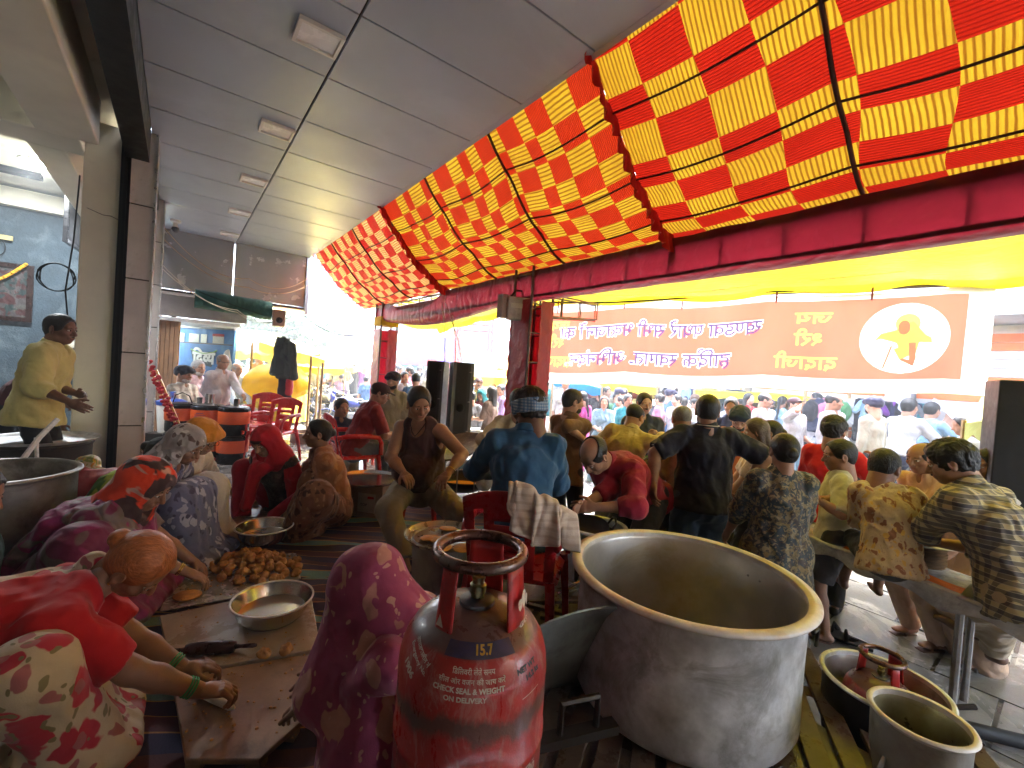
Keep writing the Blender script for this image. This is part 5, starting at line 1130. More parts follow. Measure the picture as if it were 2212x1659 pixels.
MB().box((.03, -.2015, .16), (.17, .003, .17)).build('label', M('paper'), t); MB().box((.07, -.204, .21), (.06, .002, .02)).build('print', M('red_print', (.4, .03, .02), .7), t)
V, F = glyph_mesh('TOP', .035); MB().add(np.stack([V[:, 0]-.03, V[:, 1]*0-.2042, V[:, 1]+.13], 1), F).build('print', M('stencil_black', (.03, .02, .02)), t)
tray('big shiny steel tray lying on the cardboard carton', (c[0]-.06, c[1]+.06, FLOOR+.335), .29)
# ---- moulded plastic chairs
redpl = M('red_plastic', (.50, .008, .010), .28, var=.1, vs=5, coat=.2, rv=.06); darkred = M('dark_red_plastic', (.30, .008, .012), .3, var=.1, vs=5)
def chair(label, loc, rz_, mt=redpl, group='red plastic chairs', arms=True):
    t = thing('plastic_chair', label, 'chair', loc, rz_, group)
    def shell(G, holes, name):
        a, b = G.shape[:2]; g_ = MB(); g_.v = [G.reshape(-1, 3)]; g_.n = a*b
        for i in range(a-1):
            for j in range(b-1):
                if not holes(i, j): g_.f.append((i*b+j, (i+1)*b+j, (i+1)*b+j+1, i*b+j+1)); g_.m.append(0)
        o = g_.build(name, mt, t, True); so_ = o.modifiers.new('solid', 'SOLIDIFY'); so_.thickness = .006; so_.offset = 0; return o
    G = np.array([[(x*(1-.08*(y < -.15)), y, .425-.02*math.exp(-(x/.15)**2)*(1 if y > -.2 else .5)-(.035 if y > .205 else 0)-(.03 if abs(x) > .215 else 0)) for y in np.linspace(-.21, .22, 12)] for x in np.linspace(-.225, .225, 13)])
    shell(G, lambda i, j: False, 'seat')
    def bpos(x, z):
        q = (z-.40)/.46; return (x, -.205-.11*q-.03*math.cos(x*6)*.5+.02, z)
    zt = lambda x: .865-.9*x*x*1.2
    nx, nz = 19, 22; G = np.zeros((nx, nz, 3))
    for i in range(nx):
        x = -.235+.47*i/(nx-1)
        for j in range(nz): q = j/(nz-1); wq = 1-.10*(1-q); G[i, j] = bpos(x*wq, .41+(zt(x)-.41)*q)
    def holes(i, j):
        x = abs(-.235+.47*(i+.5)/(nx-1)); q = (j+.5)/(nz-1)
        if .125 < x < .195 and .05 < q < .80: return True      # open between the frame and the splat
        if x < .07 and (.30 < q < .345 or .47 < q < .515 or .64 < q < .685): return True
        return False
    shell(G, holes, 'backrest')
    for sx in (-1, 1):
        if arms: MB().tube([(sx*.225, -.26, .62), (sx*.255, -.16, .645), (sx*.265, .05, .64), (sx*.26, .17, .62), (sx*.245, .205, .56), (sx*.235, .21, .43)], .016, 8, flat=1.6).build('armrest', mt, t, True)
        MB().tube([(sx*.215, .19, .43), (sx*.235, .215, .22), (sx*.25, .235, 0)], [.026, .022, .017], 6).build('leg', mt, t, 40); MB().tube([(sx*.20, -.20, .43), (sx*.22, -.25, .22), (sx*.235, -.29, 0)], [.026, .022, .017], 6).build('leg', mt, t, 40)
    return t
CH1 = at(1118, 1150, 2.2)
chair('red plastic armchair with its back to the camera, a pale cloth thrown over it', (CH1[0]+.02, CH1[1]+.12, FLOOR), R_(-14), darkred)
def stool(label, loc, rz_):
    t = thing('plastic_stool', label, 'stool', loc, rz_)
    MB().lathe([(.0001, .44), (.15, .44), (.165, .43), (.165, .40), (.155, .40)], 4).xf(Matrix.Rotation(R_(45), 4, 'Z')).build('seat', redpl, t, bevel=.01)
    for sx in (-1, 1):
        for sy in (-1, 1): MB().tube([(sx*.10, sy*.10, .42), (sx*.15, sy*.15, 0)], [.022, .016], 6).build('leg', redpl, t)
    return t
# pale cloth over the chair back, hanging in folds
top_ = [at(1098, 1052, 2.03), at(1125, 1050, 2.01), at(1160, 1068, 2.0), at(1200, 1092, 2.0), at(1240, 1118, 2.03)]
def along(q): x = q*(len(top_)-1); i = min(int(x), len(top_)-2); return top_[i]+(top_[i+1]-top_[i])*(x-i)
G = np.zeros((64, 26, 3))
for i in range(64):
    q = i/63; P = along(q); ln = .10+.13*math.sin(math.pi*min(1, q*1.15))**.7+.05*(q > .9)
    for j in range(26):
        t_ = j/25; a = (t_-.30)*math.pi*1.2
        if t_ < .3: off = np.array([0, .035, -(.3-t_)*.30])           # short side behind the back rest
        else: off = np.array([0, -.035-.03*math.sin((t_-.3)*3), -(t_-.3)/.7*ln])
        if abs(t_-.3) < .06: off[1] = .035*(.3-t_)/.06
        f = math.sin(q*34+3*t_+2*math.sin(q*9))*.011+float(vn(np.array([q*9, t_*2.5, 2.])))*.022
        G[i, j] = P+off+np.array([.03*t_*math.sin(q*20), -abs(f)*(.4+t_), .022+f*.35])
g_ = MB(); g_.grid(G); o = g_.build('draped_cloth', cloth('pale_cloth', (.50, .43, .38), 'stripes', [(.42, .35, .30)], 30), None, True); tag(o, 'crumpled pale cotton cloth hung over the chair back', 'cloth'); so_ = o.modifiers.new('solid', 'SOLIDIFY'); so_.thickness = .006
# ---- water jugs, two high
orm = M('orange_plastic', (.70, .10, .015), .4, var=.06, vs=4); bkp = M('black_plastic', (.012, .012, .014))
def jug(label, loc, text):
    t = thing('water_jug', label, 'water jug', loc, R_(12), 'orange and black insulated water jugs'); t.scale = (1.13, 1.13, 1.0)
    MB().lathe([(.0001, 0), (.15, 0), (.155, .02), (.155, .14), (.158, .145)], 40).build('base', bkp, t, 40)
    MB().lathe([(.158, .145), (.162, .16), (.162, .29), (.158, .305)], 40).build('body', orm, t, 40)
    MB().lathe([(.158, .305), (.163, .315), (.163, .345), (.150, .352), (.145, .365), (.06, .37), (.0001, .37)], 40).build('lid', bkp, t, 40)
    if text:
        lt = M('blue_print', (.06, .04, .22), .6); 
        for k, (wd, z) in enumerate(((.08, .265), (.12, .243), (.12, .222), (.12, .20))):
            g_ = MB(); n_ = 9
            for i in range(n_): a = -.1-math.pi/2+(i-(n_-1)/2)*wd/n_/.1625; g_.box((.1628*math.cos(a), .1628*math.sin(a), z), (wd/n_*.7, .001, .010 if k == 0 else .006), a+math.pi/2)
            tag(g_.build('printed_lines', lt, t), kind='stuff')
    MB().tube([(.12, -.09, .06), (.15, -.13, .06), (.15, -.15, .03)], .012, 6).build('tap', M('tap_red', (.6, .05, .03), .4), t)
    return t
J0 = [at(x, 884, 5.75) for x in (393, 449, 507)]
for k, P in enumerate(J0):
    for lv in (0, 1): jug('%s insulated orange and black water jug of the %s row%s' % (('left', 'middle', 'right')[k], ('lower', 'upper')[lv], ', under the cups' if lv and k else (' with a wire handle' if lv else '')), (P[0], P[1], FLOOR+lv*.372), k < 2)
MB_ = MB().tube([(-.12, 0, .37), (-.09, 0, .46), (0, 0, .50), (.09, 0, .46), (.13, 0, .37)], .006, 6); o = MB_.build('wire_handle', M('black_rubber'), None, True, loc=(J0[0][0], J0[0][1], FLOOR+.372)); tag(o, 'bent black wire handle over the left upper jug', 'handle'); o.name = 'bail_wire'
def cup(label, loc, r, h): t = tag(MB().lathe([(.0001, 0), (r*.85, 0), (r, h), (r*1.06, h+.003), (r*.95, h), (r*.82, .006), (.0001, .006)], 24).build('steel_tumbler', ss, None, 40, loc=loc), label, 'tumbler'); return t
zt_ = FLOOR+.744
cup('tall steel tumbler, the largest on top of the middle jug', (J0[1][0]+.02, J0[1][1], zt_), .055, .13); cup('small steel tumbler beside the large one on the middle jug', (J0[1][0]-.09, J0[1][1]-.03, zt_), .032, .08); cup('steel tumbler alone on the right jug', (J0[2][0]+.02, J0[2][1], zt_), .036, .09)
P = at(372, 855, 6.0); t = thing('water_dispenser', 'white water dispenser with a blue lid and a steel tumbler on top', 'dispenser', (P[0], P[1], FLOOR+.3)); MB().lathe([(.0001, 0), (.14, 0), (.165, .36), (.16, .38)], 32).build('tub', M('white_plastic'), t, 40); MB().lathe([(.17, .37), (.175, .42), (.1, .45), (.0001, .45)], 32).build('lid', M('blue_plastic', (.02, .08, .4), .4), t, 40); MB().box((0, 0, -.15), (.4, .4, .29)).build('stand', M('dark_iron'), t)
cup('steel tumbler upside down on the white dispenser', (P[0]+.0, P[1], FLOOR+.75), .045, .10)
# leaning gilt frame with red garland
t = thing('gilt_garlanded_frame', 'tall gilt frame leaning against the tiled column with a red garland', 'frame', (0, 0, 0)); gold = M('gilt', (.55, .30, .07), .35, metal=.5)
for dx in (0, 12): MB().tube([at(326+dx, 800, 4.9), at(392+dx*.6, 945, 4.6)], .014, 4).build('moulding', gold, t)
g_ = MB(); random.seed(5)
for k in range(70):
    q = k/69; P = at(322+64*q+random.gauss(0, 4), 785+150*q+random.gauss(0, 3), 4.85-.25*q); g_.lathe([(.0001, -.02), (.02, -.01), (.022, .008), (.0001, .02)], 6, P)
g_.build('garland', M('red_petals', (.38, .01, .02), .8, var=.4, vs=60), t)
# ---- far-left vessels and sacks
P = at(105, 948, 3.55); tl = pot('vessel', 'dark cooking vessel behind the cream column\'s foot with a wide metal lid', (P[0]-.05, P[1], FLOOR), .30, P[2]-FLOOR-.03, mt=M('sooty_vessel', (.05, .045, .04), .55, metal=.4, var=.3), flare=.01)
tray('wide dented aluminium lid covered with food scraps, on the dark vessel', (P[0]-.05, P[1], P[2]-.01), .34, alu)
t = thing('steel_stand', 'bent steel rod stand in front of the dark vessel', 'stand', (0, 0, 0)); MB().tube([at(125, 905, 3.1), at(85, 945, 3.0), at(20, 1030, 2.8)], .016, 6).build('rod', alu, t); MB().tube([at(78, 945, 3.0), at(80, 1000, 3.0)], .012, 6).build('leg', alu, t)
P = at(25, 1022, 2.45); pot('wide_vessel', 'wide shallow aluminium vessel at the left edge behind the blue-bloused woman', (P[0]-.1, P[1], FLOOR), .34, P[2]-FLOOR, mt=alud, flare=.02, cat='vessel')
def sack(label, pts, r, mt, name='sack', ws=9):
    s_ = Sdf()
    for a, b, q in pts: s_.ell(a, b, rotm((0, 0, q)), k=.08)
    return tag(link(name, qmesh(name, [(*s_.mesh(.014, .016, ws, 4), 0)], [mt])), label, 'sack')
rs_ = cloth('red_sack', (.34, .02, .025), 'blotch', [(.5, .42, .28), (.40, .06, .05)], 3, .5, satin=.6)
c = at(165, 1065, 3.0); sack('plump red woven sack with a printed yellow and white top, by the cream column', [((c[0]-.02, c[1], .58), (.29, .19, .29), 15), ((c[0]+.19, c[1]+.1, .68), (.16, .15, .17), 0)], 0, rs_)
c = at(170, 1018, 3.05); sack('open yellow and white printed plastic packet on top of the red sack', [((c[0], c[1], c[2]-.02), (.18, .09, .045), 20), ((c[0]+.16, c[1]+.0, c[2]-.04), (.08, .06, .05), 0), ((c[0]+.02, c[1]+.05, c[2]+.06), (.06, .05, .04), 0)], 0, cloth('printed_packet', (.52, .48, .38), 'blotch', [(.55, .42, .02), (.50, .22, .02), (.2, .3, .1)], 9, .4, satin=.6), 'packet')
c = at(110, 1100, 2.6); sack('crumpled pale plastic bag slumped in front of the red sack', [((c[0], c[1], .55), (.2, .14, .25), 0), ((c[0]-.12, c[1]-.05, .5), (.14, .12, .2), 0)], 0, cloth('pale_bag', (.34, .38, .36), 'blotch', [(.08, .1, .1)], 8, .35, satin=.8), 'bag', 16)
# ================================================================ people near the camera
SK1 = (.24, .125, .075); SK2 = (.31, .17, .11); SK3 = (.40, .24, .165); SKD = (.15, .078, .05)
FL = FLOOR
def pallu(pts, r0, r1, mat, vox=.01, k=.04, wr=.012, ws=13, flat=None, name='pallu'):
    def f(J):
        s_ = Sdf(); P = [np.array(p(J) if callable(p) else p, float) for p in pts]
        n_ = len(P)-1
        for i in range(n_):
            ra = r0+(r1-r0)*i/n_; rb = r0+(r1-r0)*(i+1)/n_
            if flat: s_.ec(P[i], P[i+1], (ra, ra*flat), (rb, rb*flat), J['R2']@np.array([1., 0, 0]) if i < 99 else 0, k)
            else: s_.cone(P[i], P[i+1], ra, rb, k)
        piece(J, name, s_, mat, vox, wr, ws, 5)
    return f
def multi(*fs):
    def f(J):
        for g in fs: g(J)
    return f
def earring(J, side=1):
    P = J['hc']+J['Rh']@np.array([side*.082, -.004, -.045]); MB().lathe([(.0001, -.007), (.006, -.003), (.007, .002), (.0001, .007)], 10, P).build('earring', M('gold', (.7, .45, .1), .25, metal=1.0, bst=0), J['root'], True)
def bangles(J, who='wR', e='eR', mt=None, n=3):
    W_, E_ = J[who], J[e]; d = nrm(E_-W_); up_ = nrm(np.cross(d, [0, 0, 1.])); v2 = np.cross(d, up_)
    for k in range(n):
        c = W_+d*(.035+.010*k); MB().tube([c+.033*(math.cos(a)*up_+math.sin(a)*v2) for a in np.linspace(0, 2*math.pi, 20, endpoint=False)], .0035, 5, closed=True).build('bangle', mt or M('bangle_green', (.05, .30, .12), .2), J['root'], True)
flor = cloth('cream_floral', (.52, .44, .33), 'floral', [(.42, .03, .06), (.34, .12, .14), (.20, .18, .10)], 9)
# 1 red-bloused woman in front
def rb_extra(J):
    sd = J['R2']@np.array([1., 0, 0]); s_ = Sdf()
    b = J['R1']@np.array([0, -.115, 0]); s_.ec(J['nb']+J['R2']@np.array([-.11, -.03, .02]), J['chest']+b+sd*-.11, (.060, .03), (.065, .03), sd, .04).ec(J['chest']+b+sd*-.11, J['waist']+J['R0']@np.array([-.10, -.12, 0]), (.065, .03), (.08, .03), sd, .04).ec(J['waist']+J['R0']@np.array([-.10, -.12, 0]), J['pel']+J['R0']@np.array([0, -.13, -.12]), (.08, .03), (.16, .04), sd, .04)
    s_.cone(J['nb']+J['R2']@np.array([-.12, .04, .0]), J['nb']+J['R2']@np.array([-.09, -.05, .03]), .05, .05, .03)
    piece(J, 'pallu', s_, flor, .009, .010, 16)
    earring(J, 1); bangles(J); bangles(J, 'wL', 'eL')
person('woman in red blouse and cream floral sari with orange hennaed hair, nearest the camera', head=(300, 1222), floor=FL, yaw=-52, h=1.66, fem=True, pelvis=(0, -.04, .24), lean=34, curl=34, hd=(58, -34, 8),
       hR=('z', 478, 1510, .43), hL=('z', 430, 1465, .43), fL=(-.15, .34, .06), fR=(.14, .38, .06), kR=(.55, .75, .8), kL=(-.2, .7, .8), pR=(.5, .1, .2), pL=(-.4, .2, .1), curlL=.7, curlR=.8, palmL=(0, 0, -1), palmR=(0, 0, -1), dirR=(.15, 1, -.25), dirL=(0, 1, -.2),
       skinc=SK1, hair='bun', hairc=(.34, .10, .025), top=dict(m=cloth('red_blouse', (.42, .010, .016)), sleeve=.42, name='blouse', ad=.016), low=dict(kind='sari', m=flor, pool=True, wide=1.0, ad=.012, rise=.15), extra=rb_extra, vox=.009, hv=.0035, hvox=.004, wr=.012, girth=1.1)
# 2 magenta sari, orange scarf
orsc = cloth('orange_scarf', (.62, .045, .012), 'blotch', [(.50, .30, .24), (.06, .03, .03)], 4); mag = cloth('magenta_sari', (.15, .012, .055), 'blotch', [(.14, .10, .09), (.22, .015, .09)], 3, .6)
def mg_extra(J):
    sd = J['R2']@np.array([1., 0, 0]); s_ = Sdf()
    s_.ec(J['nb']+J['R2']@np.array([0, -.02, .0]), J['chest']+J['R1']@np.array([0, -.09, 0]), (.17, .06), (.19, .06), sd, .05).ec(J['chest']+J['R1']@np.array([0, -.09, 0]), J['pel']+J['R0']@np.array([0, -.12, 0]), (.19, .06), (.20, .08), sd, .05)
    s_.ec(J['nb']+J['R2']@np.array([.13, .02, -.02]), (J['sR']+J['eR'])/2+np.array([.02, .0, -.12]), (.06, .06), (.09, .09), (0, 1, 0), .05)
    piece(J, 'pallu', s_, mag, .010, .014, 15); bangles(J, 'wR', 'eR', M('gold'), 2)
person('woman in dark magenta sari and bright orange knotted headscarf reaching over the tin sheet', head=(318, 1050), floor=FL, yaw=-72, h=1.62, fem=True, pelvis=(0, 0, .20), lean=20, curl=36, hd=(32, -12, 0), hR=('z', 478, 1275, .40), hL=('z', 432, 1225, .40), fL=(-.15, .4, .06), fR=(.15, .38, .06), kR=(.4, .7, .5),
       pR=(.5, .2, .0), palmL=(0, 0, -1), palmR=(0, 0, -1), skinc=SK1, hair='hood', hairc=orsc, top=dict(m=mag, sleeve=.4, name='blouse'), low=dict(kind='sari', m=mag, pool=True, wide=1.2), extra=mg_extra, vox=.011, hvox=.005, hscale=1.16, girth=1.1)
# 3 lime sleeve
person('woman with dark hair and a lime green sleeve, half hidden behind the orange headscarf', head=(352, 985), floor=FL, yaw=-70, h=1.6, fem=True, pelvis=(0, 0, .20), lean=18, curl=30, hd=(30, -10, 0), hR=('z', 455, 1128, .44), hL=('z', 440, 1105, .44), fL=(-.1, .4, .06), fR=(.1, .4, .06), palmR=(0, 0, -1), palmL=(0, 0, -1), skinc=SK2, hair='bun', top=dict(m=cloth('lime', (.42, .50, .04), 'blotch', [(.10, .25, .03)], 5), sleeve=.5), low=dict(kind='sari', m=cloth('dull_green', (.06, .09, .05)), pool=True), extra=lambda J: bangles(J, 'wR', 'eR', M('black_rubber'), 2))
# 4 grey veil
gv = cloth('grey_veil', (.30, .27, .26), 'floral', [(.5, .46, .44), (.12, .08, .07)], 14); bl = cloth('blue_grey_print', (.12, .13, .22), 'floral', [(.35, .36, .46), (.05, .05, .1)], 15)
person('woman in a grey patterned veil and blue-grey print dress, seated by the column', head=(402, 962), floor=FL, yaw=-84, h=1.62, fem=True, pelvis=(0, 0, .24), lean=14, curl=22, hd=(30, -5, 0), hR=('z', 462, 1100, .46), hL=('z', 470, 1080, .46), fL=(-.1, .42, .06), fR=(.1, .42, .06), palmR=(0, 0, -1), palmL=(0, 0, -1), skinc=SK1, hair='shawl', hairc=gv, top=dict(m=bl, sleeve=.75, hem=.1, name='tunic'), low=dict(kind='sari', m=bl, pool=True), extra=lambda J: bangles(J, 'wR', 'eR', M('gold')))
# 5 orange turban
person('elderly person in loose orange turban, spectacles and cream shirt beside the grey-veiled woman', head=(438, 945), floor=FL, yaw=-92, h=1.62, pelvis=(0, 0, .24), lean=14, curl=20, hd=(28, -5, 0), hR=('z', 478, 1082, .46), hL=('z', 500, 1070, .46), fL=(-.2, .3, .06), fR=(.2, .3, .06), palmR=(0, 0, -1), palmL=(0, 0, -1), skinc=SK2, hair='turban', hairc=cloth('saffron_cloth', (.62, .25, .03)), top=dict(m=cloth('cream_shirt', (.50, .44, .36)), sleeve=.55), low=dict(kind='sari', m=cloth('white_dhoti', (.5, .47, .42)), pool=True),
       extra=lambda J: MB().tube([J['hc']+J['Rh']@(np.array(q)*1.07) for q in ((.08, 0, .01), (.05, .095, .008), (.035, .105, -.008), (.012, .11, .006), (-.012, .11, .006), (-.035, .105, -.008), (-.05, .095, .008), (-.08, 0, .01))], .0025, 5).build('spectacles', M('black_plastic'), J['root']))
# 6 red hooded woman
rdh = cloth('red_scarf', (.40, .010, .022)); olive = cloth('olive_print', (.055, .045, .04), 'blotch', [(.10, .085, .07)], 22)
def rh_extra(J):
    s_ = Sdf(); c = J['chest']; s_.cone(J['nb']+[-.13, .0, -.0], J['nb']+[0, .10, -.10], .05, .05, .04).cone(J['nb']+[.13, 0, 0], J['nb']+[0, .10, -.10], .05, .05, .04).cone(J['nb']+[.05, .11, -.1], J['nb']+[.09, .16, -.42], .055, .05, .04).cone(J['nb']+[-.14, -.05, -.02], J['nb']+[-.26, -.08, -.40], .06, .10, .05)
    piece(J, 'scarf', s_, rdh, .010, .010, 15)
    V, Q = Sdf().ell((0, .03, .055), (.078, .075, .03), k=.01).mesh(.008); link('headband', qmesh('hb', [(xf(V*1.07, J['Rh'], J['hc']), Q, 0)], [M('maroon_band', (.04, .01, .015), .8)]), J['root'])
person('woman in bright red headscarf and dark olive top shaping dough on the far board', head=(573, 955), floor=FL, yaw=172, h=1.62, fem=True, pelvis=(0, 0, .13), lean=14, curl=20, hd=(26, -8, 4), hL=('z', 592, 1068, .42), hR=('z', 528, 1076, .42), fL=(-.14, .34, .06), fR=(.16, .34, .06), kL=(-.75, .5, .5), kR=(.5, .6, .8), palmR=(0, 0, -1), palmL=(0, 0, -1), skinc=SK2, hair='hood', hairc=rdh, top=dict(m=olive, sleeve=.92, hem=.05, name='tunic'), low=dict(m=cloth('crimson_salwar', (.34, .008, .025)), ad=.03), extra=rh_extra, curlL=.9, curlR=.9)
# 7 brown print sari
bps = cloth('brown_print', (.22, .10, .055), 'floral', [(.07, .03, .02), (.33, .18, .10)], 17)
def bw_extra(J):
    s_ = Sdf(); sd = J['R2']@np.array([1., 0, 0]); s_.ec(J['nb']+J['R2']@np.array([.06, .06, -.02]), J['waist']+J['R0']@np.array([-.02, .12, 0]), (.10, .05), (.15, .06), sd, .05).ec(J['waist']+J['R0']@np.array([-.02, .12, 0]), J['pel']+np.array([0, .16, 0]), (.15, .06), (.17, .08), sd, .05)
    piece(J, 'pallu', s_, bps, .010, .022, 22); earring(J, -1); bangles(J, 'wL', 'eL', M('bangle_red', (.4, .03, .01), .3), 2)
person('woman in brown leafy print sari with a bun, looking left beside the carton', head=(686, 937), floor=FL, yaw=112, h=1.6, fem=True, pelvis=(0, 0, .20), lean=10, curl=12, hd=(2, 8, 0), hL=('z', 650, 1070, .40), hR=('z', 630, 1075, .40), fL=(-.22, .3, .06), fR=(.22, .3, .06), kL=(-.5, .5, .2), kR=(.5, .5, .3), palmR=(0, 0, -1), palmL=(0, 0, -1), skinc=SK1, hair='bun', top=dict(m=cloth('peach_blouse', (.36, .17, .09), 'floral', [(.46, .26, .15)], 16), sleeve=.42, name='blouse'), low=dict(kind='sari', m=bps, pool=True, wide=1.3, ws=20), extra=bw_extra, wr=.012)
# 8 blue blouse at the edge
person('woman in low-backed blue blouse and green sari at the left edge of the picture', head=(-60, 1068), floor=FL, yaw=-60, h=1.62, fem=True, pelvis=(0, 0, .2), lean=22, curl=26, hd=(24, 0, 0), hR=(.2, .5, .2), hL=(-.2, .5, .2), fL=(-.2, .35, .06), fR=(.2, .35, .06), skinc=SK2, hair='bun', top=dict(m=cloth('blue_blouse', (.02, .10, .28)), sleeve=.35, name='blouse'), low=dict(kind='sari', m=cloth('green_sari', (.02, .07, .05), 'stripes', [(.03, .10, .05)], 14), pool=True, wide=1.4), girth=1.2)
# 9 woman wholly under a purple print veil
veil = cloth('purple_print_veil', (.26, .035, .09), 'floral', [(.40, .17, .13), (.26, .04, .10), (.44, .22, .17)], 10, satin=.5)
def vl_extra(J):
    s_ = Sdf(); hc = J['hc']; R = J['Rh']
    s_.ell(hc+R@np.array([0, -.01, .03]), (.105, .125, .115), R, k=.03)
    s_.ec(hc+[0, -.02, -.02], J['chest']+[0, -.02, -.02], (.105, .12), (.17, .16), (1, 0, 0), .06)
    s_.ec(J['chest']+[0, -.02, 0], np.array([0, .06, .02]), (.17, .16), (.24, .30), (1, 0, 0), .07)
    s_.cone(hc+R@np.array([0, .09, .0]), (J['wL']+J['nL'])/2+[0, .05, 0], .07, .12, .06)
    s_.cone(hc+[-.02, -.10, -.05], [-.04, -.22, .05], .07, .11, .06).cone(J['chest'], J['nL'], .14, .12, .06).cone(J['nL'], J['aL'], .12, .13, .06).cone(J['chest'], J['eL'], .12, .085, .06).cone(J['chest'], J['nR'], .14, .12, .06).cone(J['nR'], J['aR'], .12, .13, .06)
    V, Q = s_.mesh(.009); N_ = vnormals(V, Q)
    ang = np.arctan2(V[:, 0]-hc[0]*.5, V[:, 1]-.05); fall = np.clip((hc[2]+.02-V[:, 2])/.45, 0, 1); fold = np.sin(ang*13+3*vn(V, 3.0, 2))*.016*fall+vn(V*np.array([1, 1, .35]), 11, 3)*.010
    link('veil', qmesh('veil', [(V+N_*fold[:, None], Q, 0)], [veil]), J['root']); bangles(J, 'wL', 'eL')
person('woman hidden under a long purple and pink print veil, crouched left of the gas cylinder', head=(800, 1262), floor=FL, yaw=80, h=1.58, fem=True, pelvis=(0, -.05, .18), lean=16, curl=30, hd=(36, 10, 0), hL=('z', 612, 1545, .40), hR=('z', 640, 1500, .40), fL=(-.15, .3, .06), fR=(.15, .3, .06), palmL=(0, 0, -1), skinc=SK1, hair=None, top=dict(m=veil, sleeve=.4, name='blouse'), low=dict(kind='sari', m=veil, wide=.6, ad=.004), extra=vl_extra, hvox=.004)
# 10 man in brown vest on a red stool
tanp = cloth('khaki_trousers', (.26, .21, .155))
def bm_extra(J):
    h = J['nb']+J['R2']@np.array([0, .02, -.0]); MB().tube([J['nb']+J['R2']@np.array(q) for q in ((-.07, -.01, .05), (-.062, .06, .0), (-.03, .105, -.05), (.0, .118, -.085), (.03, .105, -.05), (.062, .06, .0), (.07, -.01, .05))], .0035, 5).build('neck_cord', M('black_rubber'), J['root'], True)
    earring(J, 1); bangles(J, 'wL', 'eL', M('gold'), 1)
JB = person('heavy man in brown sleeveless vest and khaki trousers seated on a red stool', head=(905, 872, 3.4), floor=FL, yaw=168, pelvis=(0, 0, .50), lean=-2, curl=16, twist=0, hd=(24, 38, 4), hR=('px', 872, 1022, 3.15), hL=('px', 968, 1022, 3.1), fR=('w', *atz(876, 1222, FL+.08)), fL=('w', *(atz(1000, 1160, FL+.08))), kR=(.35, 1.2, .8), kL=(-.9, 1.0, .7), pR=(.9, -.1, .7), pL=(-.9, -.1, .7), toeR=None,
       belly=1.75, girth=1.2, skinc=(.30, .155, .09), hair='short', top=dict(m=cloth('brown_vest', (.055, .02, .02), satin=.4), sleeve=-1, ad=.022, name='vest'), low=dict(m=tanp, ad=.022, len=.9), shoes=('sandal', M('black_rubber')), moust=False, extra=bm_extra, vox=.009, hv=.0035, hvox=.0042, palmR=(0, -.2, -1), palmL=(0, 0, -1), wr=.006, hscale=1.12)
st = JB['loc']+JB['Yw']@np.array([0, -.02, 0]); stool('red plastic stool under the man in the brown vest', (st[0], st[1], FL), R_(10))
# 11 man in blue shirt with checked cloth round his head
blu = cloth('denim_blue_shirt', (.022, .085, .175), satin=.3); chk = cloth('checked_cloth', (.32, .37, .42), 'gingham', [(.05, .13, .24)], 55)
def bl_extra(J):
    s_ = Sdf(); s_.ell((0, -.012, .018), (.098, .118, .05), rotm((-6, 6, 0)), k=.01).ell((0, -.012, .012), (.090, .109, .2), k=.004, sub=True); V, Q = s_.mesh(.006, .004, 24)
    s_ = Sdf(); s_.ec((0, -.012, -.022), (0, -.014, .052), (.093, .110), (.098, .114), (1, 0, 0), .01, capa=True, capb=True); V, Q = s_.mesh(.006, .005, 26, 3)
    link('checked_headcloth', qmesh('headcloth', [(xf(V*1.1, J['Rh'], J['hc']), Q, 0)], [chk]), J['root'])
JM = person('seated man in denim blue shirt with blue checked headcloth, seen from behind', head=(1142, 885), floor=FL, yaw=-6, h=1.72, pelvis=(0, 0, .52), lean=6, curl=10, hd=(16, 42, 0), hL=(-.20, .42, .72), hR=(.06, .40, .62), fL=(-.22, .42, .08), fR=(.22, .42, .08), pL=(-.7, -.2, .7), pR=(.75, -.1, .6), skinc=SKD, hair='curly', beard=1, moust=True, top=dict(m=blu, sleeve=.97, hem=.08, ad=.022, collar=True), low=dict(m=cloth('jeans', (.04, .09, .16)), ad=.015), extra=bl_extra, vox=.010, hv=.004, wr=.014, girth=1.08, hscale=1.1)
# 12 cap man
CP = person('man in a maroon T-shirt and dark cap sitting on a red chair, seen from behind', head=(822, 850, 5.0), floor=FL, yaw=-52, pelvis=(0, 0, .50), lean=16, curl=12, hd=(14, -28, 0), hL=(-.1, .5, .62), hR=(.14, .46, .62), fL=(-.15, .42, .08), fR=(.18, .42, .08), pR=(.6, -.2, .5), skinc=SK2, hair='cap', hairc=M('cap_cloth', (.045, .02, .025), .85), top=dict(m=cloth('maroon_tee', (.20, .022, .028)), sleeve=.45, hem=.06), low=dict(m=cloth('grey_jeans', (.12, .14, .17)), ad=.016), vox=.012, wr=.012)
chair('red plastic armchair under the man in the maroon T-shirt and cap', (CP['loc'][0], CP['loc'][1], FL), R_(-52), redpl)
# 13 dark blue shirt
DB = person('man in dark navy shirt and khaki trousers seated behind the woman in brown', head=(738, 884, 5.7), floor=0, yaw=208, h=1.68, pelvis=(0, 0, .46), lean=-2, curl=6, hd=(4, 20, 0), hL=(-.18, .4, .6), hR=(.25, .3, .6), fL=(-.15, .42, .08), fR=(.18, .42, .08), skinc=SK2, moust=True, belly=.7, top=dict(m=cloth('navy_shirt', (.025, .035, .09)), sleeve=.9, hem=.06, collar=True), low=dict(m=tanp, ad=.018), shoes=('shoe', M('black_rubber')))
stool('red plastic stool under the man in the navy shirt', (DB['loc'][0], DB['loc'][1], .02), 0)
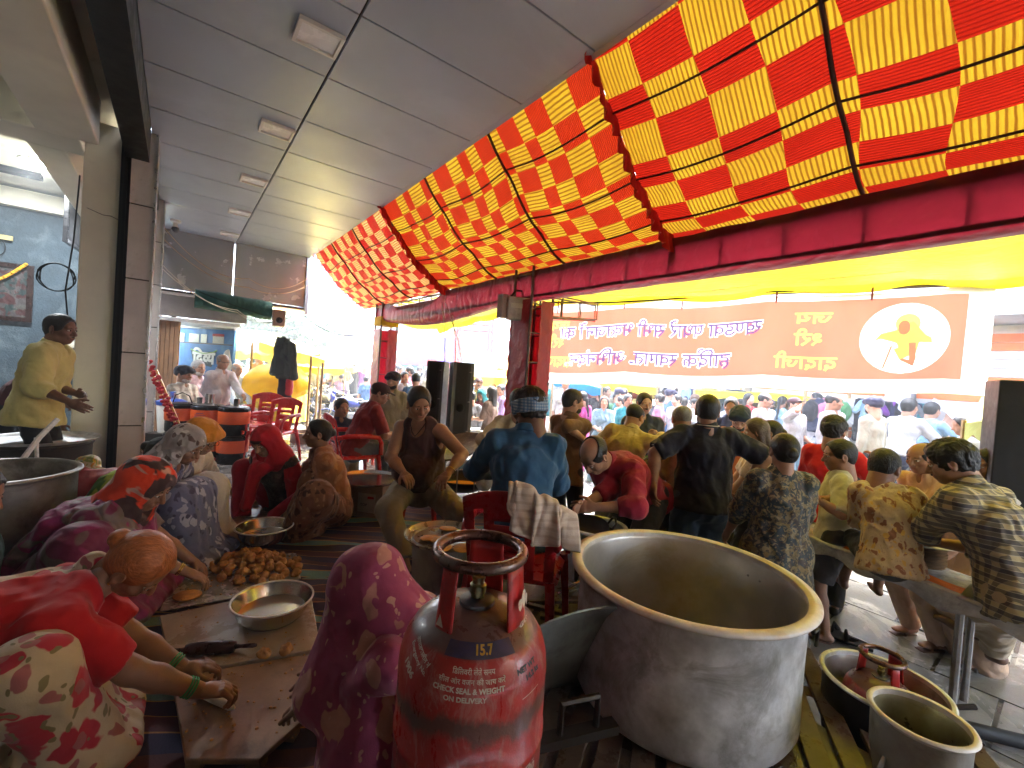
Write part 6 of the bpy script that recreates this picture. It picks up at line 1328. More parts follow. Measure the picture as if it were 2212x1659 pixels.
# 14 white shirt standing
person('grey-haired man in a white shirt and spectacles standing with one hand on a red chair', head=(482, 782, 6.5), floor=.12, yaw=-112, pelvis=(0, 0, .95), lean=4, curl=4, hd=(6, -14, 0), hL=('px', 545, 884, 6.3), hR=('px', 462, 872, 6.5), pR=(.5, -.7, .9), skinc=SK3, hair='bald', hairc=(.25, .24, .23), belly=.6, top=dict(m=cloth('white_shirt', (.62, .60, .63)), sleeve=1, collar=True, hem=-.02), low=dict(m=cloth('slate_trousers', (.07, .09, .20)), ad=.014), shoes=('shoe', M('black_rubber')),
       extra=lambda J: MB().tube([J['hc']+J['Rh']@(np.array(q)*1.07) for q in ((.08, 0, .01), (.05, .095, .008), (.012, .11, .006), (-.012, .11, .006), (-.05, .095, .008), (-.08, 0, .01))], .003, 5).build('spectacles', M('black_plastic'), J['root']))
person('man in a large black turban and white shawl seated behind the water jugs', head=(398, 826, 6.7), floor=.2, yaw=-100, h=1.68, pelvis=(0, 0, .50), lean=-4, curl=10, hd=(4, 0, 0), hL=(-.1, .35, .62), hR=(.15, .35, .6), fL=(-.15, .42, .08), fR=(.18, .42, .08), skinc=SK2, beard=2, hair='turban', hairc=cloth('black_turban', (.012, .012, .02)), top=dict(m=cloth('white_stripe_shirt', (.60, .57, .5), 'stripes', [(.5, .46, .38)], 12), sleeve=1, hem=.08), low=dict(m=cloth('white_dhoti', (.5, .47, .42))), hscale=1.12)
person('grey-haired man in a pale pink shirt beside the black-turbaned man', head=(428, 812, 7.1), floor=.3, yaw=-105, h=1.68, pelvis=(0, 0, .50), curl=8, hd=(4, 0, 0), hL=(-.1, .35, .62), hR=(.15, .35, .6), fL=(-.15, .42, .08), fR=(.18, .42, .08), skinc=SK2, hair='short', hairc=(.3, .29, .28), beard=2, top=dict(m=cloth('pink_shirt', (.6, .42, .46)), sleeve=1, hem=.08), low=dict(m=cloth('white_dhoti', (.5, .47, .42))))
person('bald man looking right behind the white-shirted man', head=(512, 806, 8.2), floor=.2, yaw=-115, h=1.66, pelvis=(0, 0, .60), curl=8, hd=(4, 0, 0), hL=(-.1, .35, .62), hR=(.15, .35, .6), fL=(-.15, .42, .08), fR=(.18, .42, .08), skinc=SK3, hair='bald', hairc=(.3, .29, .28), top=dict(m=cloth('pale_blue_shirt', (.5, .6, .66)), sleeve=1), low=dict(m=cloth('white_dhoti', (.5, .47, .42))))
# 18 man in yellow inside the shop
person('man in pale yellow shirt and dark jeans standing inside the shop', head=(132, 712, 3.5), floor=FL, yaw=-62, lean=6, curl=8, hd=(6, -18, 0), hR=('px', 150, 868, 3.3), hL=('px', 165, 850, 3.5), pR=(.4, -.6, .9), skinc=SKD, moust=True, top=dict(m=cloth('lemon_shirt', (.55, .50, .20)), sleeve=.72, hem=.10, collar=True, ad=.036), low=dict(m=cloth('dark_jeans', (.02, .024, .035)), ad=.008), shoes=('sandal', M('black_rubber')), wr=.013)
person('man in a maroon shirt half hidden between the yellow-shirted man and the cream column', head=(150, 785, 4.1), floor=FL, yaw=-80, lean=34, curl=26, hd=(30, 0, 0), hR=(.1, .5, .75), hL=(-.1, .4, .95), skinc=SK1, top=dict(m=cloth('dark_maroon', (.10, .012, .02)), sleeve=.8), low=dict(m=cloth('dark_jeans')))
# ---- right-hand group on the street
person('balding man in a dark red shirt bending down behind the seated man in blue', head=(1284, 985, 3.0), floor=0, yaw=128, pelvis=(0, -.1, .86), lean=52, curl=20, hd=(50, 0, 0), hR=('px', 1262, 1090, 2.85), hL=('px', 1285, 1095, 2.8), skinc=SK2, hair='bald', fL=(-.11, .0, .08), fR=(.11, .05, .08), top=dict(m=cloth('crimson_shirt', (.26, .008, .03)), sleeve=.72, hem=.06, collar=True, ad=.02), low=dict(m=cloth('charcoal', (.025, .027, .035)), ad=.016), belly=.6, wr=.013)
person('balding man in a creamy yellow shirt and spectacles reaching out to the right', head=(1372, 900, 4.0), floor=0, yaw=-28, lean=12, curl=12, side=10, hd=(20, -22, 0), hR=('px', 1425, 942, 3.9), hL=('px', 1292, 960, 3.9), pL=(-.6, .2, .9), skinc=SK3, hair='bald', top=dict(m=cloth('butter_shirt', (.58, .48, .25)), sleeve=1, hem=.02, collar=True, ad=.024), low=dict(m=cloth('cream_trousers', (.45, .42, .36))), girth=1.12, belly=.4, wr=.012)
person('man in a navy polo shirt and pale trousers standing face on in the street', head=(1392, 872, 4.75), floor=0, yaw=172, hd=(8, 14, 0), hL=(-.26, .05, .80), hR=(.24, .12, .80), skinc=SK3, hair='short', moust=True, belly=.6, girth=1.1, top=dict(m=cloth('navy_polo', (.03, .035, .06)), sleeve=.5, hem=.08, collar=True), low=dict(m=cloth('pale_trousers', (.50, .52, .60)), ad=.024), shoes=('sandal', M('brown_leather', (.12, .06, .04), .5)))
person('man in a brown short-sleeved shirt smiling to the right behind the blue-shirted man', head=(1238, 868, 4.1), floor=0, yaw=-38, hd=(4, -38, 0), lean=4, hR=('px', 1262, 950, 3.9), hL=(-.2, .3, .9), skinc=SK3, moust=True, beard=1, top=dict(m=cloth('brown_shirt', (.17, .095, .05)), sleeve=.55, hem=.1, collar=True), low=dict(m=cloth('charcoal')))
person('man in cream kurta with black shoulder bag, half hidden behind the checked headcloth', head=(1120, 868, 3.9), floor=0, yaw=-10, hL=('px', 1064, 1000, 3.8), hR=(.24, .1, .8), skinc=SK2, hair='short', top=dict(m=cloth('cream_kurta', (.42, .36, .24)), sleeve=.95, hem=.35, flare=.02, name='kurta'), low=dict(m=cloth('cream_trousers')), extra=lambda J: MB().tube([J['nb']+np.array(q) for q in ((.12, 0, 0), (0, -.12, -.2), (-.17, -.1, -.42), (-.18, .1, -.4))], .014, 6, flat=.4).build('bag_strap', M('black_rubber'), J['root']))
person('elderly bald man in pale orange shirt left of the black polo man', head=(1472, 905, 3.7), floor=0, yaw=8, hd=(10, -6, 0), lean=8, curl=12, hL=(-.2, .25, .95), hR=(.2, .3, .95), skinc=SK2, hair='bald', hairc=(.2, .19, .18), top=dict(m=cloth('apricot_shirt', (.55, .38, .22)), sleeve=.9, hem=.12, ad=.02, collar=True), low=dict(m=cloth('black_trousers', (.012, .012, .02)), ad=.02), wr=.014)
wst = cloth('cream_piping', (.5, .46, .38))
def polo_extra(J):
    for S_, E_ in ((J['sL'], J['eL']), (J['sR'], J['eR'])):
        d = nrm(E_-S_); c = S_+(E_-S_)*.93*1.0; u1 = nrm(np.cross(d, [0, 1, .2])); v1 = np.cross(d, u1)
        for q in (0, .016): MB().tube([c-d*q+.064*(math.cos(a)*u1+math.sin(a)*v1) for a in np.linspace(0, 2*math.pi, 24, endpoint=False)], .0035, 5, closed=True).build('piping', wst, J['root'], True)
    c = J['nb']+np.array([0, -.015, .028]); MB().tube([c+np.array([.084*math.cos(a), .076*math.sin(a), .0]) for a in np.linspace(0, 2*math.pi, 24, endpoint=False)], .004, 5, closed=True).build('piping', wst, J['root'], True)
person('broad man in black polo shirt with cream piping and blue jeans, seen from behind', head=(1528, 888, 3.3), floor=0, yaw=-8, hd=(2, -8, 0), lean=3, hL=('px', 1412, 1048, 3.15), hR=('px', 1612, 1048, 3.2), pL=(-.9, -.2, 1.1), pR=(.8, -.1, 1.0), skinc=SK1, hair='short', girth=1.26, belly=.3, top=dict(m=cloth('black_polo', (.014, .015, .028)), sleeve=.47, hem=.06, ad=.018, collar=True), low=dict(m=cloth('blue_jeans', (.05, .08, .13)), ad=.026), extra=polo_extra, vox=.011, hv=.004, wr=.013, neckup=-.02)
camo = cloth('camo_print', (.03, .045, .06), 'camo', [(.16, .12, .06), (.06, .05, .05), (.22, .18, .11)], 13)
person('woman in long dark leaf print dress with low tied hair, seen from behind', head=(1692, 975, 2.62), floor=0, yaw=-6, fem=True, hL=(-.24, .25, .93), hR=(.26, .28, .95), pL=(-.7, -.3, 1.0), pR=(.7, -.3, 1.0), skinc=SK2, hair='bun', girth=1.15, top=dict(m=camo, sleeve=.72, hem=.4, flare=.03, name='dress_top', ad=.02), low=dict(kind='skirt', m=camo, ad=.035, wide=1.4, len=.9), shoes=('sandal', M('black_rubber')), wr=.014)
person('girl with long brown hair in pale top right of the black polo man', head=(1632, 932, 3.6), floor=0, yaw=70, fem=True, hd=(12, 0, 0), hL=(-.1, .3, .9), hR=(.1, .3, .9), skinc=SK3, hair='long', hairc=(.08, .055, .045), top=dict(m=cloth('pale_pink_top', (.55, .45, .42)), sleeve=.4, hem=.1), low=dict(m=cloth('charcoal')))
person('bearded man in a navy turban and orange kurta bending over among the crowd', head=(1598, 905, 4.4), floor=0, yaw=150, lean=18, curl=14, hd=(30, 0, 0), hL=(-.1, .4, .9), hR=(.1, .4, .9), skinc=SK3, hair='turban', hairc=cloth('navy_turban', (.025, .04, .10)), beard=1, moust=True, top=dict(m=cloth('orange_kurta', (.55, .18, .06)), sleeve=1, hem=.3, name='kurta'), low=dict(m=cloth('white_dhoti', (.5, .47, .42))))
person('woman with dark tied hair in a pale blue dress just behind the print dress', head=(1662, 935, 3.8), floor=0, yaw=60, fem=True, hd=(6, 0, 0), hL=(-.1, .3, .9), hR=(.1, .3, .9), skinc=SK2, hair='bun', top=dict(m=cloth('powder_blue', (.42, .52, .62)), sleeve=.5, hem=.3), low=dict(m=cloth('powder_blue')))
person('young man in bright red T-shirt with his arm stretched out to the right', head=(1802, 930, 3.5), floor=0, yaw=-48, hd=(4, -12, 0), hR=('px', 1890, 1000, 3.4), hL=(-.2, .25, .95), pR=(.6, .2, 1.1), skinc=SK2, moust=True, hair='curly', beard=1, top=dict(m=cloth('bright_red_tee', (.62, .015, .03)), sleeve=.48, hem=.1), low=dict(m=cloth('charcoal')), shoes=('shoe', M('black_rubber')))
person('boy in cream T-shirt and dark shorts holding out his hands', head=(1812, 985, 3.1), floor=0, yaw=62, hd=(8, 12, 0), hL=('px', 1752, 1070, 2.95), hR=('px', 1775, 1078, 2.95), skinc=SK2, hair='short', top=dict(m=cloth('cream_tee', (.56, .53, .38)), sleeve=.5, hem=.14, ad=.022), low=dict(kind='shorts', m=cloth('grey_shorts', (.06, .06, .07)), ad=.03), shoes=('sandal', M('brown_leather')), girth=.95, hscale=1.22)
BT = cloth('printed_yellow_shirt', (.56, .44, .27), 'floral', [(.28, .12, .06), (.62, .40, .10), (.42, .30, .2)], 17)
TBZ = .70
def sit(x, y, d, zt=TBZ):  # where a seated figure's floor origin goes
    return None
person('boy in brown and yellow printed T-shirt sitting on the wet bench, seen from behind', head=(1908, 1035, 2.8), floor=TBZ-.42, yaw=-22, h=1.36, pelvis=(0, 0, .62), lean=12, curl=14, hd=(22, -40, 0), hL=(-.05, .45, .75), hR=(.2, .40, .75), fL=(-.12, .52, .20), fR=(.12, .52, .2), skinc=SK1, hair='short', top=dict(m=BT, sleeve=.5, hem=.08, ad=.026), low=dict(kind='shorts', m=cloth('grey_shorts')), hscale=1.22, wr=.014)
pld = cloth('plaid_shirt', (.40, .33, .19), 'plaid', [(.028, .03, .05), (.5, .45, .36)], 21)
person('man in yellow and black plaid shirt sitting on the wet bench beside the cabinet', head=(2052, 1000, 2.52), floor=TBZ-.42, yaw=18, h=1.68, pelvis=(0, 0, .52), lean=18, curl=18, hd=(24, 28, 0), hL=('px', 1962, 1148, 2.75), hR=(.1, .42, .6), fL=('w', *(atz(2062, 1372, .08))), fR=('w', *(atz(2130, 1420, .08))), pL=(-.7, .0, .5), skinc=SK2, hair='curly', top=dict(m=pld, sleeve=.72, hem=.08, ad=.024, collar=True), low=dict(m=cloth('beige_trousers', (.36, .28, .19)), ad=.022), shoes=('shoe', M('brown_leather')), moust=True, wr=.014)
person('thin old man in a peach shirt facing left behind the two on the bench', head=(1990, 990, 3.1), floor=0, yaw=96, pelvis=(0, 0, .88), hd=(14, 4, 0), lean=10, curl=10, hL=('px', 1905, 1075, 3.1), hR=('px', 1960, 1100, 3.1), skinc=SK2, hair='bald', top=dict(m=cloth('peach_shirt', (.60, .38, .25)), sleeve=.6, hem=.2), low=dict(m=cloth('peach_dhoti', (.52, .36, .26)), ad=.02), shoes=('sandal', M('brown_leather')))
person('woman with smooth dark hair looking left, partly behind the black cabinet', head=(2138, 1005, 2.9), floor=0, yaw=84, pelvis=(0, 0, .88), fem=True, hd=(14, 0, 0), hL=(-.1, .3, .9), hR=(.1, .3, .9), skinc=SK2, hair='bun', top=dict(m=cloth('white_top', (.6, .58, .6)), sleeve=.5), low=dict(kind='skirt', m=cloth('peach_dhoti')))
for k, (x, y, d, yw) in enumerate(((592, 1010, 4.55, 175), (560, 985, 4.95, 185))):
    P = atz(x-6, y-12, FL); chair(('empty red plastic armchair facing the camera behind the red-hooded woman', 'second empty red armchair, further back, under the white-shirted man\'s hand')[k], P, R_(yw))
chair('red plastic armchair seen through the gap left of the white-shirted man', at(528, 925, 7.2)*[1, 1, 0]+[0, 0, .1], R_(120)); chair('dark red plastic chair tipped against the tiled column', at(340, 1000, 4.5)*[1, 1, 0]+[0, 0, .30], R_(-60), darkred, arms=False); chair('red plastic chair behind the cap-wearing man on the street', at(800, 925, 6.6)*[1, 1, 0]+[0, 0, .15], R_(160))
# ================================================================ things out in the street
whitecl = cloth('white_tablecloth', (.62, .62, .64)); 
def polemat(): return M('pole_steel', (.30, .29, .28), .5, metal=.5, stain=(.15, .1, .08))
# ---- wet bench on the right
bc = [np.array([2.13, 3.20, 0]), np.array([2.47, 3.50, 0]), np.array([3.05, 1.55, 0]), np.array([2.72, 1.38, 0])]
t = thing('bench', 'long narrow wet bench covered in clear plastic with an orange stripe, at the right', 'bench', (0, 0, 0))
wetp = M('wet_plastic', (.42, .41, .43), .12, var=.5, vs=7, stain=(.62, .62, .66), cover=.46, bst=.7, bs=16, bd=.02, rv=.08, spec=.8)
G = np.zeros((40, 10, 3))
for i in range(40):
    for j in range(10):
        a = bc[0]+(bc[3]-bc[0])*i/39; b = bc[1]+(bc[2]-bc[1])*i/39; P = a+(b-a)*(j/9); G[i, j] = P+[0, 0, .70+.006*float(vn(P*9))]
g_ = MB(); g_.grid(G[:, ::-1]); o = g_.build('plastic_top', wetp, t, True); so_ = o.modifiers.new('s', 'SOLIDIFY'); so_.thickness = .02; so_.offset = 0
for j, (c0, c1, nm) in enumerate(((0, 3, 'near'), (1, 2, 'far'))):
    G = np.zeros((40, 5, 3))
    for i in range(40):
        a = bc[c0]+(bc[c1]-bc[c0])*i/39
        for k in range(5): G[i, k] = a+[.01*math.sin(i*1.3)*k/4, -.012*k/4, .70-.085*k/4*(1+.25*math.sin(i*.8))]
    g_ = MB(); g_.grid(G); g_.build('plastic_skirt', wetp, t, True)
org = M('wet_orange', (.75, .18, .02), .15, var=.3, vs=12, bst=.4, bs=20)
def strip(name, u0, u1, v0, v1, mt, z=.7145, taper=1.0):
    G = np.zeros((26, 4, 3))
    for i in range(26):
        q = u0+(u1-u0)*i/25
        for j in range(4): vv = v0+(v1-v0)*(j/3)*(1-(1-taper)*i/25); a = bc[0]+(bc[3]-bc[0])*q; b = bc[1]+(bc[2]-bc[1])*q; P = a+(b-a)*vv; G[i, j] = P+[0, 0, z+.006*float(vn(P*9))]
    g_ = MB(); g_.grid(G[:, ::-1]); return g_.build(name, mt, t, True)
strip('orange_stripe', .18, .62, .08, .34, org); strip('orange_patch', .66, .74, .02, .5, org); strip('grey_rag', .50, .68, .05, .6, M('grey_rag', (.14, .16, .16), .6, bst=.6, bs=40), .7185)
for q in (.08, .5, .92):
    for v in (.12, .88): a = bc[0]+(bc[3]-bc[0])*q; b = bc[1]+(bc[2]-bc[1])*q; P = a+(b-a)*v; MB().tube([P+[0, 0, .69], P], .018, 8).build('leg', polemat(), t)
P = atz(1988, 1215, .71); t = thing('leaf_plates', 'stack of brown leaf plates with a white sheet on top, on the wet bench', 'plates', P, R_(-25))
lf = M('leaf_brown', (.20, .11, .045), .75, var=.4, vs=15); lme = MB().lathe([(.0001, 0), (.10, .0), (.118, .004), (.12, .007), (.0001, .005)], 14).mesh('leaf_plate', lf, 40)
for k in range(14): link('plate', lme, t, (random.uniform(-.006, .006), random.uniform(-.006, .006), .0085*k), (0, 0, k))
MB().box((.01, 0, .125), (.26, .2, .004), rz=.3).build('white_sheet', M('paper', (.55, .52, .42), .8), t)
# ---- black cabinet at the right edge
P = at(2198, 1060, 2.75); t = thing('black_cabinet', 'tall black wooden cabinet with a strip of brown tape at the right edge', 'cabinet', (P[0]+.09, P[1]+.06, .66), R_(-35))
zt_ = at(2185, 820, 2.7)[2]-.66
for a in (-1, 1):
    for b in (-1, 1): MB().tube([(a*.14, b*.12, 0), (a*.15, b*.13, -.66)], .012, 6).build('leg', polemat(), t)
MB().box((0, 0, zt_/2), (.34, .30, zt_)).build('box', M('black_paint', (.005, .005, .006), .45, var=.4, vs=10, stain=(.012, .011, .011)), t, bevel=.008); MB().box((0, -.152, .16), (.342, .004, .03)).build('tape', M('brown_tape', (.25, .12, .05), .4), t)
for z in (.06, .32): MB().box((.02, -.153, z), (.012, .004, .09)).build('chalk_mark', M('chalk', (.3, .32, .3), .9), t)
# ---- cauldrons by the seated man
pot('cooking_pot', 'aluminium pot behind the seated man in blue, left of the largest pot', atz(1286, 1135, .66)*[1, 1, 0]+[0, 0, FLOOR-.06], .20, .42, mt=alu, flare=.03, cat='pot')
def kadhai(label, P, r, mt, rot=(0, 0, 0), fill=None):
    t = thing('wok', label, 'wok', P, 0, rot=rot); pr = [(r*math.sin(a), r*.62*(1-math.cos(a))) for a in np.linspace(0, 1.35, 14)]
    MB().lathe([(.0001, 0)]+pr[1:]+[(x*.985, z+.004) for x, z in pr[::-1][:-1]]+[(.0001, .006)], 48).build('bowl', mt, t, 50)
    for s2 in (-1, 1): R_m = r*math.sin(1.35); MB().tube([(s2*(R_m-.01), -.05, pr[-1][1]-.03), (s2*(R_m+.04), -.045, pr[-1][1]+.03), (s2*(R_m+.05), 0, pr[-1][1]+.05), (s2*(R_m+.04), .045, pr[-1][1]+.03), (s2*(R_m-.01), .05, pr[-1][1]-.03)], .008, 8).build('handle', mt, t, True)
    if fill: MB().lathe([(.0001, r*.2), (r*.72, r*.2)], 40).build('frying_oil', fill, t)
    return t
iron = M('black_iron_pan', (.02, .018, .017), .35, metal=.6, var=.4, vs=9)
kadhai('deep black iron wok with orange frying oil beside the man in the vest', atz(1000, 1062, .50), .30, iron, fill=M('orange_oil', (.65, .30, .03), .1))
kadhai('dark wok held by the seated man in blue, at his right hand', atz(1262, 1165, .55), .19, M('dark_iron'), (R_(12), R_(-10), 0))
t = thing('burner_stand', 'iron tripod stand under the black wok', 'stand', atz(1000, 1062, FLOOR)*[1, 1, 0]+[0, 0, FLOOR-.1])
for a in (0, 2.1, 4.2): MB().tube([(.2*math.cos(a), .2*math.sin(a), 0), (.16*math.cos(a), .16*math.sin(a), .35)], .012, 6).build('leg', M('dark_iron'), t)
P = at(987, 968, 4.1); t = thing('tilted_strainer', 'large round blackened strainer tray tilted on a wire stand', 'strainer', P, 0, rot=(R_(14), R_(-14), 0)); MB().lathe([(.0001, 0), (.26, .01), (.29, .03), (.295, .03), (.265, .0), (.0001, -.01)], 44).build('tray', M('strainer', (.09, .09, .08), .4, metal=.5, var=.4, vs=20, stain=(.3, .29, .24)), t, 40)
t = thing('wire_stand', 'thin steel wire stand holding the tilted strainer', 'stand', (0, 0, 0))
for x, y in ((945, 985), (1030, 962), (990, 1000)): q = at(x, y, 4.1); MB().tube([q, (q[0], q[1], 0)], .007, 5).build('leg', polemat(), t)
MB().tube([at(945, 985, 4.1), at(990, 1000, 4.05), at(1030, 962, 4.1)], .007, 5).build('ring', polemat(), t)
# hanging plastic bag held by the kurta man
P = at(1046, 1040, 3.78); t = thing('plastic_bag', 'white plastic bag of brown bread hanging from the kurta man\'s hand', 'bag', P); s_ = Sdf(); s_.ell((0, 0, -.0), (.07, .05, .085), k=.03).cone((0, 0, .05), (.02, 0, .19), .035, .01, .04); link('film', qmesh('film', [(*s_.mesh(.008, .008, 20), 0)], [cloth('bag_film', (.6, .6, .62), trans=.5, satin=.9)]), t); MB().lathe([(.0001, -.04), (.045, -.02), (.05, .02), (.0001, .035)], 16, (0, 0, -.03)).build("bread", dough, t, True)

# ---- tables and tower of loudspeakers
def table(label, c, sx, sy, h_, rz_, skirt=.12, mt=None):
    t = thing('table', label, 'table', (c[0], c[1], 0), rz_); MB().box((0, 0, h_-.015), (sx, sy, .03)).build('top', mt or whitecl, t, bevel=.005)
    G = np.zeros((61, 4, 3)); per = [(-sx/2, -sy/2), (sx/2, -sy/2), (sx/2, sy/2), (-sx/2, sy/2), (-sx/2, -sy/2)]
    for i in range(61):
        q = i/60*4; k = min(int(q), 3); f = q-k; x = per[k][0]+(per[k+1][0]-per[k][0])*f; y = per[k][1]+(per[k+1][1]-per[k][1])*f
        for j in range(4): G[i, j] = (x*(1.01+.012*j*math.sin(i*2.1)), y*(1.01+.02*j*math.sin(i*2.1)), h_+.001-skirt*j/3)
    g_ = MB(); g_.grid(G); g_.build('cloth_skirt', mt or whitecl, t, True)
    for a in (-1, 1):
        for b in (-1, 1): MB().tube([(a*(sx/2-.06), b*(sy/2-.06), h_-.02), (a*(sx/2-.04), b*(sy/2-.04), 0)], .014, 6).build('leg', polemat(), t)
    return t
P = at(985, 945, 6.1); table('white-clothed table under the black loudspeaker tower', P, 1.1, .8, P[2], R_(10))
table('serving table with a wet white and orange plastic cover, behind the strainer', at(1030, 965, 5.1), 1.3, .6, .74, R_(-28), .05, cloth('striped_plastic', (.6, .6, .62), 'bands', [(.7, .25, .05)], 2.5, .25, satin=1))
table('white table with papers, right of the loudspeakers', at(1060, 925, 7.2), 1.3, .6, .78, R_(-25)); table('narrow white serving table behind the bending man in dark red', at(1400, 1015, 4.3), .9, .45, .70, R_(12), .04)
table('pale folding table in the street behind the navy polo man', at(1560, 905, 7.6), 1.2, .5, .75, R_(-10)); table('small white stand with packets beside the row of stalls', at(1510, 878, 8.8), .9, .5, 1.15, R_(-5))
t = thing('leaf_crate', 'shallow crate of green leaves on the narrow white table', 'crate', at(1408, 998, 4.25), R_(12)); MB().box((0, 0, 0), (.5, .3, .05)).build('box', M('dark_wood'), t)
g_ = MB(); random.seed(8)
for k in range(60): x, y = random.uniform(-.22, .22), random.uniform(-.12, .12); g_.add([(x-.03, y, .03+random.random()*.02), (x, y-.012, .04), (x+.03, y, .03+random.random()*.03), (x, y+.012, .045)], [(0, 1, 2, 3)])
tag(g_.build('leaves', M('leaf_green', (.12, .22, .03), .6, var=.4, vs=20), t), kind='stuff')
blkw = M('black_cabinet_paint', (.007, .008, .010), .55, var=.5, vs=9, stain=(.02, .023, .026)); P = at(985, 945, 6.1); z0 = P[2]; zt_ = at(985, 783, 6.1)[2]
for k, (x0, x1, rz_, lab, dd) in enumerate(((917, 958, -4, 'left black loudspeaker column of the pair, partly hidden', 6.3), (962, 1013, 16, 'right black loudspeaker column of the pair, turned to show its pale side', 6.0))):
    c = at((x0+x1)/2, 945, dd); wd = (x1-x0)/950*dd*.95; t = thing('loudspeaker', lab, 'loudspeaker', (c[0], c[1], z0+.002), R_(rz_)); hh = zt_-z0
    MB().box((0, 0, hh/2), (wd*.92, .36, hh)).build('cabinet', blkw, t, bevel=.008); MB().box((-wd*.08, -.183, hh/2), (wd*.52, .006, hh*.97)).build('grille', M('grille', (.006, .006, .007), .8, bst=.8, bs=200), t)
    for sx in (-1, 1): MB().box((sx*wd*.39, -.184, hh/2), (wd*.14, .008, hh*.99)).build('side_strip', M('grey_side', (.08, .09, .10), .5), t)
    g2 = MB(); g2.lathe([(.0001, .004), (.045, .004), (.055, .0), (.05, -.01)], 24); g2.xf(Matrix.Translation((-wd*.05, -.19, hh*.42))@Matrix.Rotation(R_(90), 4, 'X')); g2.build('port', M('black_gap'), t, True)
    for z in (.12, .5, .88): MB().box((wd*.30, -.19, hh*z), (.03, .008, .012)).build('catch', polemat(), t)
# ---- motorcycles
def motorcycle_proto(paint):
    t = thing('motorcycle', '-', 'motorcycle'); rub = M('tyre', (.02, .02, .02), .8); chrome = M('chrome', (.5, .5, .5), .15, metal=1.0, bst=0); eng = M('engine', (.16, .16, .165), .4, metal=.8, var=.4, vs=20)
    for y in (-.64, .64):
        w_ = MB().tube([(0, y+.27*math.cos(a), .30+.27*math.sin(a)) for a in np.linspace(0, 2*math.pi, 36, endpoint=False)], .042, 8, closed=True).build('wheel', rub, t, True)
        MB().tube([(0, y+.225*math.cos(a), .30+.225*math.sin(a)) for a in np.linspace(0, 2*math.pi, 30, endpoint=False)], .014, 6, closed=True).build('rim', chrome, w_, True)
        g_ = MB()
        for k in range(5): a = k*2*math.pi/5; g_.tube([(0, y, .30), (0, y+.22*math.cos(a), .30+.22*math.sin(a))], .014, 5)
        tag(g_.build('spokes', eng, w_), kind='stuff'); MB().tube([(-.05, y, .30), (.05, y, .30)], .045, 12).build('hub', eng, w_)
        MB().tube([(0, y+.335*math.cos(a), .30+.335*math.sin(a)) for a in np.linspace(.5 if y > 0 else .9, 2.4 if y > 0 else 2.9, 12)], .055, 6, flat=.3).build('mudguard', paint, t, True)
    s_ = Sdf(); s_.ell((0, .14, .80), (.13, .25, .12), rotm((8, 0, 0)), k=.04).ell((0, .02, .74), (.10, .2, .08), k=.04); link('tank', qmesh('tank', [(*s_.mesh(.015), 0)], [paint]), t)
    s_ = Sdf(); s_.ec((0, -.12, .77), (0, -.62, .82), (.11, .045), (.12, .05), (1, 0, 0), .03); link('seat', qmesh('seat', [(*s_.mesh(.016), 0)], [M('black_plastic')]), t)
    s_ = Sdf(); s_.ec((0, -.45, .68), (0, -.82, .80), (.09, .07), (.06, .03), (1, 0, 0), .03); link('tail', qmesh('tail', [(*s_.mesh(.016), 0)], [paint]), t)
    MB().box((0, .02, .42), (.24, .34, .26)).build('engine', eng, t, bevel=.04); MB().tube([(.09, .15, .32), (.13, -.05, .24), (.14, -.4, .30), (.14, -.78, .36)], [.02, .022, .045, .05], 10).build('exhaust', chrome, t, True)
    for s2 in (-1, 1):
        MB().tube([(s2*.07, .64, .30), (s2*.07, .44, .92)], .022, 8).build('fork', chrome, t); MB().tube([(s2*.10, -.64, .32), (s2*.10, -.45, .72)], .028, 8).build('shock', chrome, t)
        MB().tube([(s2*.32, .30, 1.06), (s2*.36, .36, 1.22)], .006, 5).build('mirror_stalk', chrome, t); MB().lathe([(.0001, .01), (.05, .006), (.055, -.004), (.0001, -.006)], 16).xf(Matrix.Translation((s2*.37, .36, 1.24))@Matrix.Rotation(R_(80), 4, 'X')).build('mirror', M('black_plastic'), t, True)
    MB().tube([(-.38, .24, 1.02), (-.30, .34, 1.04), (-.08, .42, .98), (.08, .42, .98), (.30, .34, 1.04), (.38, .24, 1.02)], .014, 8).build('handlebar', M('black_plastic'), t, True)
    s_ = Sdf(); s_.ell((0, .50, .90), (.12, .08, .12), k=.03).ell((0, .46, 1.02), (.10, .06, .07), k=.03); link('cowl', qmesh('cowl', [(*s_.mesh(.013), 0)], [paint]), t); MB().lathe([(.0001, .03), (.06, .02), (.085, 0)], 20).xf(Matrix.Translation((0, .565, .90))@Matrix.Rotation(R_(-90), 4, 'X')).build('headlight', M('lamp_glass', (.7, .72, .75), .08), t, True)
    MB().tube([(0, .42, .92), (0, .1, .60), (0, -.1, .30), (0, -.55, .62), (0, -.1, .70), (0, .38, .80)], .02, 6).build('frame', M('black_steel'), t)
    return t
paint = M('motor_paint', (.1, .1, .1), .22, var=.1, coat=.6, objcol=True)
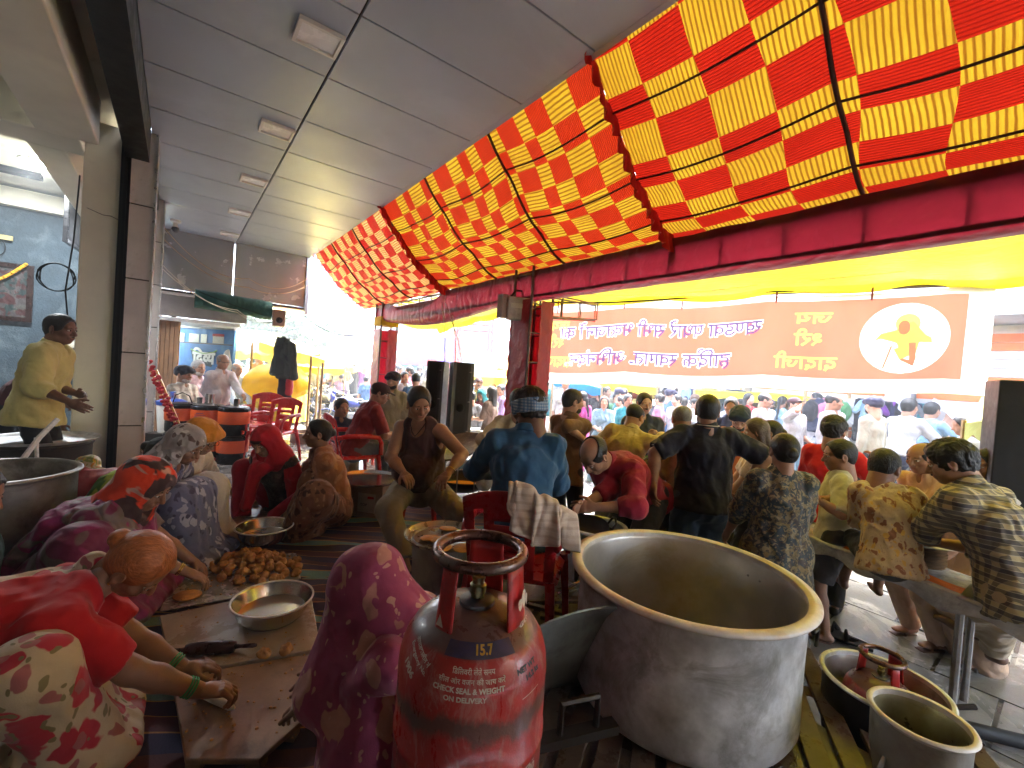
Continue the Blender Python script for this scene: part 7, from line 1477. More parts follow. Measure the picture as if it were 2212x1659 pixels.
mp = motorcycle_proto(paint); spots = [(628, 885, 11.7, 118, (.05, .055, .06), 'black motorcycle at the left end of the row, beside the red chairs'), (662, 870, 13.4, 122, (.02, .02, .025), 'black and silver motorcycle, second of the parked row'), (690, 862, 12.0, 115, (.30, .30, .32), 'silver-grey motorcycle in the middle of the parked row'), (722, 868, 10.6, 112, (.03, .03, .035), 'black motorcycle with a wide handlebar in front of the silver one'), (768, 880, 10.5, 128, (.03, .05, .30), 'blue-tanked motorcycle nearest the man in the navy shirt'), (650, 842, 16.1, 120, (.3, .04, .03), 'dark red motorcycle farther back in the parked row'), (700, 838, 15.5, 118, (.04, .04, .05), 'black motorcycle farthest back behind the silver one'), (676, 850, 12.6, 116, (.30, .02, .03), 'red motorcycle between the black and the silver-grey ones'), (742, 850, 12.4, 124, (.25, .26, .28), 'pale grey motorcycle behind the blue-tanked one'), (610, 850, 13.4, 112, (.03, .03, .04), 'black motorcycle beyond the big steel drum')]
for i, (x, y, d, rz_, c, lab) in enumerate(spots):
    o = mp if i == 0 else copy_tree(mp); P = at(x, y, d); o.location = (P[0], P[1], 0); o.rotation_euler = (R_(random.uniform(-3, 3)), R_(9), R_(rz_)); o['label'] = lab; o['group'] = 'motorcycles parked in a row'
    for ch in o.children: ch.color = (*c, 1)
# ---- crowd: prototypes first, then copies
ct = cloth('crowd_cloth', objcol=True); cl_ = cloth('crowd_lower', objcol=True)
protos = {}
def proto(key, **k):
    base = dict(loc=(0, 60, -50), vox=.024, hv=.013, hvox=.016, wr=.007, skinc=SK2); base.update(k); J = person('proto', **base); protos[key] = J['root']; J['root']['used'] = 0
proto('m1', top=dict(m=ct, sleeve=.9, hem=.1), low=dict(m=cl_), hd=(4, 20, 0)); proto('m2', top=dict(m=ct, sleeve=.5, hem=.12), low=dict(m=cl_), fL=(-.1, .2, .08), fR=(.1, -.2, .1), hL=(-.24, -.1, .82), hR=(.24, .2, .85), hd=(0, -20, 0), moust=True, skinc=SK3)
proto('m3', top=dict(m=ct, sleeve=.5, hem=.1), low=dict(m=cl_), hL=(-.15, .32, 1.0), hR=(.18, .3, 1.05), lean=8, hd=(16, 0, 0), skinc=SK1, girth=1.12); proto('m4', top=dict(m=ct, sleeve=.95, hem=.3, name='kurta'), low=dict(m=cl_), hair='bald', belly=.6, hd=(4, 40, 0), hL=(-.3, .1, 1.0))
proto('t1', top=dict(m=ct, sleeve=.95, hem=.3, name='kurta'), low=dict(m=cl_), hair='turban', hairc=cloth('crowd_turban', (.03, .03, .06)), beard=1, hd=(6, -20, 0), skinc=SK3); proto('up', top=dict(m=ct, sleeve=.5), low=dict(m=cl_), hair='cap', hairc=M('cap_cloth'), hR=(.05, .12, 1.62), hL=(-.2, .2, 1.0), pR=(.5, .2, 1.3), hd=(-14, 0, 0), moust=True)
proto('f1', fem=True, top=dict(m=ct, sleeve=.7, hem=.35, flare=.03, name='tunic'), low=dict(m=cl_), hair='plait', hd=(6, 30, 0), hL=(-.12, .3, 1.05)); proto('f2', fem=True, top=dict(m=ct, sleeve=.45), low=dict(kind='skirt', m=cl_, ad=.03, wide=1.2), hair='shawl', hairc=cl_, hd=(8, -20, 0), skinc=SK1); proto('f3', fem=True, top=dict(m=ct, sleeve=.5, hem=.2), low=dict(kind='skirt', m=cl_, ad=.02), hair='long', skinc=SK3, hL=(-.1, .3, 1.1), hR=(.1, .3, 1.1))
proto('s1', pelvis=(0, 0, .86), top=dict(m=ct, sleeve=.5), low=dict(m=cl_), lean=14, hL=(-.3, .5, 1.1), hR=(.3, .5, 1.1), fL=(-.2, .15, .35), fR=(.2, .15, .35))
def crowd(key, x, y, d, yaw, c1, c2, label, group=None, zt=None, floor=0.0):
    pr = protos[key]; o = copy_tree(pr); P = at(x, y, d); h_ = (P[2]-floor)/(1.60 if key != 's1' else 1.42); h_ = float(np.clip(h_, .62, 1.12)); o.scale = (h_,)*3; del o['used']
    o.location = (P[0], P[1], floor); o.rotation_euler = (0, 0, R_(yaw)); o['label'] = label
    if group: o['group'] = group
    for ch in o.children:
        n_ = ch.name.split('.')[0]
        if n_ in ('shirt', 'tunic', 'kurta'): ch.color = (*c1, 1)
        elif n_ in ('trousers', 'sari_skirt', 'skirt', 'head_scarf', 'shorts'): ch.color = (*c2, 1)
    return o
PAL = dict(white=(.62, .62, .64), lilac=(.42, .26, .5), pink=(.6, .22, .35), blue=(.10, .22, .5), sky=(.3, .5, .65), navy=(.03, .04, .1), black=(.02, .02, .025), yellow=(.62, .5, .08), orange=(.6, .24, .04), red=(.5, .03, .04), green=(.1, .3, .12), grey=(.3, .31, .33), cream=(.55, .5, .38), maroon=(.2, .02, .04), magenta=(.6, .05, .3), teal=(.03, .32, .36), brown=(.16, .09, .06), purple=(.25, .06, .4), peach=(.62, .36, .25))
K = PAL = {k: tuple(.62*q for q in v) for k, v in PAL.items()}
S_ = [('m3', 706, 832, 12.5, 20, 'white', 'grey', 'man in a white checked shirt seen from behind beside the motorcycles'), ('m1', 737, 816, 12.8, 10, 'lilac', 'navy', 'man in a lilac shirt seen from behind, left of the backpack'), ('m2', 792, 822, 12.0, 0, 'blue', 'navy', 'young man in blue with a purple backpack, seen from behind'), ('t1', 848, 826, 6.0, 200, 'cream', 'white', 'bearded man in black turban and cream kurta right of the cap-wearing man'), ('m1', 874, 818, 8.6, 200, 'white', 'grey', 'man in a white shirt with a bag strap, right of the black turban'), ('m3', 900, 822, 7.8, 20, 'blue', 'navy', 'person in royal blue behind the vest man\'s head'),
      ('up', 1033, 832, 8.0, 190, 'yellow', 'navy', 'man in yellow drinking with his head tipped back, right of the loudspeakers'), ('m1', 1018, 860, 7.4, 10, 'grey', 'sky', 'person in a grey shirt close to the right loudspeaker'), ('f2', 1040, 856, 7.6, 170, 'maroon', 'teal', 'woman in a pale headscarf and teal skirt right of the loudspeakers'), ('f3', 1062, 852, 7.2, 60, 'brown', 'brown', 'girl with long hair in a brown printed dress, right of the teal skirt'), ('f1', 1082, 846, 8.2, 120, 'lilac', 'pink', 'girl in a lilac tunic left of the middle red pillar'),
      ('f1', 1258, 862, 7.8, 20, 'magenta', 'magenta', 'woman in bright magenta beyond the brown-shirted man'), ('f1', 1285, 850, 8.8, 30, 'black', 'black', 'woman in black with long hair, beyond the butter-shirted man'), ('f3', 1305, 872, 7.4, 170, 'sky', 'sky', 'schoolgirl in pale blue facing the camera, centre of the crowd'), ('m2', 1340, 870, 8.4, 100, 'white', 'grey', 'boy in white walking left behind the schoolgirl'), ('m1', 1332, 862, 9.4, 190, 'green', 'navy', 'person in green further back behind the schoolgirl'), ('f1', 1357, 868, 7.6, 160, 'teal', 'white', 'girl in a teal and white uniform left of the navy polo man'), ('m2', 1425, 866, 8.4, 60, 'pink', 'navy', 'person in a pink shirt right of the navy polo man'), ('m1', 1440, 872, 9.2, 60, 'red', 'black', 'person in red beside the stall counter'),
      ('m2', 1462, 868, 8.2, 120, 'white', 'white', 'boy in white bending by the stall counter'), ('m2', 1478, 873, 8.8, -10, 'white', 'grey', 'boy in white seen from behind near the hanging jeans'), ('m1', 1500, 874, 9.4, 190, 'white', 'grey', 'man in white facing the camera under the hanging shirts'), ('m3', 1580, 880, 5.8, 150, 'navy', 'navy', 'man in navy between the black polo man and the turban'), ('m1', 1585, 876, 7.8, 170, 'white', 'grey', 'man in white behind the navy turban'), ('m4', 1652, 868, 7.2, 200, 'white', 'grey', 'grey-haired man in white right of the navy turban'),
      ('up', 1718, 878, 6.8, 200, 'white', 'sky', 'man in a white shirt drinking from a cup, left of the red T-shirt'), ('m4', 1800, 872, 6.6, 200, 'white', 'white', 'balding man in white directly behind the red T-shirt man'), ('t1', 1888, 880, 6.2, 20, 'cream', 'black', 'man with a yellow towel over his shoulder, seen from behind'), ('m2', 1762, 866, 8.6, 90, 'white', 'navy', 'person in white walking left under the hanging bags'), ('s1', 1948, 894, 6.6, -70, 'white', 'navy', 'man in a white striped shirt riding a motorcycle'), ('s1', 1995, 900, 6.9, -78, 'sky', 'navy', 'second rider in pale blue beside the striped shirt'), ('m1', 2010, 880, 9.0, 0, 'white', 'grey', 'man in white by the tall white pillar'), ('f2', 2062, 905, 7.2, -60, 'orange', 'peach', 'woman wrapped in peach cloth by the white pillar'), ('m3', 2108, 925, 4.9, 60, 'white', 'grey', 'large man in white under the olive awning'), ('m3', 2150, 915, 6.2, 60, 'grey', 'navy', 'person in grey leaning under the olive awning'),
      ('f1', 392+20, 782, 9.2, 200, 'pink', 'green', 'woman in pink and green under the blue poster'), ('f2', 430, 780, 9.6, 190, 'teal', 'teal', 'woman in a teal headscarf under the blue poster'), ('f1', 455, 790, 9.0, 190, 'grey', 'white', 'girl in a white headscarf under the blue poster'), ('m2', 560, 775, 11.5, 170, 'orange', 'brown', 'man in orange in front of the yellow stalls'), ('m3', 635, 808, 14.4, 100, 'orange', 'brown', 'man in an orange scarf behind the motorcycles'), ('m1', 655, 802, 14.2, 10, 'green', 'black', 'young man in a green sleeveless top with a dark bag'), ('m1', 668, 792, 15.0, 10, 'white', 'grey', 'tall man in white behind the tent poles')]
for k_, x, y, d, yw, a, b, lab in S_: crowd(k_, x, y, d, yw, K[a], K[b], lab, 'people in the street crowd')
random.seed(21); names = list(K)
zones = [('down the street beyond the motorcycles', 590, 815, 790, 806, 15, 28, 70), ('between the red pillars', 838, 1096, 805, 822, 9.5, 22, 48), ('in the crowd below the banner', 1170, 1700, 848, 866, 8.5, 12.5, 34), ('by the clothes stalls at the right', 1700, 2160, 868, 884, 8.0, 11, 22)]
for zi, (zn, x0, x1, y0, y1, d0, d1, cnt) in enumerate(zones):
    for k in range(cnt):
        q = (k+random.random())/cnt; d = random.uniform(d0, d1); x = x0+(x1-x0)*((k*.618+random.random()*.1) % 1); hz = CY-19.5+(x-CX)*math.tan(ROLL); y = hz+ (CAMZ-random.uniform(1.40, 1.66))/d*FPX
        key = random.choice(('m1', 'm2', 'm3', 'm4', 'f1', 'f2', 'f3', 't1', 'm1', 'm2')); a = random.choice(['white', 'white', 'sky', 'grey', 'cream']+names); b = random.choice(('navy', 'grey', 'black', 'white', 'brown', a))
        crowd(key, x, y, d, random.choice((0, 180, 90, -90))+random.uniform(-30, 30), K[a], K[b], '%s%s in %s, %s %s' % (('', 'distant ')[d > (d0+d1)/2], {'m': 'man', 'f': 'woman', 't': 'turbaned man'}[key[0]], {'sky': 'pale blue'}.get(a, a), ('leftmost', 'left of centre', 'mid-group', 'right of centre', 'rightmost')[min(4, int(5*(x-x0)/(x1-x0)))], zn), 'people '+zn)
for r_ in list(protos.values()):
    for ch in list(r_.children): bpy.data.objects.remove(ch)
    bpy.data.objects.remove(r_)
# ---- tents: each a sagging sheet on its own poles
def tent(label, pts, mt, sag=.15, poles=None, name='tent', fr=None, n=18):
    t = thing(name, label, 'tent' if name == 'tent' else 'awning', (0, 0, 0)); A, B, C_, D_ = [np.array(p, float) for p in pts]; G = np.zeros((n, n, 3))
    for i in range(n):
        for j in range(n):
            u_, v_ = i/(n-1), j/(n-1); P = (A*(1-u_)+B*u_)*(1-v_)+(D_*(1-u_)+C_*u_)*v_; P = P.copy(); P[2] -= sag*math.sin(math.pi*u_)*math.sin(math.pi*v_)+.04*float(vn(P*1.3)); G[i, j] = P
    g_ = MB(); g_.grid(G); g_.build('sheet', mt, t, True)
    ed = [G[i, 0] for i in range(n)]; G2 = np.array([[p-[0, 0, .16*k*(1+.2*math.sin(i))] for k in (0, 1)] for i, p in enumerate(ed)]); g_ = MB(); g_.grid(G2); g_.build('flap', mt, t, True)
    for P in (poles if poles is not None else (A, B, C_, D_)): P = np.array(P, float); MB().tube([P+[0, 0, .05], (P[0], P[1], 0)], .022, 6).build('pole', M('bamboo', (.30, .20, .10), .7, var=.3, vs=8), t)
    return t
tent('large yellow sheet awning over the stalls beyond the red chairs', [at(500, 760, 9.5), at(690, 768, 9.0), at(640, 738, 15), at(505, 728, 15)], ty2)
tent('long pale yellow awning slanting down to two thin poles', [at(560, 735, 8.6), at(702, 780, 8.2), at(720, 762, 13), at(585, 722, 13)], ty2, .1, poles=[at(672, 775, 8.2), at(697, 790, 8.1), at(585, 722, 13)])
tent('yellow tent behind the motorcycles', [at(640, 790, 12), at(745, 798, 12), at(740, 768, 17), at(650, 765, 17)], tarp('yellow_tarp_b', (.85, .62, .03), .35)); tent('small yellow tent left of the farther red pillar', [at(735, 790, 15), at(800, 795, 14), at(800, 770, 20), at(745, 768, 20)], ty2)
tent('peaked yellow tent right of the loudspeakers', [at(1012, 812, 9), at(1098, 820, 8.5), at(1080, 770, 11.5), at(1040, 758, 12)], ty2, .0); tent('yellow sheet behind the loudspeakers', [at(1075, 792, 9.6), at(1160, 812, 9.2), at(1150, 775, 13), at(1085, 768, 13)], ty2)
tent('blue tarpaulin awning under the banner\'s left end', [at(1195, 812, 9.4), at(1300, 838, 8.6), at(1285, 812, 11.5), at(1215, 800, 12)], tarp('blue_tarp', (.01, .22, .5), .35), .1); tent('yellow awning under the banner beside the blue one', [at(1262, 822, 9.8), at(1420, 838, 9.2), at(1400, 812, 12), at(1270, 806, 12)], ty, .15)
tent('yellow awning over the hanging clothes, under the banner', [at(1780, 868, 8.6), at(2005, 880, 8.0), at(1995, 836, 11), at(1790, 832, 11)], ty, .2); tent('long yellow edge of awning above the hanging jeans', [at(1500, 846, 9.8), at(1790, 858, 9.2), at(1780, 836, 11.5), at(1510, 832, 11.5)], ty, .05)
tent('white plastic awning right of the banner', [at(2015, 862, 7.6), at(2120, 905, 6.4), at(2165, 838, 8.5), at(2030, 832, 9.5)], tarp('white_tarp', (.75, .78, .8), .4), .12, poles=[]); tent('olive canvas awning with a dark edge beside the black cabinet', [at(2082, 918, 4.6), at(2168, 916, 4.0), at(2172, 840, 4.6), at(2120, 858, 5.3)], tarp('olive_tarp', (.36, .38, .12), .25), .05, poles=[at(2082, 918, 4.6)])
tent('big white awning above the poster stall, at the end of the shop front', [at(470, 735, 8.8), at(545, 745, 8.6), at(600, 722, 12), at(500, 708, 12)], tarp('white_tarp'), .05)
# covered heap and drum near the white-shirted man
c = at(605, 815, 8.6); o = link('covered_heap', qmesh('heap', [(*Sdf().ell((c[0], c[1], c[2]-.1), (.55, .4, .35), k=.1).ell((c[0]-.3, c[1], c[2]-.2), (.4, .4, .3), k=.2).mesh(.03, .04, 4), 0)], [tarp('yellow_tarp_b')])); tag(o, 'goods heaped under a yellow plastic sheet beyond the red chairs', 'heap')
table('yellow-clothed stall table beneath the covered heap', at(585, 845, 9.6), 1.3, .8, .95, R_(-12), .6, cloth('yellow_cloth', (.62, .45, .05)))
pot('cooking_drum', 'big steel drum with a dark lid right of the red chairs', atz(606, 905, .0), .36, 1.05, mt=alu, cat='drum'); pot('low_pot', 'squat brown metal pot on the floor beyond the woman in brown', atz(660, 985, .05), .26, .42, mt=M('brown_metal', (.30, .22, .19), .4, metal=.6, var=.3, vs=5), cat='pot')
pot('low_pot', 'second squat aluminium pot beside the man in the navy shirt', atz(722, 945, .0), .22, .40, mt=alu, cat='pot')
t = thing('garment_stand', 'dark coats and a red shirt hanging on a pole by the yellow awning', 'clothes', (0, 0, 0))
for x, y, w_, h_, c, nm in ((610, 770, .42, .62, (.03, .04, .03), 'dark_coat'), (622, 778, .40, .6, (.05, .06, .05), 'grey_coat'), (616, 815, .25, .75, (.02, .02, .03), 'black_trousers'), (625, 812, .14, .6, (.45, .03, .04), 'red_shirt')):
    c_ = at(x, y, 8.0); s_ = Sdf().ec((0, 0, h_/2), (0, 0, -h_/2), (w_*.32, .05), (w_*.5, .07), (1, 0, 0), .03); o = link(nm, qmesh(nm, [(*s_.mesh(.025, .02, 7), 0)], [ct]), t, c_, color=c)
MB().tube([at(612, 760, 8.0), (*at(612, 760, 8.0)[:2], 0)], .02, 6).build('pole', polemat(), t)
# ---- blue poster board
P0, P1 = at(372, 706, 9.0), at(500, 722, 8.6); Q0 = at(372, 812, 9.0); H_ = P0[2]-Q0[2]; ex = P1-P0; ex[2] = 0; Lp = np.linalg.norm(ex); ex /= Lp; az = math.atan2(ex[1], ex[0])
t = thing('poster_board', 'blue printed milk poster board with a dark curved badge reading in Hindi', 'poster', (Q0[0], Q0[1], Q0[2]), az)
MB().box((Lp/2, .03, H_/2), (Lp, .05, H_)).build('board', M('poster_blue', (.03, .14, .42), .4, var=.3, vs=1.4, stain=(.16, .36, .55), cover=.5, bst=0), t); MB().box((Lp/2, .0, H_+.02), (Lp+.1, .12, .06)).build('edge', polemat(), t)
g_ = MB(); pts = [(.30, .58), (.36, .54), (.52, .50), (.68, .54), (.74, .58), (.70, .40), (.66, .24), (.52, .28), (.38, .24), (.33, .40)]; g_.add([(.52*Lp, -.004, .40*H_)]+[(a*Lp, -.004, b*H_) for a, b in pts], [(0, 1+i, 1+(i+1) % 10) for i in range(10)]); g_.build('badge', M('badge_dark', (.03, .035, .05), .4, bst=0), t)
MB().tube([(a*Lp, -.008, b*H_) for a, b in pts[:5]], .012, 4).build('green_trim', M('trim_green', (.2, .38, .05), .4), t)
mb, L = deva(['ि', 'द', ('व', .6), 'य'], .25, .012); V = np.concatenate(mb.v); k_ = .36*Lp/L; MB().add(np.stack([.35*Lp+V[:, 0]*k_, V[:, 1]*0-.012, .31*H_+V[:, 1]*k_], 1), mb.f).build('lettering', M('white_plastic'), t)
for a, w_, c in ((.08, .10, 0), (.26, .17, 0), (.46, .10, 0), (.66, .18, 1)):
    MB().box(((a+w_/2)*Lp, -.004, .80*H_), (w_*Lp, .006, .17*H_)).build('product_picture', M('print_white', (.62, .6, .55), .4, bst=0), t)
    if c: MB().box(((a+w_/2)*Lp, -.009, .88*H_), (w_*Lp*1.05, .006, .05*H_)).build('red_top', M('red_print'), t)
MB().box((.5*Lp, -.012, .70*H_), (Lp*.98, .006, .02)).build('shelf_line', M('brown_leather', (.12, .06, .04), .5), t)
s_ = Sdf(); s_.ell((.88*Lp, -.0, .42*H_), (.09, .02, .24), rotm((0, 20, 0)), k=.02).ell((1.0*Lp-.12, 0, .36*H_), (.10, .02, .22), rotm((0, -14, 0)), k=.02); link('white_shape', qmesh('w', [(*s_.mesh(.02), 0)], [M('print_white')]), t)
t = thing('timber_stack', 'brown timber planks standing on end beside the blue poster', 'timber', at(358, 800, 7.6)*[1, 1, 0], R_(10))
for k in range(5): MB().box((-.13+k*.065, .01*k, 1.15), (.06, .05, 2.3-.08*(k % 3))).build('plank', M('raw_timber', (.34, .18, .09), .7, var=.3, vs=5), t)
t = thing('steel_fans', 'white round pedestal fan head under the small speaker', 'fan', at(571, 742, 9.2), 0); MB().lathe([(.0001, .05), (.05, .05), (.24, .0), (.26, -.02), (.24, -.05)], 28).xf(Matrix.Rotation(R_(90), 4, 'X')).build('cage', M('white_plastic'), t, True); MB().tube([(.1, 0, .1), (.5, .1, .05), (.9, .2, -.02)], .05, 8).build('duct', M('white_plastic'), t, True)
# ---- hanging clothes along the right side stalls
gar = {}
def garment_mesh(kind):
    s_ = Sdf()
    if kind == 'shirt': s_.ec((0, 0, -.03), (0, 0, -.55), (.17, .05), (.20, .06), (1, 0, 0), .03, capb=True).cone((-.14, 0, -.05), (-.26, 0, -.26), .06, .05, .03).cone((.14, 0, -.05), (.26, 0, -.26), .06, .05, .03)
    elif kind == 'trousers': s_.ec((0, 0, 0), (0, 0, -.25), (.16, .04), (.17, .05), (1, 0, 0), .03).cone((-.08, 0, -.2), (-.09, 0, -.85), .075, .06, .03).cone((.08, 0, -.2), (.09, 0, -.85), .075, .06, .03)
    elif kind == 'bag': s_.ell((0, 0, -.22), (.15, .09, .2), k=.03).cone((-.05, 0, -.05), (.05, 0, -.03), .02, .02, .03)
    else: s_.ec((0, 0, 0), (0, 0, -.6), (.12, .03), (.14, .03), (1, 0, 0), .02)
    return qmesh(kind, [(*s_.mesh(.022, .012, 9), 0)], [ct])
for kd in ('shirt', 'trousers', 'bag', 'towel'): gar[kd] = garment_mesh(kd)
random.seed(31)
cn = {'sky': 'pale blue', 'teal': 'turquoise'}
def hangrow(x0, x1, y0, y1, d0, d1, n, kinds, cols, where, sc_=1.0):
    for k in range(n):
        q = (k+.5)/n; P = at(x0+(x1-x0)*q, y0+(y1-y0)*q, d0+(d1-d0)*q); kd = kinds[k % len(kinds)]; c = cols[(k*5+k//3) % len(cols)]
        o = link('hanging_'+kd, gar[kd], None, P, (0, 0, R_(random.uniform(-35, 5))), (sc_,)*3, K[c]); tag(o, '%s %s, number %s from the left %s' % (cn.get(c, c), {'bag': 'backpack', 'towel': 'folded cloth'}.get(kd, kd), ('one', 'two', 'three', 'four', 'five', 'six', 'seven', 'eight', 'nine', 'ten', 'eleven', 'twelve', 'thirteen', 'fourteen', 'fifteen')[k], where), {'bag': 'backpack', 'towel': 'cloth'}.get(kd, kd), 'goods hanging '+where)
    tag(MB().tube([at(x0-8, y0-1, d0), at(x1+8, y1-1, d1)], .014, 6).build('rail', M('bamboo')), 'horizontal rail carrying goods '+where, 'rail')
hangrow(1478, 1600, 842, 846, 10.3, 10.0, 14, ('towel', 'trousers'), ('sky', 'blue', 'navy', 'white', 'purple', 'navy', 'black', 'sky'), 'under the banner beside the grey pillar')
hangrow(1352, 1420, 836, 838, 10.6, 10.4, 9, ('towel',), ('brown', 'yellow', 'maroon', 'orange', 'red', 'brown'), 'in the small cloth stall', .8)
hangrow(1748, 1830, 862, 866, 8.4, 8.3, 7, ('bag', 'towel'), ('black', 'maroon', 'green', 'white', 'pink', 'navy'), 'in the bag stall'); hangrow(1835, 2000, 862, 876, 8.3, 7.9, 15, ('shirt', 'towel', 'trousers', 'shirt'), ('white', 'black', 'teal', 'purple', 'grey', 'white', 'navy', 'sky', 'black'), 'under the right yellow awning', .85)
hangrow(1195, 1290, 818, 826, 10.4, 10.1, 8, ('towel',), ('white', 'grey', 'pink', 'navy', 'green'), 'under the blue awning', .8)
for x, d, l_ in ((1600, 10.1, 'left'), (1740, 8.6, 'middle'), (1835, 8.3, 'right')): P = at(x, 850, d); tag(MB().tube([(P[0], P[1], 0), (P[0], P[1], 2.3)], .03, 6).build('stall_pole', M('bamboo')), l_+' bamboo pole of the clothes stalls under the banner', 'pole')
# ---- buildings on the right side of the street
shut = M('shutter_paint', (.50, .50, .50), .5, var=.1); orgp = M('shutter_orange', (.62, .16, .04), .5, var=.12); brs = M('brown_shutter', (.12, .085, .07), .5, var=.2); gcol = M('grey_pillar', (.33, .35, .38), .7, var=.12)
bw = thing('market_building', 'long market building with orange and white striped shutters behind the stalls', 'building', (0, 0, 0))
VB = 10.6
def bquad(u0, u1, z0, z1, v=VB, th=.1): g_ = MB(); ubox(g_, u0, u1, v, v+th, z0, z1); return g_
bquad(-9, 14, 3.1, 6.2, VB+.05, 4).build('upper_wall', M('pale_plaster', (.55, .58, .58), .8, var=.12, vs=1, stain=(.35, .36, .36)), bw); bquad(-9, 14, 0, 3.1, VB+.35, 3.6).build('ground_wall', M('pale_plaster'), bw)
for a in (12.2, 8.6, 5.0, 2.1, -1.2, -4.5):
    o = bquad(a-.18, a+.18, 0, 3.2, VB-.15, .4).build('pillar', gcol if a > 0 else M('white_column', (.62, .64, .68), .6), bw)
for b0, b1, kind in ((8.8, 12.0, 1), (5.2, 8.4, 1), (2.3, 4.8, 1), (-1.0, 1.9, 1), (-4.3, -1.4, 0), (-8, -4.7, 0)):
    sh = MB(); ubox(sh, b0, b1, VB+.2, VB+.24, 0, 3.0); s0 = sh.build('shutter', shut if kind else brs, bw)
    n_ = 20; me1 = None
    for k in range(n_):
        z = .05+k*.145; c_ = (orgp if (k//3) % 2 == 0 else shut) if kind else brs; g_ = MB(); ubox(g_, b0, b1, VB+.17, VB+.2, z, z+.135); g_.build('slat', c_, s0)
g_ = MB(); ubox(g_, -9, 14, VB-.9, VB+.05, 3.1, 3.22); g_.build('sunshade', M('pale_plaster'), bw)
for a in np.arange(-8, 13, 1.7):
    f = bquad(a, a+1.0, 4.0, 5.3, VB-.02+.05, .05).build('window', M('window_dark', (.10, .13, .16), .2), bw); g_ = MB(); ubox(g_, a+.47, a+.53, VB+.0, VB+.03, 4.0, 5.3); g_.build('mullion', M('white_column'), f)
# balconied house at the right edge
hb = thing('balcony_house', 'pale grey concrete house with balconies and a sagging cable, right of the banner', 'building', (0, 0, 0)); Pb = at(2160, 720, 8.2)
def hbox(nm, x0, y0, x1, y1, d, th, mt): A = at(x0, y0, d); B = at(x1, y1, d); c = (A+B)/2; o = MB().box((c[0]+.3, c[1]+th/2, c[2]), (abs(B[0]-A[0]), th, abs(A[2]-B[2])), rz=-.0).build(nm, mt, hb); return o
pc = M('pale_concrete', (.42, .48, .52), .8, var=.15, vs=1.5, stain=(.28, .32, .34))
hbox('wall', 2110, 600, 2330, 830, 8.6, 3, pc); hbox('slab', 2100, 618, 2330, 640, 7.8, 1.0, pc); hbox('slab', 2100, 812, 2330, 832, 7.6, 1.2, pc); hbox('side_column', 2120, 640, 2138, 815, 8.2, .3, gcol)
for x in (2150, 2172, 2195, 2218): hbox('railing_post', x, 745, x+9, 812, 7.9, .08, pc)
hbox('railing', 2140, 738, 2330, 750, 7.9, .1, pc)
for x in (2156, 2200): f = hbox('window', x, 660, x+26, 735, 8.55, .1, M('window_dark')); 
wire('cable', 'thin cable sagging in front of the balconied house', [at(2125, 620, 7), at(2170, 690, 7.2), at(2230, 705, 7.4)], .008, blk, .05)
# ---- far buildings, temple, trees, poles
def far_house(label, x0, x1, ytop, d, mt, rows, cols, rf=None, depth=6):
    A = at(x0, ytop, d); B = at(x1, ytop, d); t = thing('far_building', label, 'building', ((A[0]+B[0])/2, A[1], 0)); w_ = B[0]-A[0]; h_ = A[2]
    MB().box((0, depth/2, h_/2), (w_, depth, h_)).build('wall', mt, t); MB().box((0, depth/2, h_+.15), (w_+.5, depth+.5, .3)).build('roof', rf or mt, t)
    wm = MB().box((0, 0, 0), (w_/cols*.5, .12, h_/rows*.45)).mesh('window', M('window_dark'))
    for i in range(cols):
        for j in range(rows): link('window', wm, t, (-w_/2+w_*(i+.5)/cols, -.03, h_*(j+.55)/rows))
    return t
far_house('brick-brown block behind the wires, left of the farther red pillar', 716, 775, 722, 34, M('far_brick', (.22, .19, .20), .8, var=.2), 3, 5); far_house('white block with a red sign left of the brick one', 690, 722, 712, 36, M('far_white', (.6, .62, .66), .8), 4, 2); far_house('pale tall block just left of the farther red pillar', 772, 806, 690, 30, M('far_white'), 5, 3)
far_house('white house behind the loudspeakers', 1000, 1100, 742, 26, M('far_white'), 3, 5); far_house('low white shop between the pillars', 842, 905, 742, 28, M('far_white'), 2, 4, M('far_red', (.5, .08, .08), .7)); far_house('blue-trimmed shop roof in the far market', 850, 930, 785, 18, M('far_blue', (.15, .35, .5), .7), 1, 4, M('far_red')); far_house('tiny white house at the end of the street', 610, 665, 778, 60, M('far_white'), 2, 3)
P = at(712, 762, 33); t = thing('red_signboard', 'upright crimson signboard on the far white block', 'sign', P); Z1 = at(712, 728, 33)[2]-P[2]; MB().box((0, 0, Z1/2), (.9, .2, Z1)).build('board', M('sign_red', (.55, .03, .08), .6), t)
P = at(937, 765, 30); t = thing('temple_spire', 'white temple spire with a small saffron flag among the trees', 'temple', (P[0], P[1], 0)); H2 = at(937, 692, 30)[2]
MB().lathe([(1.35, 0), (1.35, H2*.55), (1.2, H2*.58), (1.05, H2*.70), (.75, H2*.86), (.3, H2*.96), (.12, H2), (.0001, H2+.15)], 16).build('spire', M('temple_white', (.68, .64, .58), .7), t, 30); MB().lathe([(1.6, H2*.5), (1.7, H2*.53), (1.4, H2*.56)], 16).build('cornice', M('temple_orange', (.6, .3, .12), .7), t)
MB().tube([(1.9, 0, 0), (1.9, 0, H2*.93)], .05, 6).build('flagpole', polemat(), t); MB().add([(1.9, 0, H2*.93), (1.9, 0, H2*.84), (1.0, 0, H2*.83)], [(0, 1, 2)]).build('flag', cloth('saffron_cloth', (.62, .25, .03)), t)
t = thing('red_gantry', 'red lattice gantry frame standing in the street right of the temple', 'gantry', (0, 0, 0)); rp = M('gantry_red', (.55, .05, .05), .5)
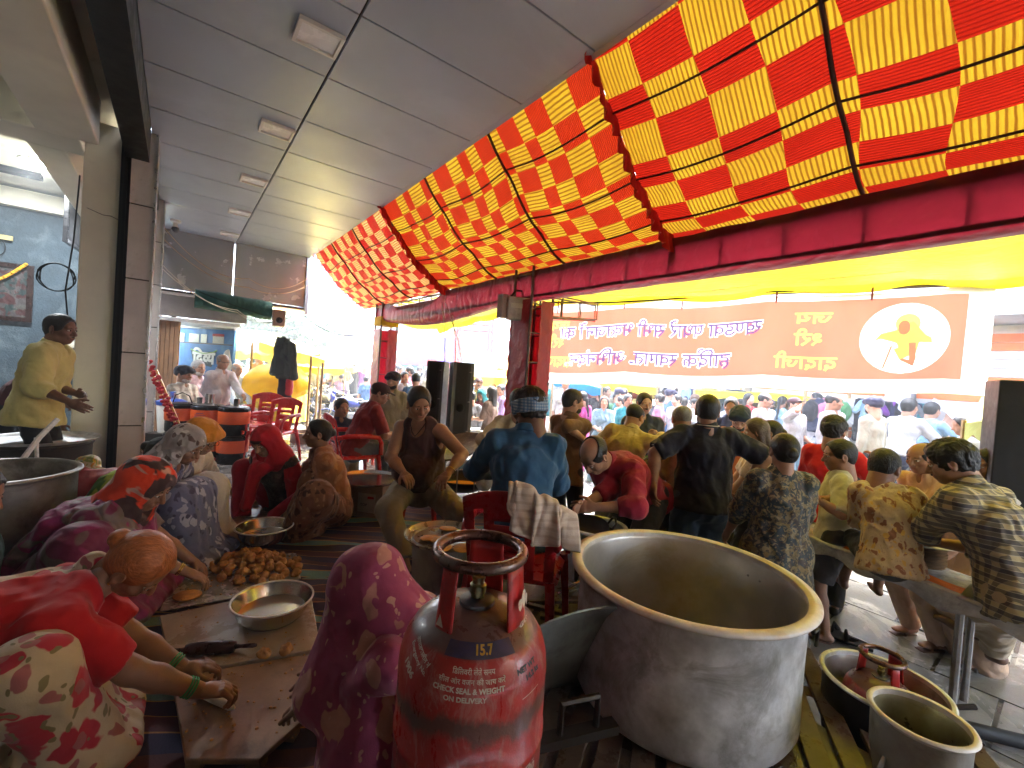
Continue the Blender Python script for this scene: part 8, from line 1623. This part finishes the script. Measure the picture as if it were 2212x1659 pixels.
for x in (992, 1062):
    for dx in (-4, 4): A = at(x+dx, 690, 17); MB().tube([(A[0], A[1], 0), A], .06, 5).build('upright', rp, t)
    for k in range(7): y = 700+k*14; MB().tube([at(x-4, y, 17), at(x+4, y+10, 17)], .03, 4).build('lattice', rp, t)
for y in (698, 712): MB().tube([at(988, y, 17), at(1068, y+5, 17)], .05, 5).build('crossbar', rp, t)
t = thing('advert_panel', 'purple and blue round-cornered advert panel beside the gantry', 'sign', at(957, 757, 18)); MB().box((0, 0, 0), (.95, .1, 1.1)).build('panel', M('advert_blue', (.10, .10, .5), .5, var=.5, vs=2, stain=(.5, .15, .45)), t, bevel=.05)
def leaf_cloud(c, r, n, size, seed=0):
    g = np.random.default_rng(seed); cl = g.normal(0, .45, (max(6, n//90), 3)); cl = cl/np.maximum(1, np.linalg.norm(cl, axis=1))[:, None]; pick = cl[g.integers(0, len(cl), n)]; P = (pick+g.normal(0, .20, (n, 3)))*np.array(r)+np.array(c)
    A = g.normal(0, 1, (n, 3)); A /= np.linalg.norm(A, axis=1)[:, None]; B = np.cross(A, g.normal(0, 1, (n, 3))); B /= np.linalg.norm(B, axis=1)[:, None]; s_ = size*g.uniform(.6, 1.4, n)[:, None]
    V = np.stack([P-A*s_, P-B*s_*.5, P+A*s_, P+B*s_*.5], 1).reshape(-1, 3); Q = np.arange(4*n).reshape(n, 4); return V, Q
lfm = M('tree_leaf', (.07, .12, .045), .7, var=.45, vs=2, bst=0); bark = M('bark', (.12, .09, .07), .9, bs=12, bst=.6)
def tree(label, x, y, d, r, seed, n=2600):
    P = at(x, y, d); t = thing('tree', label, 'tree', (P[0], P[1], 0), 0, 'trees beyond the market'); h_ = P[2]
    MB().tube([(0, 0, 0), (.1, 0, h_*.4), (0, .1, h_*.8)], [.28, .2, .12], 8).build('trunk', bark, t, True)
    for a in (0, 2, 4): MB().tube([(.05, 0, h_*.45), (r*.35*math.cos(a), r*.35*math.sin(a), h_*.9)], [.1, .04], 6).build('limb', bark, t)
    V, Q = leaf_cloud((0, 0, h_), (r, r, r*.75), n, .16*max(1, d/25), seed); tag(link('crown', qmesh('crown', [(V, Q, 0)], [lfm]), t), kind='stuff')
for k, (l_, x, y, d, r) in enumerate((('green tree behind the small speaker and the fan', 590, 735, 20, 2.0), ('taller tree right of the small speaker', 612, 722, 26, 2.6), ('far round tree left of the wires', 668, 745, 60, 4), ('small far tree at the end of the street', 640, 758, 75, 3.5), ('dark tree behind the temple spire', 965, 708, 34, 4.0), ('tree left of the temple spire', 918, 725, 36, 3.0), ('tall tree behind the gantry', 1000, 700, 38, 3.6), ('tree behind the farther red pillar\'s right side', 868, 725, 40, 3.0))): tree(l_, x, y, d, r, k)
for k, (x, d, yt) in enumerate(((697, 28, 692), (716, 26, 696), (735, 27, 700), (858, 20, 700), (905, 22, 690))):
    A = at(x, yt, d); t = thing('utility_pole', 'thin grey utility pole with a crossarm, number %s from the left among the wires' % ('one', 'two', 'three', 'four', 'five')[k], 'pole', (A[0], A[1], 0)); MB().tube([(0, 0, 0), (0, 0, A[2])], .09, 6).build('post', M('pole_grey', (.16, .17, .19), .7), t); MB().box((0, 0, A[2]*.93), (1.6, .1, .1)).build('crossarm', M('pole_grey'), t)
for k in range(9): y0 = 700+k*7; wire('overhead_wire', ('uppermost', 'second', 'third', 'fourth', 'fifth', 'sixth', 'seventh', 'eighth', 'lowest')[k]+' overhead wire crossing the far street', [at(640, y0+6, 27), at(716, y0, 26), at(806, y0+4-k, 24)], .022, M('pole_grey'), .4, 8)
wire('overhead_wire', 'single black wire sagging across the white sky above the motorcycles', [at(655, 680, 9), at(806, 712, 9.5)], .010, blk, .25)
# white van among the crowd
P = at(1395, 885, 10.2); t = thing('white_van', 'white car partly hidden by the crowd below the banner', 'car', (P[0]-.4, P[1], 0), R_(78)); wp = M('car_white', (.68, .68, .70), .25, coat=.6)
s_ = Sdf(); s_.ec((0, -1.9, .55), (0, 1.9, .55), (.80, .30), (.76, .26), (1, 0, 0), .1).ec((0, -1.3, 1.05), (0, .9, 1.0), (.66, .36), (.62, .30), (1, 0, 0), .2); link('body', qmesh('body', [(*s_.mesh(.05), 0)], [wp]), t)
for s2 in (-1, 1):
    MB().box((s2*.655, -.2, 1.12), (.06, 1.9, .30)).build('side_window', M('window_dark'), t, bevel=.02)
    for y in (-1.25, 1.25): MB().tube([(s2*.70, y, .32), (s2*.84, y, .32)], .31, 20).build('wheel', M('tyre', (.02, .02, .02), .8), t)
MB().box((0, 1.15, 1.08), (1.1, .08, .35), rot=(R_(-30), 0, 0)).build('windscreen', M('window_dark'), t)
# hazy far hill line
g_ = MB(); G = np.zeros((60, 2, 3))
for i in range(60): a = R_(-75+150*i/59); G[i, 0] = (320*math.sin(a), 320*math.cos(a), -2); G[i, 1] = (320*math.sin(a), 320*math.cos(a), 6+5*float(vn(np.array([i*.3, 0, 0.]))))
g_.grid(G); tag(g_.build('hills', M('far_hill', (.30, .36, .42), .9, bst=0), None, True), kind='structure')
# small things among the cooks
random.seed(77); g_ = MB()
for k in range(170):
    x, y, z = random.choice(((random.uniform(380, 680), random.uniform(1280, 1460), .3725), (random.uniform(400, 640), random.uniform(1190, 1290), .3415), (random.uniform(390, 650), random.uniform(1450, 1600), .3685)))
    P = atz(x, y, z); r = random.uniform(.003, .008); g_.lathe([(r, 0), (r*.6, r*.6), (.0001, r*.7)], 5, P)
tag(g_.build('crumbs', dough, None), 'crumbs of dough and flour scattered over the boards', 'crumbs', kind='stuff')
def stick(name, label, a, b, r, mt, cat):
    return tag(MB().tube([a, a+(b-a)*.08, a+(b-a)*.5, b-(b-a)*.08, b], [r*.5, r, r*1.15, r, r*.5], 12).build(name, mt, None, True), label, cat)
stick('rolling_pin', 'pale worn rolling pin under the red-bloused woman\'s hands', atz(425, 1492, .385), atz(505, 1530, .385), .013, M('print_white'), 'rolling pin')
stick('rolling_pin', 'orange-brown wooden rolling pin before the red-hooded woman', atz(528, 1082, .37), atz(588, 1070, .37), .022, M('orange_wood', (.42, .17, .05), .4, var=.25, vs=9), 'rolling pin')
t = thing('skimmer', 'long-handled steel skimmer lying between the chair and the largest pot', 'skimmer', (0, 0, 0)); MB().tube([atz(1205, 1282, .42), atz(1288, 1236, .50)], .009, 8).build('handle', ss, t, True)
c = atz(1300, 1232, .5); MB().lathe([(.0001, 0), (.06, .002), (.075, .012)], 24, c).build('disc', ss, t, 40)
for k, (x, y) in enumerate(((1228, 1330), (1262, 1345), (1215, 1300))):
    P = atz(x, y, FLOOR+.03); tag(MB().box((0, 0, 0), (.5, .035, .03), rz=R_(-20+14*k)).build('wood_stick', wood, None, bevel=.004, loc=P), ('charred stick of firewood nearest the leaning lid', 'charred stick of firewood crossing the others by the largest pot', 'charred stick of firewood closest to the red chair')[k], 'firewood')
HZ = MB().box((0, 150, 12), (1100, 1000, 26)).build('haze', [], None); HZ['kind'] = 'stuff'
hm = bpy.data.materials.new('haze'); hm.use_nodes = True; n_ = hm.node_tree.nodes; n_.clear(); ho = n_.new('ShaderNodeOutputMaterial'); pv = n_.new('ShaderNodeVolumePrincipled'); pv.inputs['Density'].default_value = .010; pv.inputs['Color'].default_value = (.9, .95, 1, 1); pv.inputs['Anisotropy'].default_value = .2
hm.node_tree.links.new(pv.outputs[0], ho.inputs['Volume']); HZ.data.materials.append(hm)
sc.cycles.volume_bounces = 0
